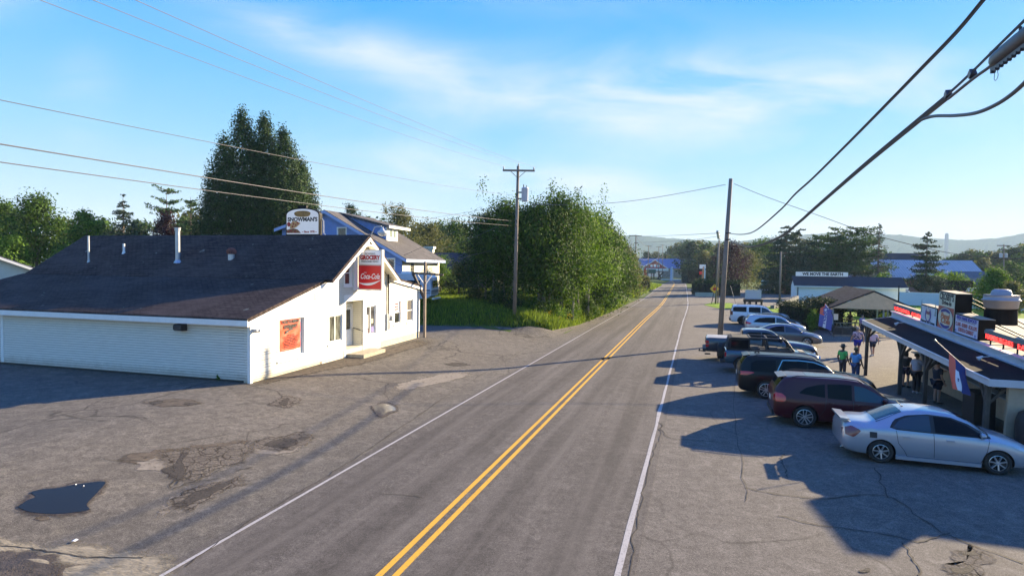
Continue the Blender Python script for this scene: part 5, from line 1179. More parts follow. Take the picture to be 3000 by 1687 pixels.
c.side('tail_light', [(-2.5, 1.10), (-2.2, 1.12), (-1.98, 1.09)], [(-2.5, .96), (-2.25, .96), (-1.98, 1.07)], TAIL, .014, nx=7)
for s_ in (-1, 1): MB().box(-2.56, -2.52, min(s_ * .4, s_ * .82), max(s_ * .4, s_ * .82), 1.0, 1.09).build('tail_light', CHROME, c.body)
MB().tube([(-1.9, 0, 1.78), (-1.8, 0, 1.85), (-1.7, 0, 1.78)], .03, n=6).build('antenna_fin', BLK, c.root); c.plate(-2.60, .92); q = MB(); q.prism([(-2.40, 1.70), (-2.15, 1.765), (-2.1, 1.74), (-2.38, 1.68)], 'y', -.56, .56); q.build('roof_spoiler', BLK, c.body)
c.finish(place((2244, 1170), -1.5, .98), HD, 5, .27)
# white full-size SUV
WPT = paintm('white_car_paint', (.72, .73, .76), .0, .3)
c = suv('white_estate', 'large boxy white sport utility car, farthest in the row at the drive-in', WPT, 2.68, 2.05, 1.93, 0, rearx=.25, rw=.42, wb=(1.55, 1.55), belt=1.18)
c.side('side_window', [(-2.42, 1.62), (-2.3, 1.72), (-1.2, 1.74)], [(-2.42, 1.28), (-1.32, 1.26)], GLS); c.side('side_window', [(-1.0, 1.70), (-.9, 1.74), (0.05, 1.745)], [(-1.0, 1.24), (0.05, 1.22)], GLS); c.side('side_window', [(.12, 1.74), (.4, 1.68), (.7, 1.54), (1.05, 1.25)], [(.12, 1.22), (1.05, 1.2)], GLSL)
c.line([(-1.1, 1.75), (-1.12, .7)]); c.line([(.08, 1.2), (.08, .4)]); c.handles((-.9, .3), 1.05, WPT); c.mirror(1.02, 1.28, WPT)
c.side('tail_light', [(-2.60, 1.30), (-2.44, 1.32)], [(-2.60, .92), (-2.44, .95)], TAILD, .014, nx=4); MB().box(-2.74, -2.60, -.9, .9, .40, .60).build('rear_bumper', PLASTIC, c.root)
for s_ in (-1, 1): MB().box(-2.67, -2.60, min(s_ * .62, s_ * .86), max(s_ * .62, s_ * .86), .92, 1.3).build('tail_light', TAILD, c.body)
c.finish(place((2176, 952), -1.55, 1.0), HD - R(2), 6, .27, RIMD)
# silver crossover
c = suv('silver_estate', 'silver compact crossover with red tail lights, third from the far end of the row', paintm('pale_silver_paint', (.42, .44, .50), .5, .3), 2.28, 1.84, 1.66, 0, rw=.35, wb=(1.3, 1.35), belt=1.0)
c.side('side_window', [(-1.65, 1.12), (-1.5, 1.28), (-1.2, 1.42), (-.7, 1.48), (-.05, 1.50)], [(-1.65, 1.08), (-.05, 1.04)], GLS); c.side('side_window', [(.02, 1.49), (.35, 1.44), (.68, 1.28), (1.05, 1.03)], [(.02, 1.03), (1.05, 1.0)], GLSL)
c.line([(-1.72, 1.08), (-1.5, 1.32), (-1.1, 1.47), (-.3, 1.535), (.25, 1.50), (.75, 1.30), (1.12, 1.03)], CHROME, .012, .012, name='window_line'); c.mirror(.98, 1.1); c.handles((-.6, .3), .88)
c.side('tail_light', [(-2.22, 1.10), (-2.0, 1.06), (-1.8, .98)], [(-2.22, .92), (-2.0, .88), (-1.8, .96)], TAIL, .014, nx=6)
for s_ in (-1, 1): MB().box(-2.26, -2.21, min(s_ * .5, s_ * .76), max(s_ * .5, s_ * .76), .90, 1.06).build('tail_light', TAIL, c.body)
c.side('headlight', [(1.75, .86), (2.0, .80), (2.1, .74)], [(1.75, .80), (2.0, .70), (2.1, .68)], HEAD, .012)
c.finish(place((2222, 983), -1.3, .91), HD - R(1), 5, .24)
# saloons
def saloon(name, label, paint, px, head, Lh=2.4, H=1.47):
    k = Lh / 2.28
    s2 = [(x * k, a, b, d if d < 1.2 else d * H / 1.505, w_ * 1.03, v_) for x, a, b, d, w_, v_ in [r_ for r_ in SAL]]
    c = Car(name, label, 'car', s2, paint, [(-1.38, .91), (1.40, .91)], .33, .22)
    hh = H / 1.505
    c.side('side_window', [(-1.25, 1.03), (-.95, 1.19 * hh), (-.6, 1.32 * hh), (-.2, 1.375 * hh), (-.05, 1.38 * hh)], [(-1.25, 1.0), (-.05, .97)], GLS); c.side('side_window', [(.02, 1.375 * hh), (.35, 1.33 * hh), (.75, 1.18 * hh), (1.08, .98)], [(.02, .965), (1.08, .94)], GLSL)
    c.line([(-1.32, 1.0), (-1.0, 1.22 * hh), (-.6, 1.36 * hh), (-.1, 1.42 * hh), (.35, 1.375 * hh), (.78, 1.22 * hh), (1.2, .96)], CHROME, .012, .01, name='window_line')
    c.topg('windscreen', .56, 1.24, .52, .66, GLS); c.topg('rear_window', -1.48, -.84, .6, .52, GLSL); c.mirror(1.02, 1.0); c.handles((-.74, .28), .8)
    c.side('headlight', [(1.8, .80), (2.0, .76), (2.22, .66)], [(1.8, .78), (2.05, .64), (2.22, .60)], HEAD, .014); c.side('tail_light', [(-2.3, .9), (-2.0, .92)], [(-2.3, .74), (-2.0, .8)], TAIL, .012, nx=5)
    c.line([(-.02, .95), (0, .3)]); c.line([(1.16, .9), (1.05, .4)]); c.finish(place(px, -1.38, .91), head, 7, .23); return c
SAL = st
SAL = [(-2.28, .42, .62, .78, .55, .50), (-2.25, .32, .66, .92, .70, .60), (-2.12, .24, .80, 1.03, .80, .66), (-1.85, .20, .93, 1.07, .865, .66), (-1.55, .19, .95, 1.12, .885, .62), (-1.30, .19, .955, 1.22, .89, .60), (-.75, .18, .95, 1.44, .893, .56), (-.25, .18, .94, 1.505, .895, .565), (.3, .18, .92, 1.475, .895, .57), (.75, .18, .90, 1.34, .895, .58), (1.18, .18, .88, 1.05, .89, .62), (1.45, .19, .84, .98, .885, .62), (1.85, .20, .76, .90, .86, .60), (2.1, .24, .68, .80, .80, .55), (2.22, .28, .60, .70, .70, .45), (2.28, .36, .50, .58, .56, .35)]
saloon('grey_saloon', 'dark grey four door saloon parked behind the dark pickup', paintm('graphite_paint', (.10, .105, .115), .5, .3), (2238, 1010), HD - R(1), 2.42, 1.5)
saloon('black_saloon', 'black saloon with a bright window line, next to the large white car', BLK, (2215, 965), HD - R(1), 2.42, 1.47)

# pickup
PKP = paintm('slate_pickup_paint', (.030, .035, .050), .3, .35)
st = [(-2.95, .62, 1.20, 1.33, .93, .86), (-2.92, .55, 1.24, 1.36, .965, .88), (-2.6, .55, 1.26, 1.38, .985, .90), (-1.15, .52, 1.26, 1.38, .985, .90), (-1.02, .52, 1.26, 1.40, .985, .90), (-.95, .50, 1.27, 1.86, .985, .74), (-.7, .48, 1.27, 1.93, .985, .74), (.2, .46, 1.25, 1.945, .985, .745), (.55, .46, 1.24, 1.88, .985, .745), (.95, .46, 1.22, 1.62, .985, .75), (1.30, .46, 1.20, 1.33, .985, .78), (1.6, .46, 1.16, 1.30, .98, .80), (2.4, .48, 1.08, 1.22, .96, .80), (2.75, .52, .98, 1.12, .92, .76), (2.88, .58, .86, .98, .86, .7), (2.92, .62, .78, .86, .8, .62)]
c = Car('slate_pickup', 'dark slate pickup with a covered bed and tow hitch, rear nearest the pole', 'pickup truck', st, PKP, [(-1.78, .99), (1.9, .99)], .40, .27, 1.15)
c.side('side_window', [(-.78, 1.70), (-.65, 1.78), (-.02, 1.80)], [(-.78, 1.36), (-.02, 1.34)], GLS); c.side('side_window', [(.05, 1.80), (.4, 1.78), (.72, 1.64), (1.12, 1.33)], [(.05, 1.335), (1.12, 1.29)], GLS)
c.topg('windscreen', .5, 1.32, .70, .78, GLSL); c.topg('bed_cover', -2.88, -1.08, .84, .86, mat('grey_bed_cover', (.30, .31, .32), .6, var=.08), .02)
MB().box(-1.0, -.99, -.6, .6, 1.48, 1.76).build('rear_window', GLS, c.body); c.line([(-.88, 1.26), (-.85, .6)]); c.line([(.02, 1.26), (.02, .55)]); c.line([(1.15, 1.24), (1.1, .6)]); c.line([(-1.06, 1.3), (-1.06, .6)]); c.handles((-.66, .24), 1.15, PKP); c.mirror(1.05, 1.4, PLASTIC)
q = MB(); q.tube([(-.95, 0, 1.93), (-.9, 0, 1.98), (-.85, 0, 1.94)], .02, n=5); q.build('antenna_fin', PLASTIC, c.root)
for s_ in (-1, 1):
    q = MB(); q.box(-2.965, -2.80, min(s_ * .84, s_ * .985), max(s_ * .84, s_ * .985), .86, 1.22); tl = q.build('tail_light', TAIL, c.root); q = MB(); q.box(-2.975, -2.80, min(s_ * .86, s_ * .99), max(s_ * .86, s_ * .99), 1.0, 1.05); q.box(-2.975, -2.94, min(s_ * .84, s_ * .87), max(s_ * .84, s_ * .87), .9, 1.2); q.build('lamp_divider', CHROME, tl)
q = MB(); q.box(-3.12, -2.95, -.95, .95, .55, .75); q.build('rear_bumper', PLASTIC, c.root); q = MB(); q.box(-3.35, -3.1, -.03, .03, .45, .51); q.tube([(-3.3, 0, .5), (-3.3, 0, .62)], .03, n=8); q.build('tow_hitch', PLASTIC, c.root); q = MB(); q.tube([(-2.7, -.75, .42), (-3.0, -.85, .42)], .045, n=8); q.build('exhaust', PLASTIC, c.root)
c.finish(place((2130, 1062), -1.78, .99), HD, 6, .27)

# open-top off-roader
TEAL = paintm('teal_blue_paint', (.035, .075, .105), .3, .35)
st = [(-2.2, .62, .98, 1.10, .86, .78), (-2.17, .52, 1.06, 1.18, .92, .84), (-2.05, .50, 1.08, 1.20, .95, .86), (-1.0, .50, 1.10, 1.21, .955, .86), (.9, .50, 1.10, 1.21, .955, .86), (1.05, .50, 1.10, 1.24, .955, .86), (1.3, .50, 1.09, 1.23, .955, .85), (1.9, .52, 1.05, 1.18, .94, .82), (2.15, .56, .98, 1.10, .90, .76), (2.24, .62, .88, .98, .84, .68)]
c = Car('open_off_roader', 'blue-green off-road car with its top off and a spare wheel on the tailgate', 'off-road car', st, TEAL, [(-1.32, .96), (1.36, .96)], .42, .28, 1.2)
q = MB(); q.box(-.95, .98, -.80, .80, 1.16, 1.262); q.build('cabin_floor', mat('dark_cabin', (.012, .012, .014), .8), c.body)
tp_ = MB(); pr_ = [(-2.12, 1.18), (-2.0, 1.80), (-1.85, 1.86), (-1.02, 1.86), (-1.0, 1.80), (-1.0, 1.18)]; tp_.prism(pr_, 'y', -.80, .80); sofft = tp_.build('soft_top', mat('black_canvas', (.014, .014, .016), .8, var=.2), c.root, 'black canvas rear top')
for s_ in (-1, 1): MB().box(-1.9, -1.08, min(s_ * .803, s_ * .81), max(s_ * .803, s_ * .81), 1.30, 1.72).build('side_window', GLS, sofft)
MB().box(-2.125, -2.06, -.7, .7, 1.25, 1.3).build('tailgate_edge', PLASTIC, c.root)
q = MB()
for s_ in (-1, 1):
    q.tube([(-1.0, s_ * .74, 1.84), (.55, s_ * .70, 1.84), (.66, s_ * .70, 1.80), (1.06, s_ * .76, 1.26)], .045, n=7); q.tube([(-.25, s_ * .75, 1.2), (-.2, s_ * .72, 1.84)], .05, n=7)
q.tube([(-.2, -.72, 1.84), (-.2, .72, 1.84)], .045, n=7); q.tube([(.66, -.70, 1.80), (.66, .70, 1.80)], .04, n=7); q.tube([(-1.0, -.74, 1.84), (-1.0, .74, 1.84)], .05, n=7); q.build('roll_bars', PLASTIC, c.root)
MB().grid([[(.69, -.66, 1.77), (.69, .66, 1.77)], [(1.08, -.73, 1.27), (1.08, .73, 1.27)]]).build('windscreen', GLSL, c.root)
for x_ in (-.75, .15):
    for s_ in (-1, 1):
        q = MB(); q.box(x_ - .25, x_ + .25, s_ * .36 - .22, s_ * .36 + .22, 1.2, 1.32); q.prism([(x_ - .34, 1.3), (x_ - .2, 1.3), (x_ - .3, 1.68), (x_ - .4, 1.68)], 'y', s_ * .36 - .2, s_ * .36 + .2); q.lathe([(.001, 1.68), (.10, 1.72), (.10, 1.82), (.001, 1.86)], cx=x_ - .36, cy=s_ * .36, n=10); q.build('seat', mat('seat_black', (.02, .02, .022), .7), c.root)
q = MB(); q.lathe([(.16, -.015), (.17, 0), (.185, 0), (.19, -.015)], n=16, ax='y'); q.v = [(vy * .3 + .62, vx + .36, vz + 1.38) for vx, vy, vz in q.v]; q.build('steering_wheel', PLASTIC, c.root)
q = MB(); q.lathe([(.001, 0), (.22, 0), (.26, .04), (.38, .02), (.42, -.04), (.42, -.22), (.36, -.27), (.001, -.27)], n=28, ax='y'); q.v = [(-2.2 - .27 - vy - .02 if False else -2.24 + (-vy - .27) * 1.0, vx, vz + 1.02) for vx, vy, vz in q.v]; q.build('spare_wheel', TYRE, c.root, smooth=False)
for s_ in (-1, 1): MB().box(-2.215, -2.13, min(s_ * .80, s_ * .93), max(s_ * .80, s_ * .93), .86, 1.08).build('tail_light', TAIL, c.root)
q = MB(); q.box(-2.42, -2.2, -.9, .9, .52, .68); q.box(2.2, 2.42, -.85, .85, .52, .72); q.build('bumpers', PLASTIC, c.root); c.line([(-.98, 1.08), (-.95, .56)]); c.line([(0, 1.08), (0, .56)]); c.line([(.98, 1.08), (.9, .56)]); c.mirror(.98, 1.32, PLASTIC)
MB().tube([(2.0, -.35, 1.2), (1.3, -.40, 1.26)], .012, n=5).build('bonnet_seam', PLASTIC, c.body); c.topg('bonnet_vent', 1.35, 1.6, .5, .5, mat('matt_tan', (.35, .31, .22), .6), .01, nx=3)
for s_ in (-1, 1): MB().tube([(2.18, s_ * .62, .96), (2.26, s_ * .62, .96)], .13, n=16).build('headlight', HEAD, c.root)
c.finish(place((2176, 1096), -1.32, .96), HD, 6, .24, RIMD)
# far cars: light copies made from the saloon and the crossover
def farcar(src, px, head, label, paint):
    o = copy_tree(src); p = G(*px, 0); o.location = (p.x, p.y, .01); o.rotation_euler = (0, 0, head); o['label'] = label; o['group'] = 'cars parked far beyond the bend'
    for ch in [q for q in bpy.data.objects if q.parent == o and q.name.startswith('body')]:
        ch.data = ch.data.copy(); ch.data.materials[0] = paint
    return o
srcs = {o.name: o for o in bpy.data.objects}
farcar(srcs['grey_saloon'], (2037, 808), R(-95), 'small white saloon far off beside the roadside hedge, left of the banner', WPT)
farcar(srcs['silver_estate'], (2091, 811), R(170), 'pale car far off just right of the orange banner', WPT)
# ------------------------------------------------------------------ people
def skin_mesh(nodes, edges, sub=1):
    """nodes: name -> (pos, radius)"""
    names = list(nodes); me = bpy.data.meshes.new('m'); me.from_pydata([nodes[n][0] for n in names], [(names.index(a), names.index(b)) for a, b in edges], [])
    o = bpy.data.objects.new('tmp', me); C.objects.link(o); o.modifiers.new('s', 'SKIN')
    lay = me.skin_vertices[0] if me.skin_vertices else None
    for i, n in enumerate(names):
        r_ = nodes[n][1]; lay.data[i].radius = (r_, r_) if not isinstance(r_, tuple) else r_
        lay.data[i].use_root = (i == 0)
    sb = o.modifiers.new('u', 'SUBSURF'); sb.levels = sub; sb.render_levels = sub
    m2 = eval_mesh(o); bpy.data.objects.remove(o); m2.polygons.foreach_set('use_smooth', [True] * len(m2.polygons)); return m2
SKIN = mat('skin', (.42, .24, .17), .6, var=.05); SKIND = mat('brown_skin', (.10, .055, .035), .6)
def person(px, py, face, label, h=1.75, skin=None, shirt=(.5, .5, .5), trou=(.1, .1, .1), long_trou=False, hair=(.1, .08, .06), hairlen=0, hat=None, stout=1.0, pose='stand', pos=None, shirtmat=None, shoe=(.03, .03, .03), arms=None, group=None):
    skin = skin or SKIN; k = h / 1.75; st = stout
    p = Vector(pos) if pos is not None else G(px, py, 0)
    e = empty('person', (p.x, p.y, T(p.x, p.y) + .005), face, label, 'person', group)
    wl = .16 if pose == 'walk' else .0
    arms = arms or {}
    N = {'pel': ((0, 0, .95), (.15 * st, .11 * st)), 'bel': ((0, .02, 1.08), (.15 * st, .12 * st)), 'chest': ((0, 0, 1.30), (.165 * st, .115 * st)), 'sh': ((0, 0, 1.43), (.12, .08)), 'neck': ((0, .005, 1.50), .052), 'jaw': ((0, .02, 1.575), (.066, .075)), 'head': ((0, .012, 1.655), (.078, .095)), 'top': ((0, .0, 1.735), (.048, .058))}
    E = [('pel', 'bel'), ('bel', 'chest'), ('chest', 'sh'), ('sh', 'neck'), ('neck', 'jaw'), ('jaw', 'head'), ('head', 'top')]
    for s, n in ((-1, 'l'), (1, 'r')):
        fy = wl * s; kneef = abs(fy) * .3
        N['hip' + n] = ((s * .10, 0, .90), .095 * st); N['kn' + n] = ((s * .11, fy * .5 + .02 + kneef, .50), .062); N['ca' + n] = ((s * .112, fy * .8, .36), .058); N['an' + n] = ((s * .115, fy - (.02 if fy < 0 else 0), .09 + (.03 if fy < -.1 else 0)), .038); N['to' + n] = ((s * .13, fy + .14, .035), .034)
        el, ha = arms.get(n, ((s * .30, -.02 - s * wl * .4, 1.13), (s * .31, .08 - s * wl, .90)))
        N['s' + n] = ((s * (.175 + .02 * st), 0, 1.42), .062); N['el' + n] = (el, .043); N['wr' + n] = (ha, .028); hv = (Vector(ha) - Vector(el)).normalized(); N['pa' + n] = (tuple(Vector(ha) + hv * .07), (.036, .02))
        E += [('pel', 'hip' + n), ('hip' + n, 'kn' + n), ('kn' + n, 'ca' + n), ('ca' + n, 'an' + n), ('an' + n, 'to' + n), ('sh', 's' + n), ('s' + n, 'el' + n), ('el' + n, 'wr' + n), ('wr' + n, 'pa' + n)]
    me = skin_mesh(N, E, 1); me.materials.clear(); me.materials.append(skin)
    bm = bmesh.new(); bm.from_mesh(me)
    mb = MB()
    for s, n in ((-1, 'l'), (1, 'r')):
        a = Vector(N['pa' + n][0]); d = (a - Vector(N['wr' + n][0])).normalized(); b1, b2 = basis(d)
        for i, (o_, L_) in enumerate(((-.027, .062), (-.009, .074), (.009, .069), (.027, .055))):
            q0 = a + Vector((0, 1, 0)) * o_ + d * .01; q1 = q0 + d * L_ * .5 + Vector((-s * .005, 0, 0)); q2 = q1 + (d + Vector((-s * .5, .1, 0))).normalized() * L_ * .5; mb.tube([q0, q1, q2], [.0095, .009, .0065], n=5)
        q0 = a - d * .03 + Vector((0, .03, 0)); mb.tube([q0, q0 + d * .03 + Vector((-s * .01, .03, 0)), q0 + d * .06 + Vector((-s * .015, .035, 0))], [.012, .010, .008], n=5)
    # nose, ears, brow
    mb.tube([(0, .105, 1.655), (0, .128, 1.618), (0, .108, 1.605)], [.008, .014, .010], n=5)
    for s in (-1, 1): mb.tube([(s * .078, .0, 1.655), (s * .09, -.01, 1.64), (s * .078, .0, 1.61)], [.012, .016, .008], n=5)
    mb.tube([(-.025, .103, 1.575), (0, .108, 1.573), (.025, .103, 1.575)], .006, n=4)
    t2 = bpy.data.meshes.new('t'); t2.from_pydata(mb.v, [], mb.f); bm.from_mesh(t2); bm.to_mesh(me); bm.free()
    body = link('body', me, e); body.scale = (k, k, k)
    q = MB(); [q.tube([(s * .032, .098, 1.648), (s * .032, .108, 1.648)], .011, n=6) for s in (-1, 1)]; ey = q.build('eyes', mat('eye_dark', (.02, .015, .012), .3), body)
    # clothing: slightly larger skins over the same joints
    def sub_(ns, grow): return {n: (N[n][0], tuple(x + grow for x in N[n][1]) if isinstance(N[n][1], tuple) else N[n][1] + grow) for n in ns}
    S = sub_(['pel', 'bel', 'chest', 'sh'], .022); S['pel'] = ((0, 0, .93), (.165 * st, .13 * st)); 
    for n in 'lr':
        S['s' + n] = (N['s' + n][0], .078); a, b = Vector(N['s' + n][0]), Vector(N['el' + n][0]); S['m' + n] = (tuple(a.lerp(b, .72)), .066)
    sm_ = skin_mesh(S, [('pel', 'bel'), ('bel', 'chest'), ('chest', 'sh'), ('sh', 'sl'), ('sl', 'ml'), ('sh', 'sr'), ('sr', 'mr')], 1)
    sm_.materials.clear(); sm_.materials.append(shirtmat or mat('cloth_%d_%d_%d' % tuple(int(x * 99) for x in shirt), shirt, .85)); sh_ = link('shirt', sm_, e); sh_.scale = (k, k, k)
    Tn = {'pel': ((0, 0, .96), (.152 * st, .118 * st))}
    for n in 'lr':
        Tn['hip' + n] = (N['hip' + n][0], .108 * st)
        if long_trou: Tn['kn' + n] = (N['kn' + n][0], .078); Tn['an' + n] = (N['an' + n][0], .058)
        else: Tn['kn' + n] = (tuple(Vector(N['hip' + n][0]).lerp(Vector(N['kn' + n][0]), .82)), .092 * st)
    te = [('pel', 'hipl'), ('hipl', 'knl'), ('pel', 'hipr'), ('hipr', 'knr')] + ([('knl', 'anl'), ('knr', 'anr')] if long_trou else [])
    tm_ = skin_mesh(Tn, te, 1); tm_.materials.clear(); tm_.materials.append(mat('cloth_%d_%d_%d' % tuple(int(x * 99) for x in trou), trou, .85)); to_ = link('trousers' if long_trou else 'shorts', tm_, e); to_.scale = (k, k, k)
    for s, n in ((-1, 'l'), (1, 'r')):
        q = MB(); a, b = Vector(N['an' + n][0]), Vector(N['to' + n][0]); q.tube([a + Vector((0, -.06, -.045)), a + Vector((0, .0, -.035)), b + Vector((0, -.02, .0)), b + Vector((0, .05, 0))], [.042, .05, .045, .028], n=8); o = q.build('shoe', mat('cloth_%d_%d_%d' % tuple(int(x * 99) for x in shoe), shoe, .7), e, smooth=True); o.scale = (k, k, k)
    if hair:
        q = MB(); hl = 1.60 - hairlen
        prof = [(.001, 1.762), (.05, 1.755), (.082, 1.71), (.092, 1.665)] + ([(.088, 1.62)] if not hairlen else [(.098, 1.58), (.10, hl + .06), (.07, hl)])
        q.lathe(prof, n=16); q.v = [(x, (y * 1.12 if y < 0 else min(y * 1.05, .045 if z < 1.70 else .09)) - .012, z) for x, y, z in q.v]; o = q.build('hair', mat('hair_%d_%d_%d' % tuple(int(x * 99) for x in hair), hair, .8, var=.2, scale=30), e, smooth=True); o.scale = (k, k, k)
    if hat:
        kind, colr = hat; q = MB()
        if kind == 'brim': q.lathe([(.001, 1.815), (.06, 1.82), (.088, 1.80), (.098, 1.715), (.17, 1.70), (.185, 1.712), (.172, 1.706), (.1, 1.705)], n=24)
        else:
            q.lathe([(.001, 1.775), (.05, 1.77), (.085, 1.74), (.10, 1.69), (.10, 1.68)], n=20); q.grid([[(x, .09 + (.09 if j else 0) * (1 - (x / .08) ** 2 * .5), 1.69 - .02 * j) for x in (-.08, -.04, 0, .04, .08)] for j in (0, 1)])
        o = q.build('hat', mat('hat_%d_%d_%d' % tuple(int(x * 99) for x in colr), colr, .85), e, smooth=True); o.scale = (k, k, k)
    return e
g = NT('camo_shirt'); v = g.obj; cc = g.mix(g.ramp(g.noise(g.map(v, sc=(1, 1, 1.8)), 9, 2, .5), [(.50, 0.0), (.53, 1.0)]), (.62, .45, .52), (.05, .04, .10)); CAMO = g.out(cc, .85, .2)
AZ = lambda d: -R(d)   # facing azimuth clockwise from +y
person(2511, 1041, AZ(15), 'stout man in a pink and navy patterned shirt and blue shorts walking away', 1.80, shirt=(.5, .4, .45), shirtmat=CAMO, trou=(.03, .03, .28), hair=(.32, .26, .22), stout=1.22, pose='walk')
person(2556, 1043, AZ(10), 'woman with long blonde hair in a pale pink top walking beside the canopy post', 1.66, shirt=(.62, .48, .58), trou=(.03, .035, .06), hair=(.68, .58, .38), hairlen=.24, stout=1.05, pose='walk', shoe=(.5, .5, .5))
person(2467, 1110, AZ(75), 'man in a bright green shirt and brimmed hat standing by the cars', 1.68, skin=SKIND, shirt=(.06, .42, .10), trou=(.05, .05, .06), long_trou=True, hat=('brim', (.06, .055, .04)), hair=(.02, .02, .02))
person(2505, 1124, AZ(70), 'person in a blue shirt and olive cap standing by the cars', 1.72, skin=SKIND, shirt=(.10, .30, .58), trou=(.04, .07, .16), long_trou=True, hat=('cap', (.20, .17, .05)), hair=(.02, .02, .02), stout=1.12)
def under(x, y): return Mc @ Vector((x, y, 0))
person(0, 0, AZ(70), 'person in black by the second canopy post, waiting in the queue', 1.68, shirt=(.015, .015, .02), trou=(.03, .02, .04), pos=under(-3.2, -1.0), hair=(.05, .03, .02), hairlen=.1)
person(0, 0, AZ(85), 'heavy person in a white shirt and dark trousers at the serving window', 1.76, shirt=(.42, .42, .52), trou=(.015, .015, .02), long_trou=True, pos=under(-4.6, -.95), hair=(.05, .04, .03), stout=1.25, shoe=(.4, .4, .42), arms={'r': ((.28, .18, 1.2), (.2, .42, 1.25))})
person(0, 0, AZ(95), 'person in navy shorts and a dark shirt in the canopy shade, nearest the camera', 1.74, shirt=(.02, .025, .05), trou=(.012, .012, .03), pos=under(-6.6, -1.0), hair=(.03, .025, .02), stout=1.2, arms={'l': ((-.28, .12, 1.18), (-.12, .28, 1.3))})
p_ = at(2524, 1000, 47.5); person(0, 0, AZ(160), 'person in a lilac shirt standing beside the pavilion post', 1.72, shirt=(.28, .22, .42), trou=(.02, .02, .04), long_trou=True, pos=(p_.x, p_.y, 0), hair=(.05, .04, .03), stout=1.15)
p_ = at(2488, 1000, 52); person(0, 0, AZ(250), 'dark haired person under the pavilion against the bright lawn', 1.62, shirt=(.03, .03, .035), trou=(.03, .03, .05), long_trou=True, pos=(p_.x, p_.y, 0), hair=(.03, .02, .015), hairlen=.15)
# ------------------------------------------------------------------ plants
def leafmat(name, a, b, tr=.3, rough=.75):
    m = bpy.data.materials.new(name); m.use_nodes = True; t = m.node_tree; pb = t.nodes['Principled BSDF']; out = t.nodes['Material Output']
    gm = t.nodes.new('ShaderNodeNewGeometry'); r_ = t.nodes.new('ShaderNodeValToRGB'); r_.color_ramp.elements[0].color = (*a, 1); r_.color_ramp.elements[1].color = (*b, 1)
    t.links.new(gm.outputs['Random Per Island'], r_.inputs[0]); t.links.new(r_.outputs[0], pb.inputs['Base Color']); pb.inputs['Roughness'].default_value = rough; pb.inputs['Specular IOR Level'].default_value = .25
    tl = t.nodes.new('ShaderNodeBsdfTranslucent'); hsv = t.nodes.new('ShaderNodeHueSaturation'); hsv.inputs['Value'].default_value = 1.3; hsv.inputs['Hue'].default_value = .49
    t.links.new(r_.outputs[0], hsv.inputs['Color']); t.links.new(hsv.outputs[0], tl.inputs[0])
    mx = t.nodes.new('ShaderNodeMixShader'); mx.inputs[0].default_value = tr; t.links.new(pb.outputs[0], mx.inputs[1]); t.links.new(tl.outputs[0], mx.inputs[2]); t.links.new(mx.outputs[0], out.inputs[0]); MATS[name] = m; return m
LF = {'mid': leafmat('leaves_mid_green', (.016, .042, .005), (.075, .15, .014)), 'dark': leafmat('leaves_dark_green', (.008, .025, .006), (.035, .075, .014), .2),
      'bright': leafmat('leaves_bright_green', (.03, .08, .006), (.14, .25, .02), .3), 'olive': leafmat('leaves_olive', (.05, .06, .018), (.13, .14, .04), .35),
      'cedar': leafmat('cedar_sprays', (.008, .026, .006), (.034, .080, .012), .12), 'pine': leafmat('pine_needles', (.026, .060, .018), (.075, .135, .035), .2), 'spruce': leafmat('spruce_needles', (.022, .045, .024), (.05, .085, .042), .15),
      'purple': leafmat('purple_leaves', (.018, .008, .012), (.06, .022, .028), .25), 'grass': leafmat('grass_blades', (.085, .15, .012), (.25, .35, .028), .35), 'lawn': leafmat('short_grass_blades', (.12, .24, .02), (.22, .40, .04), .4),
      'hedge': leafmat('hedge_leaves', (.012, .022, .010), (.035, .055, .018), .2), 'gold': leafmat('goldenrod_flowers', (.42, .32, .03), (.6, .45, .05), .3), 'darkgrass': leafmat('dark_grass_blades', (.05, .09, .010), (.14, .20, .02), .3)}  # darkgrass: darker weeds, mixed in at random
BARK = mat('bark', (.12, .09, .07), .9, var=.3, scale=6, bump=.6, stretch=(3, 3, .6)); BARKP = mat('pale_bark', (.34, .31, .27), .85, var=.35, scale=5, bump=.4, stretch=(2, 2, .6))
def rand_dirs(n):
    v = rng.normal(size=(n, 3)); return v / np.linalg.norm(v, axis=1)[:, None]
def lq(P, size, asp=.62, up=None):
    n = len(P)
    if P.shape[1] == 6:
        N = P[:, 3:] / np.linalg.norm(P[:, 3:], axis=1)[:, None] + rng.normal(size=(n, 3)) * .42; P = P[:, :3]; a = np.cross(N, rand_dirs(n)); a /= np.linalg.norm(a, axis=1)[:, None] + 1e-9; b = np.cross(N, a); b /= np.linalg.norm(b, axis=1)[:, None] + 1e-9
        s = size * rng.uniform(.65, 1.35, n)[:, None]; return np.stack([P - a * s * .5, P + b * s * .5 * asp, P + a * s * .5, P - b * s * .5 * asp], 1)
    a = rand_dirs(n)
    if up is not None: a = a * (1 - up) + np.array([0, 0, 1.0]) * up * 0 + rand_dirs(n) * 0; a[:, 2] *= (1 - up); a /= np.linalg.norm(a, axis=1)[:, None]
    b = np.cross(a, rand_dirs(n)); b /= np.linalg.norm(b, axis=1)[:, None] + 1e-9
    s = size * rng.uniform(.65, 1.35, n)[:, None]
    return np.stack([P - a * s * .5, P + b * s * .5 * asp, P + a * s * .5, P - b * s * .5 * asp], 1)
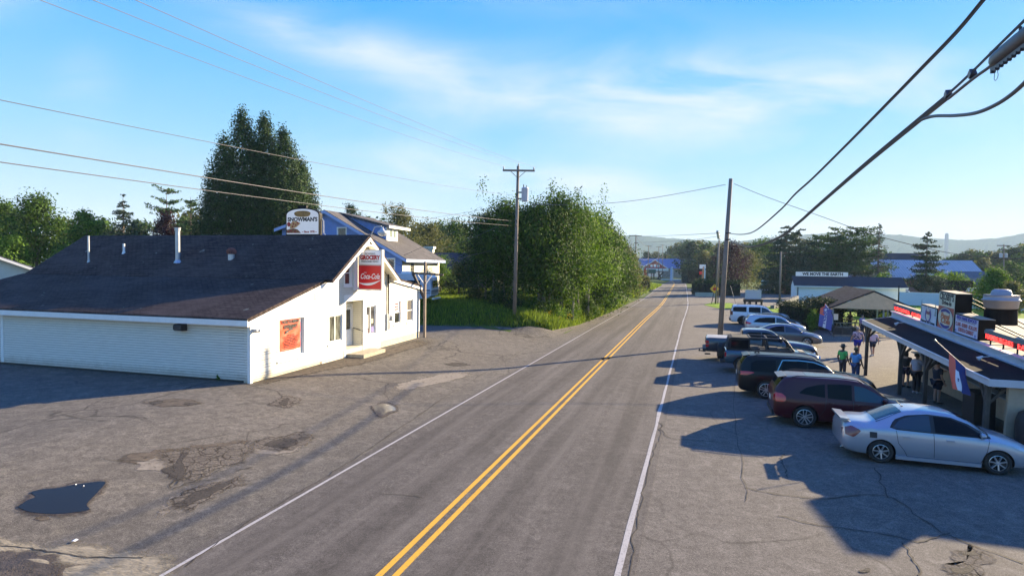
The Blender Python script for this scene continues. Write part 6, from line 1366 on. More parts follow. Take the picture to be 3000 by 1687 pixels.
def clumps(c, r, nc, per, cr, flat=1.0, shell=.72):
    """points in leaf clumps spread through an ellipsoid"""
    d = rand_dirs(nc); k = rng.uniform(shell, 1.03, nc)[:, None]; inner = rng.random(nc) < .22; k[inner] *= rng.uniform(.3, .8, inner.sum())[:, None]
    cc = np.array(c) + d * k * np.array(r); sz = rng.uniform(.6, 1.35, nc)
    off = np.clip(rng.normal(size=(nc * per, 3)), -1.75, 1.75) * (np.repeat(sz, per) * cr)[:, None] * np.array([1, 1, flat]); P = np.repeat(cc, per, 0) + off
    nrm = off / (np.linalg.norm(off, axis=1)[:, None] + 1e-6) + np.repeat(d, per, 0) * .9 + np.array([0, 0, .35]); return np.concatenate([P, nrm], 1)
def tree(name, label, cat, x, y, H, R0, kind='mid', leaf=.22, n=7, nc=26, per=34, cb=.28, group=None, bark=None, trunkr=.16, cr=None, z=None, top=0.55, wisps=0, stems=1):
    z = T(x, y) if z is None else z; e = empty(name, (x, y, z), rng.uniform(0, 6), label, cat, group)
    P = []; cents = []
    for i in range(n):
        f = (i + .5) / n; zc = H * (cb + (1 - cb) * (.12 + .74 * f)); rr = R0 * (1 - .62 * max(0, f - top) / (1 - top)) * (.75 + .25 * math.sin(math.pi * min(1, f * 1.3 + .15)))
        a = i * 2.4 + rng.uniform(-.5, .5); off = rr * .45 if i < n - 1 else rr * .1
        c = (math.cos(a) * off, math.sin(a) * off, zc); br = rr * rng.uniform(.55, .78); cents.append((c, br))
        P.append(clumps(c, (br, br, br * .85), nc, per, cr or max(.24, R0 * .15)))
    for i in range(wisps):
        a = rng.uniform(0, 6.28); r_ = R0 * rng.uniform(.2, .9); h_ = H * rng.uniform(.82, 1.06); c0_ = np.array([math.cos(a) * r_ * .8, math.sin(a) * r_ * .8, h_]); P.append(np.concatenate([c0_ + rng.normal(size=(per * 2, 3)) * np.array([.24, .24, .5]), rand_dirs(per * 2)], 1))
    P = np.concatenate(P); quads('crown', lq(P, leaf), LF[kind], e)
    q = MB(); bk = bark or BARK
    for s in range(stems):
        ox, oy = (rng.uniform(-.9, .9), rng.uniform(-.9, .9)) if stems > 1 else (0, 0)
        lean = (rng.uniform(-.05, .05) * H, rng.uniform(-.05, .05) * H); q.tube([(ox, oy, -.2), (ox + lean[0] * .3, oy + lean[1] * .3, H * .3), (ox * .6 + lean[0], oy * .6 + lean[1], H * .8)], [trunkr, trunkr * .75, trunkr * .25], n=8)
        for c, br in cents[s::stems]: q.tube([(ox + lean[0] * .3, oy + lean[1] * .3, max(H * .2, c[2] * .62)), ((ox + c[0]) * .5, (oy + c[1]) * .5, c[2] * .85), c], [trunkr * .5, trunkr * .35, trunkr * .12], n=6)
    q.build('trunk', bk, e, smooth=True); return e
def conifer(name, label, cat, x, y, H, R0, kind='spruce', leaf=.3, layers=30, per=60, droop=.25, z=None, group=None, bare=.04, dense=1.0, spread=1.0, gaps=.0, top=.5):
    z = T(x, y) if z is None else z; e = empty(name, (x, y, z), rng.uniform(0, 6), label, cat, group); P = []; q = MB(); q.tube([(0, 0, -.2), (0, 0, H * .5), (0, 0, H * .98)], [H * .018, H * .011, .02], n=7)
    for i in range(layers):
        f = (i + .3) / layers; zc = H * (bare + (1 - bare) * min(1, f + rng.uniform(-.5, .5) / layers)); rr = R0 * (1 - f) ** top * (.75 + .45 * rng.random()); nb = max(4, int((6 + 8 * (1 - f)) * dense))
        for b in range(nb):
            if rng.random() < gaps: continue
            zc += rng.uniform(-.4, .4) * H / layers; a = rng.uniform(0, 6.28); L_ = rr * rng.uniform(.55, 1.12); m = max(8, int(per * L_ / R0)); t = rng.uniform(.12, 1, m) ** .8
            ax = np.stack([np.cos(a) * t * L_, np.sin(a) * t * L_, zc - droop * L_ * t + .12 * L_ * t ** 3], 1); P.append(ax + rng.normal(size=(m, 3)) * np.array([.13, .13, .07]) * (L_ * .55 + .25) * spread)
            q.tube([(0, 0, zc), (math.cos(a) * L_ * .9, math.sin(a) * L_ * .9, zc - droop * L_ * .85)], [.045, .018], n=4, cap=False)
    quads('crown', lq(np.concatenate(P), leaf, .45), LF[kind], e); q.build('trunk', BARK, e); return e
def pos(px, D): p = at(px, 800, D); return p.x, p.y
def htop(py, px, D, z0): return at(px, py, D).z - z0
def Tr(px, D, ytop, R0, label, name='deciduous_tree', cat='tree', **k):
    x, y = pos(px, D); z = T(x, y); return tree(name, label, cat, x, y, htop(ytop, px, D, z), R0, z=z, **k)
def Co(px, D, ytop, R0, label, name='conifer_tree', cat='tree', **k):
    x, y = pos(px, D); z = T(x, y); return conifer(name, label, cat, x, y, htop(ytop, px, D, z), R0, z=z, **k)
# behind the shop, left
Tr(110, 62, 556, 3.6, 'wide round green tree behind the shop roof, left of the thin rusty vent pipe', n=9, nc=34, leaf=.26, kind='mid', group='trees behind the shop')
Tr(10, 66, 572, 3.4, 'green tree cut by the left edge of the photo behind the shop', n=8, nc=30, leaf=.26, kind='mid', group='trees behind the shop')
Tr(250, 60, 592, 2.6, 'smaller yellow-green tree at the roof end, right of the wide round one', n=8, nc=28, leaf=.24, kind='bright', cb=.1, group='trees behind the shop')
Tr(40, 52, 660, 2.4, 'leafy bush above the garage roof', n=6, nc=24, leaf=.22, kind='bright', cb=.05, group='trees behind the shop')
Co(363, 80, 570, 2.7, 'thin blue-green spruce between the round trees and the pine', name='spruce_tree', kind='spruce', per=60, leaf=.26, gaps=.1, group='trees behind the shop')
Co(490, 84, 560, 4.9, 'broad pine with layered boughs left of the giant evergreens', name='pine_tree', kind='pine', layers=14, per=90, droop=-.08, leaf=.34, top=.35, dense=1.3, group='trees behind the shop')
Co(560, 80, 572, 3.2, 'green pine touching the left side of the giant evergreens', name='pine_tree', kind='pine', layers=14, per=80, droop=-.05, leaf=.32, top=.4, group='trees behind the shop')
Tr(492, 68, 606, 2.2, 'dark purple-leaved tree in front of the pine', name='purple_tree', n=7, nc=26, leaf=.2, kind='purple', group='trees behind the shop')
# the giant evergreens: each spire its own tree
def cedar(px, D, ytop, R0, label, lay=42, per=64):
    x, y = pos(px, D); z = T(x, y); H = htop(ytop, px, D, z) - .9; e = empty('cedar_tree', (x, y, z), 0, label, 'tree', 'giant evergreens behind the shop'); P = []
    for i in range(lay):
        f = (i + .5) / lay; rr = R0 * min((1 - f) ** .60, (1 - f) * 1.75 + .015) * (.95 + .05 * math.sin(f * 11 + px)); nb = int(8 + 52 * (1 - f))
        for b in range(nb):
            a = rng.uniform(0, 6.28); k = rng.uniform(.6, 1.14); c = np.array([math.cos(a) * rr * k, math.sin(a) * rr * k, H * f + rng.uniform(-.5, .5) + k * .5]); o_ = np.clip(rng.normal(size=(per // 2, 3)), -1.7, 1.7) * np.array([.30, .30, .55]); P.append(np.concatenate([c + o_, o_ / .5 + np.array([math.cos(a), math.sin(a), .3])], 1))
    P = np.concatenate(P); quads('crown', lq(P, .27, .5), LF['cedar'], e); MB().tube([(0, 0, -.2), (0, 0, H * .9)], [.45, .05], n=8).build('trunk', BARK, e); return e
cedar(712, 66.5, 322, 5.3, 'tallest left spire of the giant evergreens'); cedar(776, 67.5, 334, 5.2, 'middle spire of the giant evergreens'); cedar(832, 67, 372, 5.0, 'right shoulder spire of the giant evergreens, above the shop roof sign')
cedar(658, 68, 395, 4.2, 'low left flank tree of the giant evergreens', 30); cedar(882, 69, 462, 3.6, 'lowest right-hand tree of the giant evergreens, beside the blue house', 26)
# between the house and the grove
Tr(1030, 110, 577, 3.0, 'small dark tree above the blue house ridge', kind='dark', n=6, leaf=.3, nc=22); Tr(1170, 90, 596, 4.2, 'yellow-green tree above the house roof, with airy twigs', kind='olive', n=8, leaf=.26, nc=30, wisps=5); Tr(1255, 100, 640, 4.0, 'dull green tree between the yellow-green tree and the barn cupola', kind='olive', n=7, leaf=.28)
Tr(1330, 112, 636, 4.5, 'dark green tree beyond the dark barn', kind='mid', n=8, leaf=.32); Tr(1290, 70, 742, 2.4, 'pale leafy bush right of the cream house wall', name='bush', cat='bush', kind='bright', n=5, leaf=.18, cb=.0); Tr(1345, 64, 760, 2.2, 'leafy bush in front of the dark barn', name='bush', cat='bush', kind='olive', n=5, leaf=.18, cb=.0)
# the grove by the road
GG = 'trees of the roadside grove'
for px, D, yt, r0, kd, lb, kw in (
    (1425, 54, 606, 3.0, 'dark', 'darkest tree at the left edge of the roadside grove', dict(n=11, cb=.08)),
    (1478, 51.5, 566, 3.3, 'mid', 'bright-topped tree just left of the transformer pole', dict(n=11, cb=.1, wisps=3)),
    (1565, 50.5, 585, 3.4, 'mid', 'dark tree directly behind the transformer', dict(n=11, cb=.25)),
    (1632, 52, 552, 3.7, 'mid', 'tallest tree of the roadside grove, right of the transformer pole', dict(n=12, cb=.22, wisps=3)),
    (1596, 50.0, 660, 2.6, 'mid', 'low leafy tree in front of the grove, right of the pole', dict(n=9, cb=.18)),
    (1700, 57, 580, 3.9, 'bright', 'sunlit tree with airy top twigs in the middle of the grove', dict(n=12, cb=.2, wisps=3)),
    (1668, 53.0, 660, 2.5, 'bright', 'sunlit low tree over the verge grass', dict(n=9, cb=.2)),
    (1745, 64, 640, 3.3, 'mid', 'tree on the road side of the grove, before the last two', dict(n=11, cb=.05)),
    (1795, 78, 662, 3.5, 'mid', 'last but one tree on the road side of the grove', dict(n=10, cb=.03)),
    (1822, 92, 702, 3.6, 'olive', 'last tree of the grove nearest the bend', dict(n=9, cb=.02)),
    (1745, 74, 618, 3.9, 'mid', 'taller tree at the back of the grove', dict(n=11, cb=.15, wisps=3))):
    Tr(px, D, yt, r0, lb, name='grove_tree', kind=kd, leaf=.19 if D < 60 else .26, nc=48, per=34, top=.8, bark=BARKP, trunkr=.13, stems=3 if D < 60 else 1, group=GG, **kw)
for i, (px, D, yt, r0, kd) in enumerate(((1510, 48.3, 885, .9, 'dark'), (1572, 48.2, 884, 1.3, 'mid'), (1625, 50.0, 886, 1.4, 'bright'), (1672, 53.0, 880, 1.4, 'bright'), (1455, 49.5, 850, 1.4, 'dark'), (1400, 54, 845, 1.5, 'dark'), (1725, 57, 868, 1.2, 'mid'), (1765, 66, 858, 1.2, 'bright'))):
    Tr(px, D, yt, r0, ['small dark bush at the foot of the transformer pole', 'leafy bush right of the transformer pole foot', 'pale leaved bush at the verge under the pale trunks', 'sunlit bush at the middle of the verge', 'dark bush in the deep shade left of the pole', 'dark bush behind the long grass, farthest left', 'bush on the verge before the bend', 'last sunlit bush on the verge towards the bend'][i], name='bush', cat='bush', kind=kd, leaf=.13, n=4, nc=24, per=26, cb=0.0, trunkr=.03, group='bushes under the grove')
# grass on the bank
def blades(name, label, poly_fn, n, h, wd, kind, X0, X1, t0, t1, kinds=None, frac=.0):
    X = rng.uniform(X0, X1, n); t = rng.uniform(t0, t1, n); keep = np.array([poly_fn(a, b) for a, b in zip(X, t)]); X, t = X[keep], t[keep]; n = len(X)
    s, c = math.sin(PSI), math.cos(PSI); x = t * s + X * c; y = t * c - X * s; z = np.array([T(a, b) for a, b in zip(x, y)]) - .05
    nn = np.array([mnoise.noise(Vector((a * .35, b * .35, 0))) for a, b in zip(x, y)]); hh = h * rng.uniform(.5, 1.2, n) * (1 + .8 * nn); a = rng.uniform(0, 6.28, n); lean = rng.normal(size=(n, 2)) * .25 * hh[:, None]
    B = np.stack([x, y, z], 1); w_ = np.stack([np.cos(a), np.sin(a), np.zeros(n)], 1) * wd * rng.uniform(.6, 1.4, n)[:, None]; Tp = B + np.concatenate([lean, hh[:, None]], 1)
    V = np.stack([B - w_, B + w_, Tp], 1); mi = (rng.random(n) < frac).astype(int)
    o = quads(name, V, [LF[kind], LF[kinds or kind]], None, 3, mi); return tag(o, label, name.replace('_', ' '), kind='stuff')
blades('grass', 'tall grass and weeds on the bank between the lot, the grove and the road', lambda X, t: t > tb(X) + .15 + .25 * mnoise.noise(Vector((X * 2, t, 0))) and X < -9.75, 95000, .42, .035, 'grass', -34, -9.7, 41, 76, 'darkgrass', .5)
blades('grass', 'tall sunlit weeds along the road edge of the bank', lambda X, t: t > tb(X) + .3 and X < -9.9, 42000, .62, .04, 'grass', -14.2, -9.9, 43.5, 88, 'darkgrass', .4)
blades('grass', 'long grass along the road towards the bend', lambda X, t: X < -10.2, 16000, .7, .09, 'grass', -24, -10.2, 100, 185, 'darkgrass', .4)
ps_ = []
for k in range(70):
    a = rng.uniform(-16, -10.6); t_ = rng.uniform(46, 60); x, y = fromXT(a, t_); ps_.append(np.array([x, y, T(x, y) + rng.uniform(.7, 1.1)]) + rng.normal(size=(9, 3)) * .1)
tag(quads('weeds', lq(np.concatenate(ps_), .09), LF['gold']), 'yellow goldenrod flowers among the verge grass', 'flowers', kind='stuff')
# weeds at the shop wall
for px, py, s in ((648, 1114, .32), (112, 1062, .12)):
    p = G(px, py); o = quads('weed', lq(clumps((0, 0, s * .5), (s * .5, s * .5, s * .5), 8, 14, s * .12), .09), LF['bright']); o.location = (p.x, p.y, T(p.x, p.y)); tag(o, 'small green weed at the foot of the shop\'s shaded wall' if s > .2 else 'tiny weed under the far left of the shaded wall', 'weed')
# reeds at the bend, hedges, right side
def hedge(px0, px1, D, ytop, label, kind='hedge', depth=2.0, leaf=.2, n=2600, name='hedge', round_=False):
    a, b = at(px0, 800, D), at(px1, 800, D); L_ = b.x - a.x; c = (a + b) / 2; z0 = T(c.x, c.y); H = at((px0 + px1) / 2, ytop, D).z - z0
    e = empty(name, (c.x, c.y, z0), 0, label, name); 
    if round_: P = clumps((0, 0, H * .5), (L_ / 2, L_ / 2, H * .52), 60, n // 60, .12)
    else:
        P = np.stack([rng.uniform(-L_ / 2, L_ / 2, n), rng.uniform(-depth / 2, depth / 2, n), rng.uniform(0, 1, n) ** .6 * H], 1); P[:, 2] *= 1 + .14 * np.sin(P[:, 0] * 1.7) * (P[:, 2] / H); P += rng.normal(size=P.shape) * .12; P = np.concatenate([P, rand_dirs(n) + np.array([0, 0, .5])], 1)
        MB().box(-L_ / 2 + .2, L_ / 2 - .2, -depth / 2 + .25, depth / 2 - .25, 0, H * .8).build('stems', mat('hedge_inner_shade', (.008, .010, .006), 1), e)  # solid near-black box, the shade between the leaves put into its colour
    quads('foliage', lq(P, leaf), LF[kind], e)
    if round_: MB().tube([(0, 0, 0), (0, 0, H * .5)], .04, n=6).build('stems', BARK, e)
    return e
hedge(2312, 2440, 54, 884, 'tall dark clipped hedge left of the OPEN feather flag', depth=5, leaf=.17, n=15000)
hedge(2452, 2520, 76, 905, 'dark shrubbery behind the pavilion, left of its middle post', depth=3, n=3500); hedge(2530, 2650, 66, 905, 'dark shrubbery behind the right half of the pavilion', depth=3, n=7000)
hedge(2372, 2400, 50, 910, 'round yellow-green shrub at the end of the hedge', 'bright', name='shrub', leaf=.10, n=2400, round_=True); hedge(2584, 2612, 57, 917, 'round clipped shrub right of the pavilion post', 'bright', name='shrub', leaf=.10, n=2400, round_=True)
hedge(2035, 2160, 118, 822, 'low dark hedge along the far edge of the lot beside the road sign', 'dark', depth=5, n=6000, leaf=.3); hedge(1838, 1890, 138, 812, 'dense reeds and shrubs beside the bend', 'olive', depth=12, n=7000, leaf=.4); hedge(2004, 2046, 215, 782, 'tall clipped hedge before the far store', 'dark', depth=8, n=6000, leaf=.5)
def Far(px, D, yt, r0, kd, lb, nm='deciduous_tree', grp=None, **k): return Tr(px, D, yt, r0, lb, name=nm, kind=kd, leaf=max(.3, D / 400), nc=22, per=26, group=grp, **k)
Far(2140, 150, 702, 5.5, 'purple', 'copper-leaved tree above the utility pole foot', 'purple_tree', n=9, cb=.1); Far(2190, 160, 730, 6, 'olive', 'olive green tree right of the copper-leaved one', n=9, cb=.05); Far(2235, 180, 690, 7, 'mid', 'pale green tree behind the copper-leaved one', n=9, cb=.1)
Co(2300, 128, 662, 6.2, 'dark spruce with ragged boughs behind the message board', name='spruce_tree', kind='spruce', leaf=.45, per=110, layers=26, gaps=.1, top=.4, dense=1.2)
Co(2340, 132, 668, 4.5, 'second dark spruce just right of the ragged one', name='spruce_tree', kind='spruce', leaf=.45, per=90, layers=24, gaps=.2, top=.35)
for px, D, yt, r0, lb in ((2395, 138, 690, 6.5, 'green pine left of the two big pines'), (2450, 132, 676, 6.5, 'left of the two big pines over the white office'), (2505, 134, 668, 7.0, 'right of the two big pines over the white office')):
    Co(px, D, yt, r0, lb, name='pine_tree', kind='pine', leaf=.5, per=120, layers=17, droop=-.1, top=.33, dense=1.0, bare=.30, gaps=.15, group='pines behind the white office')
conifer('dead_spruce', 'nearly bare dead spruce with drooping grey branches', 'tree', *pos(2572, 118), htop(655, 2572, 118, 0), 3.6, kind='spruce', per=10, layers=26, droop=.35, leaf=.3, top=.6, z=0, spread=.5)
Co(2713, 104, 674, 3.9, 'dark spruce standing before the blue-roofed barn', name='spruce_tree', kind='spruce', leaf=.34, per=80, layers=24, gaps=.05, droop=.1, dense=1.1)
hedge(2716, 2822, 108, 806, 'spreading yellow-green bush right of the barn spruce', 'bright', name='bush', leaf=.3, n=7000, depth=6); hedge(2565, 2600, 108, 806, 'small bright bush left of the blue-roofed barn', 'bright', name='bush', leaf=.3, n=1800, depth=3)
Tr(2915, 78, 782, 2.7, 'leafy tree with pale leaf tips just left of the exhaust fan', kind='bright', n=9, nc=34, leaf=.24, cb=.05); Tr(2968, 74, 818, 1.8, 'lower leafy tree behind the exhaust fan', kind='olive', n=6, leaf=.22, cb=.05); Tr(2950, 150, 770, 5, 'hazy pale green tree beyond the fence at the right', kind='mid', n=7, leaf=.45, cb=.1)
# distant woods built of a few crowns copied
protos = [tree('woodland_tree', 'x', 'tree', 0, -300, 13, 5.2, kind=k_, leaf=.85, n=7, nc=16, per=20, cb=.06, z=0) for k_ in ('mid', 'dark', 'olive')]
spots = []
for px, D, yt in ([(1850, 260, 742), (1895, 420, 735), (1920, 430, 738), (1945, 445, 742), (1965, 430, 722), (1985, 400, 712), (2008, 380, 706), (2025, 290, 704), (2045, 300, 706), (2065, 280, 712), (2085, 290, 718), (2105, 270, 716), (2125, 300, 712), (2150, 260, 716), (2180, 270, 712), (2210, 260, 710), (2250, 280, 705), (2060, 230, 735), (2075, 250, 738), (2095, 220, 740), (2050, 300, 730)] +
                  [(2370, 300, 722), (2420, 320, 725), (2540, 300, 740), (2600, 320, 742), (2630, 300, 745), (2660, 330, 744), (2790, 250, 748), (2820, 240, 738), (2845, 250, 732), (2870, 240, 738), (2895, 260, 735), (2920, 240, 738), (2945, 250, 730), (2970, 240, 722), (2995, 260, 716), (3020, 240, 712), (2770, 260, 756), (2880, 200, 756), (2980, 210, 745), (2830, 210, 760), (3060, 220, 700)] +
                  [(1060, 180, 640), (1110, 190, 640), (1220, 180, 655), (1290, 190, 652), (1350, 180, 650), (1250, 150, 668), (-60, 90, 560), (-20, 100, 590), (190, 110, 640), (300, 120, 640), (400, 120, 640), (560, 120, 620)]):
    spots.append((px, D, yt))
names = {0: 'left of the bend', 1: 'behind the far store', 2: 'above the bend', 3: 'beyond the white office', 4: 'beyond the barns', 5: 'behind the exhaust fan', 6: 'behind the blue house and the grove'}
for i, (px, D, yt) in enumerate(spots):
    o = protos[i % 3] if i < 3 else copy_tree(protos[i % 3]); x, y = pos(px, D); z0 = T(x, y); s = htop(yt, px, D, z0) / 12.5
    o.location = (x, y, z0); o.scale = (s * 1.05, s * 1.05, s); o.rotation_euler = (0, 0, i * 1.7)
    zone = 6 if px < 1400 else (0 if px < 1960 else 2 if px < 2300 else 3 if px < 2600 else 4 if px < 2800 else 5)
    o['label'] = '%s woodland tree %s' % (['Mid green', 'Dark green', 'Olive'][i % 3], names[zone]); o['group'] = 'far woodland trees ' + ['mid green', 'dark green', 'olive'][i % 3] + ' ' + names[zone]; o['category'] = 'tree'
# far wood as one mass
P = []
for k in range(700):
    px = rng.uniform(1250, 3300); D = rng.uniform(420, 900); x, y = pos(px, D); r_ = rng.uniform(5, 9); h_ = rng.uniform(9, 17) * (1 if D > 500 else .8); P.append(clumps((x, y, h_ * .6), (r_, r_, h_ * .5), 7, 14, 1.3))
tag(quads('far_wood', lq(np.concatenate(P), 2.0), LF['mid']), 'far-off wood reading as one green band below the hills', 'wood', kind='stuff')
# hills
HP = [(-1500, 742), (-400, 738), (400, 734), (1000, 728), (1400, 712), (1650, 700), (1780, 690), (1850, 686), (1900, 690), (1950, 696), (2050, 702), (2150, 705), (2250, 694), (2350, 684), (2420, 680), (2500, 683), (2560, 686), (2620, 690), (2700, 696), (2800, 702), (2850, 701), (2900, 697), (2960, 690), (3000, 682), (3100, 664), (3300, 655), (4000, 660), (5200, 690)]
def hy(px):
    for (a, b), (c, d) in zip(HP, HP[1:]):
        if a <= px <= c: return b + (d - b) * (px - a) / (c - a)
    return HP[-1][1]
rows = []
for j in range(15):
    f = j / 14; D = 2150 + 950 * f; row = []
    for i in range(760):
        px = -1400 + i * 8.6; zt_ = at(px, hy(px) + 2.5, 3100).z; p = at(px, 800, D); k = sm(f * 1.02) ** .8
        z = zt_ * k * (1 - .22 * (1 - f)) + 14 * mnoise.noise(Vector((p.x * .0022, p.y * .0022, 0))) * f + (rng.uniform(-.2, 4.5) if f > .2 else 0) + (rng.uniform(0, 5) if j == 14 and rng.random() < .25 else 0)
        row.append((p.x, p.y, max(-.5, z)))
    rows.append(row)
rows.append([(x * 1.15, y * 1.15, -1) for x, y, z in rows[-1]])
gh = NT('wooded_hills'); c = gh.mix(gh.ramp(gh.noise(gh.pos, .012, 6, .7), [(.35, 0.), (.65, 1.)]), (.022, .042, .016), (.05, .08, .026)); c = gh.mix(gh.ramp(gh.noise(gh.pos, .05, 4, .8), [(.5, 0.), (.7, .7)]), c, (.016, .03, .012)); gh.out(c, 1.0, .0)
tag(MB().grid(rows).build('hills', MATS['wooded_hills']), kind='structure')
# haze
hz = MB().box(-4200, 6800, -260, 5100, -1.2, 185).build('haze', [], fix=True); hm = bpy.data.materials.new('haze_air'); hm.use_nodes = True; hm.node_tree.nodes.clear()
vp = hm.node_tree.nodes.new('ShaderNodeVolumePrincipled'); vp.inputs['Color'].default_value = (.62, .82, 1.0, 1); vp.inputs['Density'].default_value = 0.00017; vp.inputs['Anisotropy'].default_value = 0.0
ho = hm.node_tree.nodes.new('ShaderNodeOutputMaterial'); hm.node_tree.links.new(vp.outputs[0], ho.inputs['Volume']); hz.data.materials.append(hm); tag(hz, 'pale summer haze over the land', 'haze', kind='stuff')
# ------------------------------------------------------------------ poles and wires
def pole(px, py, D, ptx, pty, label, r=.15, name='utility_pole', group=None, z=None):
    b = at(px, py, D); z0 = T(b.x, b.y) if z is None else z; t = at(ptx, pty, D); e = empty(name, (b.x, b.y, z0), 0, label, 'utility pole', group)
    off = t - Vector((b.x, b.y, z0)); MB().tube([(0, 0, -.3), tuple(off)], [r * 1.08, r * .72], n=12).build('pole', WOODP, e, smooth=True); return e, off
def insul(mb, x, y, z, m=1): mb.tube([(x, y, z), (x, y, z + .1), (x, y, z + .14), (x, y, z + .24)], [.03, .07, .045, .03], n=8, m=m)
LP, lo = pole(1507, 902, 46, 1518, 487, 'tall wooden utility pole with crossarm and grey transformer beside the grove')
LB = LP.location.copy()
def lpz(f): return Vector((lo.x * f, lo.y * f, lo.z * f))
q = MB(); zc = at(1515, 501, 46).z - LB.z; xm = lo.x; q.box(xm - 1.22, xm + 1.32, -.24, -.12, zc - .07, zc + .07); q.bar((xm - .6, -.18, zc - .05), (xm, -.15, zc - .6), .04); q.bar((xm + .6, -.18, zc - .05), (xm, -.15, zc - .6), .04); ca = q.build('crossarm', WOODP, LP)
q = MB()
for x in (xm - 1.15, xm + 1.25): insul(q, x, -.18, zc + .07, 0)
insul(q, xm + .02, 0, lo.z, 0); q.build('insulator', GREYP, ca)
tz_ = at(1540, 570, 46).z - LB.z; q = MB(); q.lathe([(.001, tz_ - .58), (.24, tz_ - .56), (.27, tz_ - .5), (.27, tz_ + .42), (.29, tz_ + .44), (.25, tz_ + .52), (.001, tz_ + .56)], cx=.72, cy=-.1, n=24); tf = q.build('transformer', mat('transformer_grey', (.50, .54, .64), .4), LP, smooth=True)
q = MB(); q.tube([(.62, -.1, tz_ + .5), (.62, -.1, tz_ + .78)], [.05, .03], n=8); q.tube([(.82, -.1, tz_ + .5), (.84, -.1, tz_ + .7)], [.04, .03], n=8); q.box(.2, .5, -.14, -.02, tz_ + .1, tz_ + .2); q.box(.2, .5, -.14, -.02, tz_ - .4, tz_ - .3); q.build('bushing', PLASTIC, tf)
q = MB(); [insul(q, -.05 + lo.x * .7, -.2, z_ - LB.z - .1, 0) for z_ in (at(1500, 572, 46).z, at(1500, 645, 46).z, at(1500, 661, 46).z)]; q.build('bracket', PLASTIC, LP)
# wire helper: points given, sagging
def wire(pts, r, m, label, cat='wire', group=None, name='wire', seg=14, sag=0.0, n=6):
    P_ = [Vector(p) for p in pts]
    if len(P_) == 2 and sag: P_ = [P_[0].lerp(P_[1], i / seg) - Vector((0, 0, sag * 4 * (i / seg) * (1 - i / seg))) for i in range(seg + 1)]
    elif len(P_) > 2: P_ = catmull(P_, 8)
    o = MB().tube(P_, r, n=n).build(name, m, smooth=True); return tag(o, label, cat, group)
def onpole(px, py): return at(px, py, 46)
GA = 'overhead wires from the transformer pole towards the camera'
for (a, b, rr, mm, sg, lb) in (((1478, 488), (115, 0), .008, WIRED, .35, 'lowest of the three thin wires rising to the top left corner'), ((1521, 480), (270, 0), .008, WIRED, .35, 'middle one of the three thin wires rising to the top left'), ((1570, 491), (395, 0), .008, WIRED, .35, 'topmost of the three thin wires rising to the upper left'),
                              ((1500, 572), (-2, 293), .009, WIREL, .30, 'single cable crossing the evergreens, highest of the three at the left edge'), ((1497, 647), (-2, 422), .015, WIREL, .25, 'twisted cable crossing the evergreens, middle of the three at the left edge'), ((1497, 661), (-2, 475), .012, WIREL, .25, 'cable just above the shop roof sign, lowest of the three at the left edge')):
    A = onpole(*a); Bq = at(*b, 12.2 if b[0] > 0 else 11.4); C_ = A + (Bq - A) * 1.28; 
    # raise the far end so that the sagging wire still passes through the measured point
    f = 1 / 1.28; C_ += Vector((0, 0, sg * 4 * f * (1 - f) / f)); wire([A, C_], rr, mm, lb, group=GA, sag=sg, seg=26)
wire([onpole(1499, 590), at(1183, 748, 55.6)], .018, WIREL, 'bright service wire from the pole to the blue house corner', sag=.15); wire([at(1458, 664, 46.5), at(1283, 733, 57)], .016, WIREL, 'service wire from the grove to the far end of the blue house', sag=.1); wire([at(1440, 734, 47), at(1283, 770, 56), at(1180, 776, 47), at(1143, 762, 35)], .014, WIREL, 'low service wire passing the cream house wall to the shop mast')
wire([onpole(1500, 600), at(1290, 635, 60), at(1200, 650, 80)], .012, WIRED, 'faint wire from the pole behind the yellow-green tree')
RP, ro = pole(2107, 1014, 39.7, 2141, 524, 'bare leaning wooden pole beside the parked pickup', r=.175); RB = RP.location.copy()
q = MB()
for py in (683, 702): p = at(2131, py, 39.5) - RB; q.tube([(p.x - .12, p.y, p.z), (p.x + .2, p.y - .1, p.z)], .045, n=8)
q.build('cable_clamp', PLASTIC, RP)
p0 = at(2131, 684, 39.6); dirv = Vector((.2925, 1, 0)).normalized()
B1 = [(2140, 684), (2175, 686), (2213, 675), (2283, 617), (2329, 568), (2380, 522), (2480, 423), (2603, 298), (2700, 198), (2802, 92), (2882, -4), (2960, -100)]
B2 = [(2140, 705), (2175, 718), (2213, 720), (2283, 693), (2341, 648), (2380, 613), (2520, 490), (2678, 358), (2777, 276), (2847, 212), (2926, 134), (3010, 52), (3090, -30)]
c1 = [vhit(a, b, p0, dirv) for a, b in B1]; c2 = [vhit(a, b, p0, dirv) for a, b in B2]
def shift(c, dx, dz): return [p + Vector((dx, 0, dz)) for p in c]
GB = 'thick cable bundles over the parking lot'
wire(c1, .016, RUBBER, 'upper cable bundle, its thick upper strand', 'cable', GB, 'cable', n=8); wire(shift(c1, .0, -.034), .010, WIREL, 'upper cable bundle, its thin bright strand', 'cable', GB, 'cable')
wire(c2, .014, RUBBER, 'lower cable bundle, its messenger strand', 'cable', GB, 'cable', n=8); wire(shift(c2[:9], .012, -.04), .021, mat('grey_cable_jacket', (.09, .09, .10), .45), 'lower cable bundle, its thick grey strand', 'cable', GB, 'cable', n=8)
wire(shift(c2, -.02, -.03), .008, WIREL, 'lower cable bundle, its thin bright strand', 'cable', GB, 'cable')
wire([vhit(a, b, p0, dirv) for a, b in ((2690, 354), (2735, 341), (2800, 339), (2860, 331), (2920, 306), (2975, 268), (3030, 215))], .020, mat('grey_cable_jacket', (.09, .09, .10), .45), 'thick grey cable curving off the lower bundle to the right edge', 'cable', None, 'cable', n=10)
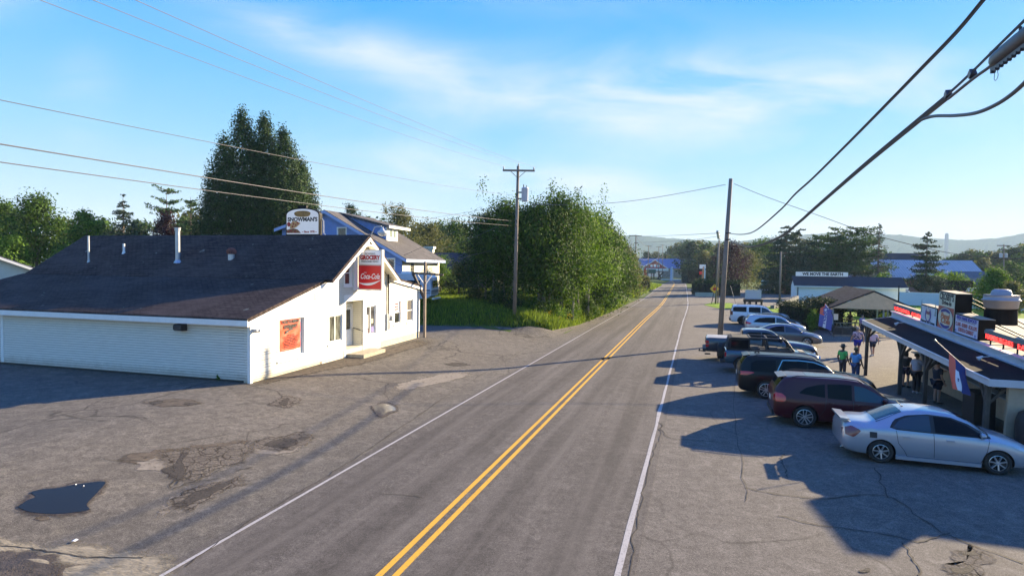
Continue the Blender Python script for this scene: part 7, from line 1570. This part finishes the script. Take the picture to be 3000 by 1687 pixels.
wire([vhit(a, b, p0, dirv) for a, b in ((2778, 290), (2850, 232), (2905, 192), (2935, 160))], .017, mat('grey_cable_jacket', (.09, .09, .10), .45), 'cable entering the splice case', 'cable', None, 'cable', n=10)
# splice case
sp0, sp1 = vhit(2900, 190, p0, dirv), vhit(3060, 62, p0, dirv); ax = (sp1 - sp0); Ls = ax.length; sc = empty('splice_case', sp0, 0, 'black splice case hanging from the cable bundle at the right edge', 'splice case')
u = ax.normalized(); s_ = Vector((0, 0, 1)).cross(u).normalized(); v_ = u.cross(s_); sc.matrix_world = Matrix(((u.x, s_.x, v_.x, sp0.x), (u.y, s_.y, v_.y, sp0.y), (u.z, s_.z, v_.z, sp0.z), (0, 0, 0, 1)))
CASE = mat('splice_case_plastic', (.035, .035, .045), .35, var=.3, scale=3, bump=.1)
q = MB(); rings = [(0, .012), (.03, .045), (.07, .066), (.16, .072), (Ls - .1, .075), (Ls - .03, .06), (Ls, .02)]; n = 20; pr_ = []
for x, r_ in rings: pr_.append([(x, .62 * r_ * math.cos(2 * math.pi * j / n), r_ * math.sin(2 * math.pi * j / n) * (1.15 if math.sin(2 * math.pi * j / n) < 0 else 1) + .02) for j in range(n + 1)])
q.grid(pr_); q.build('shell', CASE, sc, smooth=True)
q = MB(); q.box(.03, Ls, -.012, .012, -.105, -.045); [q.box(.05 + i * .075, .075 + i * .075, -.02, .02, -.115, -.09) for i in range(int(Ls / .075) - 1)]; q.build('closing_flange', CASE, sc)
q = MB(); q.tube([(.10, 0, -.1), (.085, 0, -.19), (.11, 0, -.215), (.15, 0, -.205), (.165, 0, -.18), (.145, 0, -.1)], .0028, n=5); q.build('wire_loop', mat('dark_wire', (.1, .1, .11), .6), sc)
q = MB(); q.bar((.03, 0, .03), (.02, 0, .13), .02); q.bar((Ls * .6, 0, .05), (Ls * .6, 0, .13), .02); q.build('hanger', CASE, sc)
for px, py, lb in ((2777, 276, 'small black clamp on the lower cable bundle'), (2848, 216, 'wire lashing clamp just below the splice case')):
    p = vhit(px, py, p0, dirv); o = MB().box(-.035, .035, -.03, .03, -.045, .035).tube([(-.05, 0, .0), (-.02, -.02, .05), (.03, 0, .055)], .006, n=5).build('cable_clamp', CASE); o.location = p; o.rotation_euler = (0, R(35), R(70)); tag(o, lb, 'clamp')
wire([at(2126, 541, 39.7), at(2010, 563, 41), at(1900, 582, 43), at(1800, 594, 45), at(1700, 599, 46), at(1560, 600, 46)], .018, WIRED, 'black cable from the bare pole across the road to the grove'); wire([at(2150, 538, 39.7), at(2240, 575, 38), at(2400, 632, 36.5), at(2560, 688, 35), at(2760, 737, 33), at(2880, 752, 32), at(2973, 758, 31.5), at(3060, 752, 31)], .017, RUBBER, 'black cable sagging from the bare pole to the right edge')
wire([at(2108, 683, 40), at(1960, 690, 70), at(1864, 693, 150)], .02, WIRED, 'level wire from the bare pole to the first pole by the bend'); wire([at(2108, 692, 88), at(2000, 705, 120), at(1864, 711, 150)], .03, WIRED, 'lower level wire crossing above the bend')
wire([at(2140, 837, 70), at(2155, 888, 66)], .02, WIREL, 'guy wire near the message board')
# lamp pole and diamond sign on the grass island
e, off = pole(2096, 891, 88, 2106, 705, 'slim lamp pole on the grass island behind the diamond sign', .13); q = MB(); q.tube([(off.x, 0, off.z - .6), (off.x - .3, -.5, off.z + .4)], .04); q.build('arm', METG, e); q = MB(); q.bar((off.x - .15, -.3, off.z + .3), (off.x - .65, -1.1, off.z + 1.4), .35, .2); q.build('lamp_head', GREYP, e)
e, off = pole(2103, 891, 88.6, 2109, 690, 'thin grey conduit pole close behind the lamp pole', .07)
b = at(2084, 889, 88); sg = empty('diamond_road_sign', (b.x, b.y, 0), 0, 'yellow diamond road sign with a red octagon at the grass island', 'road sign'); MB().bar((0, 0, -.1), (.42, 0, 2.2), .09).build('post', WOODD, sg)
c_ = at(2093, 846, 88) - Vector((b.x, b.y, 0)); q = MB(); q.prism([(c_.x, c_.z - .72), (c_.x + .72, c_.z), (c_.x, c_.z + .72), (c_.x - .72, c_.z)], 'y', -.08, -.05); q.build('plate', mat('sign_yellow', (.80, .42, .02), .5), sg)
q = MB(); q.prism([(c_.x + .27 * math.cos(R(22.5 + 45 * i)), c_.z - .02 + .27 * math.sin(R(22.5 + 45 * i))) for i in range(8)], 'y', -.1, -.081); q.build('octagon', mat('sign_red', (.5, .02, .02), .5), sg); q = MB(); q.prism([(c_.x - .05, c_.z + .3), (c_.x + .05, c_.z + .3), (c_.x + .05, c_.z + .5), (c_.x + .1, c_.z + .5), (c_.x, c_.z + .6), (c_.x - .1, c_.z + .5), (c_.x - .05, c_.z + .5)], 'y', -.1, -.081); q.build('arrow', INK, sg)
# poles by the bend
GP = 'poles by the bend'
fp = []
for px, pb, D, pt_, xt, lb in ((1862, 845, 151, 688, 1863, 'first and tallest pole at the left of the bend'), (1898, 815, 225, 719, 1900, 'second pole at the bend, with a small transformer'), (1929, 812, 265, 722, 1930, 'third pole at the bend'), (1941, 812, 300, 717, 1942, 'fourth pole at the bend, the farthest')):
    e, off = pole(px, pb, D, xt, pt_, lb, .17, group=GP, z=0); w_ = 1.5 if px < 1870 else 1.2; q = MB(); q.box(off.x - w_, off.x + w_, -.1, .05, off.z - .35, off.z - .2); 
    if px == 1862: q.box(off.x - .4, off.x + .6, -.1, .05, off.z - 2.2, off.z - 2.05)
    q.build('crossarm', WOODD, e); fp.append(e.location + off)
    if px == 1898: MB().lathe([(.001, 0), (.3, 0), (.3, 1), (.001, 1.05)], cx=.6, n=12).build('transformer', GREYP, e) if False else None
for k in range(3):
    for dz, m_ in ((-.4, WIREL), (-5.0, WIREL), (-7.0, WIREL)):
        a, b = fp[k] + Vector((0, 0, dz)), fp[k + 1] + Vector((0, 0, dz)); wire([a, b], .035, m_, 'sagging wires between the poles at the bend', group='sagging wires between the poles at the bend', sag=1.1 if dz < -1 else .7)
a = at(1882 + 70, 742, 250); wire([fp[3] + Vector((0, 0, -4.5)), at(1952, 743, 290), at(1990, 757, 260), at(2040, 761, 240), at(2072, 760, 230)], .06, WIREL, 'bundle of cables sweeping right from the last pole at the bend'); wire([at(1942, 760, 299), at(1960, 760, 280), at(2005, 768, 250), at(2050, 771, 232)], .05, WIREL, 'lower cable sweeping right past the blue roof')
e, off = pole(2284, 884, 98, 2288, 737, 'pale pole with a light bracket in the side lot', .16); e, off = pole(2942, 850, 140, 2941, 716, 'distant pole with two crossarms and transformers above the trees at the right', .16); q = MB(); q.box(off.x - 1.6, off.x + 1.6, -.1, .1, off.z - .4, off.z - .2); q.box(off.x - .9, off.x + .9, -.1, .1, off.z - 1.4, off.z - 1.2); q.build('crossarm', WOODD, e); q = MB(); q.lathe([(.001, off.z - 3.2), (.35, off.z - 3.2), (.35, off.z - 2.2), (.001, off.z - 2.1)], cx=off.x - .6, n=12); q.build('transformer', GREYP, e); q = MB(); q.lathe([(.001, off.z - 3.2), (.35, off.z - 3.2), (.35, off.z - 2.2), (.001, off.z - 2.1)], cx=off.x + .6, n=12); q.build('transformer', GREYP, e)

# ------------------------------------------------------------------ far buildings
# white office "we move the earth"
o0 = at(2330, 880, 101); off_ = empty('white_office', (o0.x, o0.y, 0), R(-20), 'long low white office with a black roof behind the pavilion', 'office')
LW = 16.5; WO = mat('office_white', (.78, .78, .76), .6, var=.03)
q = MB(); q.box(0, LW, 0, 7, -.1, 2.55); q.prism([(0, 2.55), (7, 2.55), (3.5, 4.15)], 'x', 0, .12); q.prism([(0, 2.55), (7, 2.55), (3.5, 4.15)], 'x', LW - .12, LW); q.build('walls', WO, off_)
q = MB(); q.prism([(-.35, 2.5), (3.5, 4.2), (3.5, 4.32), (-.35, 2.63)], 'x', -.3, LW + .3); q.prism([(7.35, 2.5), (3.5, 4.2), (3.5, 4.32), (7.35, 2.63)], 'x', -.3, LW + .3); q.build('roof', mat('office_black_roof', (.016, .016, .022), .8, var=.2), off_)
MB().box(-.3, LW + .3, -.38, -.34, 2.42, 2.62).build('eave_trim', WO, off_); MB().tube([(.35, -.08, 0), (.35, -.08, 2.4)], .07, n=8).build('downpipe', BLACKP, off_)
for a, b, c, d in ((5.2, 5.9, 1.75, 2.15), (11.2, 13.2, 1.1, 2.2), (14.0, 15.9, .9, 2.1)): window(off_, lambda u, o, z: (u, -o, z), a, b, c, d, 'slide' if b - a > 1 else 'none', trim=.1, depth=.02, sill=False)
p = off_.matrix_world; Mo = Matrix.Translation(off_.location) @ Matrix.Rotation(R(-20), 4, 'Z')
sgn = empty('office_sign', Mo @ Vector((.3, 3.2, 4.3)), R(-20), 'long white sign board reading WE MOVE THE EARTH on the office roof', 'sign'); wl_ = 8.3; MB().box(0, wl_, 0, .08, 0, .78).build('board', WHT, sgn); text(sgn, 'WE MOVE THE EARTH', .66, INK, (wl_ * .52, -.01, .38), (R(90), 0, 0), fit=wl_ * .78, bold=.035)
# white solid fence
f0, f1 = at(2634, 895, 92), at(3160, 915, 76); fz = math.atan2(f1.y - f0.y, f1.x - f0.x); wf = empty('solid_fence', (f0.x, f0.y, 0), fz, 'long solid white fence beyond the drive-in roof', 'fence'); LF_ = (f1 - f0).length
MB().box(0, LF_, -.04, .04, -.1, 2.05).build('panels', mat('fence_white', (.62, .66, .76), .6, var=.03), wf); q = MB(); [q.box(i * 2.44 - .06, i * 2.44 + .06, .04, .14, 0, 2.08) for i in range(int(LF_ / 2.44) + 1)]; q.build('posts', WOODD, wf); MB().box(0, LF_, -.06, .06, 2.05, 2.1).build('cap', WHT, wf)
MB_ = at(2632, 880, 78); q = MB().tube([(0, 0, 0), (0, 0, 3.4)], .07, n=8).build('thin_post', BLACKP); q.location = (MB_.x, MB_.y, 0); tag(q, 'thin black post in front of the white fence', 'post')
# barns
def barn(px, D, ang, Lx, Wy, eave, ridge, label, roofm, wallm, endm=None):
    b = at(px, 850, D); e = empty('barn', (b.x, b.y, 0), ang, label, 'barn'); MB().prism([(0, -.2), (Wy, -.2), (Wy, eave), (Wy / 2, ridge - .15), (0, eave)], 'x', 0, Lx, m=0, m2=1).build('walls', [wallm, endm or wallm], e)
    q = MB(); q.prism([(-.6, eave - .2), (Wy / 2, ridge), (Wy / 2, ridge + .15), (-.6, eave - .02)], 'x', -.5, Lx + .5); q.prism([(Wy + .6, eave - .2), (Wy / 2, ridge), (Wy / 2, ridge + .15), (Wy + .6, eave - .02)], 'x', -.5, Lx + .5); q.build('roof', roofm, e); return e
def metalroof(n, a, b):
    g = NT(n); w_ = g.n('ShaderNodeTexWave'); w_.inputs['Scale'].default_value = .55; w_.inputs['Distortion'].default_value = .3; g.L(g.obj, w_.inputs['Vector']); c = g.mix(g.ramp(w_.outputs['Fac'], [(.0, 0.), (.25, 1.)]), b, a); c = g.mix(g.ramp(g.noise(g.map(g.obj, sc=(1, .2, 1)), .8, 5), [(.45, 0), (.7, .6)]), c, b); return g.out(c, .55, .4)
BRD = mat('grey_barn_boards', (.16, .16, .17), .9, var=.25, scale=3, stretch=(4, 4, .3)); REDB = mat('weathered_red_wall', (.14, .045, .04), .9, var=.2)
barn(2568, 134, R(-9), 23, 13, 3.6, 8.0, 'wide barn with a pale blue-grey metal roof beyond the white fence', metalroof('blue_grey_metal_roof', (.46, .44, .46), (.33, .31, .34)), REDB, BRD)
barn(2548, 165, R(-6), 17, 12, 5.5, 10.6, 'tall dark-roofed barn behind the blue-grey roofed one', mat('black_barn_roof', (.03, .028, .032), .8, var=.2), REDB)
barn(2395, 150, R(-12), 18, 9, 3.2, 6.0, 'long low shed with a lilac-grey roof behind the pines', metalroof('lilac_grey_roof', (.30, .26, .30), (.22, .19, .22)), REDB)
b = barn(2815, 122, R(-10), 7.5, 6, 3.0, 5.4, 'small dark lean-to barn right of the blue-grey roofed one', mat('slate_lean_roof', (.10, .11, .14), .8, var=.2), BRD)
# far store with the red gable
D = 330; b = at(1862, 815, D); fs = empty('far_store', (b.x, b.y, 0), R(-8), 'blue roofed store with a red gable at the end of the road', 'store'); z1, z2 = at(1900, 784, D).z, at(1920, 757, D).z; L_ = 30
q = MB(); q.box(0, L_, 0, 16, -.2, z1 - .2); q.build('walls', mat('tan_store_wall', (.36, .30, .25), .8), fs); q = MB(); q.prism([(-1, z1 - .3), (8, z2), (17, z1 - .3)], 'x', -1, L_ + .5); q.build('roof', mat('blue_metal_roof', (.11, .16, .30), .5, var=.1), fs)
q = MB(); q.prism([(3.5, z1 - .4), (17.5, z1 - .4), (10.5, z1 + 4.2)], 'y', -2.4, -1.6); q.build('red_gable', mat('gable_red', (.50, .07, .06), .7), fs); q = MB(); q.bar((3.2, -2.5, z1 - .5), (10.5, -2.5, z1 + 4.4), .4); q.bar((17.8, -2.5, z1 - .5), (10.5, -2.5, z1 + 4.4), .4); q.box(3, 18, -2.6, -2.2, z1 - 1.8, z1 - .4); q.build('white_trim', TRIMW, fs)
q = MB(); q.box(8, 9.2, -2.5, -2.41, z1 + .4, z1 + 1.6); q.box(9.8, 11.2, -2.5, -2.41, z1 + .4, z1 + 1.9); q.box(11.8, 13, -2.5, -2.41, z1 + .4, z1 + 1.6); q.build('gable_windows', WHT, fs); q = MB(); [q.box(4 + i * 3.2, 6.4 + i * 3.2, -.1, -.02, .3, z1 - 2) for i in range(4)]; q.build('shopfront_windows', WHT, fs)
for px, py0, py1, D, colr, lb in ((1890, 782, 806, 235, (.6, .05, .04), 'red feather banner by the far store'), (1968, 781, 812, 240, (.55, .62, .8), 'white and blue feather banner before the blue roof'), (2062, 780, 815, 205, (.85, .22, .02), 'orange and white feather banner beside the marquee sign')):
    b = at(px, py1, D); h_ = at(px, py0, D).z; w_ = 10 * D / 1680; e = empty('feather_banner', (b.x, b.y, 0), 0, lb, 'banner', 'feather banners by the far store'); q = MB(); q.tube([(-w_ * .5, 0, 0), (-w_ * .5, 0, h_ * .8), (0, 0, h_)], .04, n=6); q.build('pole', GREYP, e); rows = []
    for i in range(10): f = i / 9; rows.append([(-w_ * .45 + (0.2 * w_ if f > .9 else 0) + w_ * k / 4 * (.9 if f < .85 else .6), .05 * math.sin(k), .3 + (h_ - .4) * f) for k in range(5)])
    MB().grid([r_[:3] for r_ in rows]).build('cloth', mat('banner_%d' % int(px), colr, .7), e, smooth=True); MB().grid([r_[2:] for r_ in rows]).build('cloth_edge', mat('banner_edge_%d' % int(px), (.7, .68, .66) if px > 1900 else colr, .7), e, smooth=True)
b = at(2057, 812, 210); e = empty('marquee_sign', (b.x, b.y, 0), 0, 'tall roadside marquee with white, black and red panels', 'sign'); w_ = 23 * 210 / 1680
z_ = lambda py: at(2057, py, 210).z
q = MB(); q.box(-w_ / 2, -w_ / 2 + .3, -.2, .2, 0, z_(770)); q.box(w_ / 2 - .3, w_ / 2, -.2, .2, 0, z_(770)); q.build('posts', BLACKP, e)
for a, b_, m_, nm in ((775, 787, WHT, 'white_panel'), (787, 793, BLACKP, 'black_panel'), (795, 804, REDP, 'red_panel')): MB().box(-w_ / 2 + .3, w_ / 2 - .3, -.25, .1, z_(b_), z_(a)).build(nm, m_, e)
text(e, 'OPEN', .9, WHT, (0, -.27, (z_(804) + z_(795)) / 2), (R(90), 0, 0), fit=w_ * .6) if False else None
b = at(1908, 806, 250); e = empty('green_sign', (b.x, b.y, 0), 0, 'dark green board sign on a post by the far store', 'sign'); MB().bar((0, 0, 0), (0, 0, 4), .3).build('post', BLACKP, e); MB().box(-1.9, 1.9, -.2, .1, 3.2, 4.9).build('board', mat('sign_green', (.01, .09, .06), .5), e)
b = at(1985, 812, 245); e = empty('guard_rail', (b.x, b.y, 0), R(-4), 'pale guard rail along the outside of the bend', 'guard rail'); MB().box(-7, 7, -.1, .1, .45, .85).build('rail', TRIMW, e); q = MB(); [q.box(x - .12, x + .12, 0, .25, 0, .6) for x in (-6, -2, 2, 6)]; q.build('posts', WOODD, e)
b = at(1930, 810, 255); e = empty('rusty_sculpture', (b.x, b.y, 0), 0, 'dark rusty metal frame sculpture beside the bend', 'sculpture'); q = MB(); q.bar((-2.2, 0, 0), (-2.0, 0, 4), .3); q.bar((-2, 0, 4), (2.3, 0, 3.9), .3); q.bar((-1.2, 0, 0), (1.8, 0, 3.6), .5); q.bar((1.6, 0, 0), (-.2, 0, 3.2), .4); q.box(-1.6, 1.9, -.5, .5, 0, .7); q.build('frame', mat('rust_metal', (.09, .05, .035), .8), e)
for px, lb in ((1945, 'dark spotted panel leaning at the far store wall'), (1957, 'brown A-shaped panel at the far store wall')):
    b = at(px, 808, 300); e = empty('display_panel', (b.x, b.y, 0), 0, lb, 'panel'); q = MB(); q.prism([(-1.3, .4), (1.1, .4), (.5, 3.8), (-.5, 3.8)], 'y', -.1, .1); q.build('board', mat('dark_spotted', (.10, .06, .05), .8, var=.8, scale=1.5, col2=(.6, .55, .5)), e)
# message board, portable toilet, truck, retaining wall
b = at(2206, 888, 80); e = empty('message_board', (b.x, b.y, 0), R(-10), 'grey glass message board above a brown slatted frame by the side lot', 'message board'); s = 80 / 1680
MB().box(-.95, .95, -.05, .05, 1.25, 2.45).build('glass_panel', mat('board_glass', (.45, .48, .58), .2), e); q = MB(); q.box(-1.05, -.9, -.1, .1, .9, 2.5); q.box(.9, 1.05, -.1, .1, .9, 2.5); q.box(-.9, .9, -.1, .1, 2.45, 2.55); q.build('frame', GREYP, e)
q = MB(); q.box(-1.25, 1.25, -.3, .2, .85, 1.25); [q.box(x - .1, x + .1, -.25, .1, 0, .85) for x in (-1.1, -.4, .4, 1.1)]; q.box(-1.2, 1.2, -.26, .08, .0, .12); q.bar((-.95, -.2, .15), (-.6, -.2, .8), .1); q.build('slatted_frame', mat('brown_stain', (.05, .025, .02), .7), e)
b = at(2240, 846, 150); e = empty('portable_toilet', (b.x, b.y, 0), 0, 'teal portable toilet under the trees', 'toilet'); MB().box(-.65, .65, -.6, .6, 0, 2.3).build('cabin', mat('teal_plastic', (.02, .26, .27), .5, var=.1), e); q = MB(); q.prism([(-.7, 2.3), (.7, 2.3), (.55, 2.6), (-.55, 2.6)], 'y', -.65, .65); q.build('roof', mat('pale_teal_roof', (.3, .5, .5), .6), e); MB().box(-.45, .45, -.63, -.6, .1, 2.1).build('door', mat('teal_door', (.03, .32, .32), .5), e); MB().box(-1.3, 1.2, -1.2, .8, 0, .5).build('trailer_deck', GREYP, e)
b = at(2294, 852, 146); e = empty('maroon_truck', (b.x, b.y, 0), R(-5), 'maroon truck seen from the front behind the pale pole', 'truck'); q = MB(); q.prism([(-1.2, .8), (1.2, .8), (1.2, 1.9), (1.05, 2.9), (-1.05, 2.9), (-1.2, 1.9)], 'y', 0, 5); q.build('body', mat('truck_maroon', (.10, .02, .03), .4), e)
MB().box(-.95, .95, -.03, .0, 1.95, 2.7).build('windscreen', DGLASS, e); MB().box(-.75, .75, -.05, 0, 1.15, 1.55).build('grille', CHROME, e); MB().box(-1.25, 1.25, -.3, -.02, .45, .85).build('bumper', CHROME, e)
for s_ in (-1, 1): MB().tube([(s_ * 1.0, .6, .45), (s_ * 1.3, .6, .45)], .45, n=16).build('wheel', BLACKP, e); MB().box(s_ * .98 - .14, s_ * .98 + .14, -.06, 0, 1.2, 1.5).build('headlight', HEAD, e)
a, b = G(2268, 905, 0), G(2340, 893, 0); e = empty('stone_retaining_wall', (a.x, a.y, 0), math.atan2(b.y - a.y, b.x - a.x), 'low stepped stone wall with planters at the foot of the pale pole', 'wall'); q = MB(); L_ = (b - a).length
for i in range(10): q.box(i * L_ / 10 + .02, (i + 1) * L_ / 10 - .02, 0, .5, 0, .5 + .1 * i); 
q.build('blocks', mat('stone_blocks', (.16, .15, .15), .9, var=.25), e)
b = at(2845, 862, 96); e = empty('red_pickup', (b.x, b.y, 0), R(-12), 'old red pickup with a white roof parked beyond the white fence', 'pickup truck'); MB().prism([(-2.4, 1.35), (2.4, 1.35), (2.4, 2.1), (-2.4, 2.05)], 'y', 0, 1.8).build('body', mat('faded_red_paint', (.30, .03, .03), .5), e); q = MB(); q.prism([(0, 2.1), (2.0, 2.1), (1.7, 2.75), (.35, 2.75)], 'y', .1, 1.7); q.build('cab', mat('cab_white', (.5, .48, .48), .5), e); q = MB(); q.prism([(.25, 2.15), (1.8, 2.15), (1.55, 2.65), (.5, 2.65)], 'y', .06, .1); q.build('side_window', DGLASS, e)
for x_ in (-1.5, 1.5): MB().tube([(x_, -.05, 1.2), (x_, .3, 1.2)], .5, n=14).build('wheel', BLACKP, e)
b = at(2662, 858, 100); e = empty('wrecked_car', (b.x, b.y, 0), 0, 'dark car with a raised bonnet showing above the white fence', 'car'); q = MB(); q.prism([(-2, 1.3), (2.1, 1.3), (2.1, 1.9), (1.2, 2.1), (.8, 2.6), (-.4, 2.6), (-.9, 2.0), (-2, 1.9)], 'y', 0, 1.7); q.build('body', mat('dull_dark_paint', (.06, .04, .05), .4), e); MB().bar((-1.9, .8, 2.0), (-1.2, .8, 2.9), .08, 1.3).build('bonnet', BLACKP, e); MB().tube([(-1.0, -.05, 1.9), (-.3, -.05, 2.05), (.1, -.05, 1.8)], .12, n=8).build('wheel_arch', TRIMW, e)
# concrete barrier, small post by the grove, monument of the bridge
b = at(2068, 846, 112); e = MB().box(-2.0, 2.0, -.3, .3, 0, .75).build('concrete_barrier', CONC); e.location = (b.x, b.y, 0); tag(e, 'grey concrete barrier before the low hedge', 'barrier')
b = G(1822, 846, 0); e = MB().box(-.12, .12, -.1, .1, 0, 1.3).box(-.7, .7, -.08, -.02, .9, 1.2).build('mailbox_post', TRIMW); e.location = (b.x, b.y, 0); tag(e, 'small white post at the mouth of the side road', 'post')
D = 2100; b = at(2770, 780, D); e = empty('bridge_tower', (b.x, b.y, 0), 0, 'slender hazy bridge tower rising before the hills', 'tower'); h_ = at(2770, 683, D).z; q = MB(); q.box(-4.3, 4.3, -4, 4, 0, h_ - 9); q.prism([(-4.3, h_ - 9), (4.3, h_ - 9), (3.3, h_ - 3), (0, h_), (-3.3, h_ - 3)], 'y', -3.5, 3.5); q.build('shaft', mat('grey_granite', (.22, .22, .23), .8), e)
q = MB(); [q.bar((4, 0, h_ * .62 - i * 5), (66 - i * 7.5, 0, h_ * .18), .55) for i in range(7)]; q.build('stay_cables', mat('stay_grey', (.5, .5, .52), .6), e)
# litter on the left lot
for px, py, s_ in ((219, 1588, .05), (222, 1424, .018), (245, 1428, .014)):
    p = G(px, py); s_ *= .8; o = MB().grid([[(-s_, -s_, .01), (0, -s_ * 1.1, .02), (s_, -s_, .01)], [(-s_, s_, .01), (0, s_, .025), (s_ * 1.1, s_, .01)]]).build('litter', WHT); o.location = (p.x, p.y, T(p.x, p.y) + .03); tag(o, {1588: 'crumpled white litter at the lower left of the lot', 1424: 'tiny white scrap at the left on the puddle edge', 1428: 'tiny white scrap just right of the other on the puddle'}[py], 'litter')
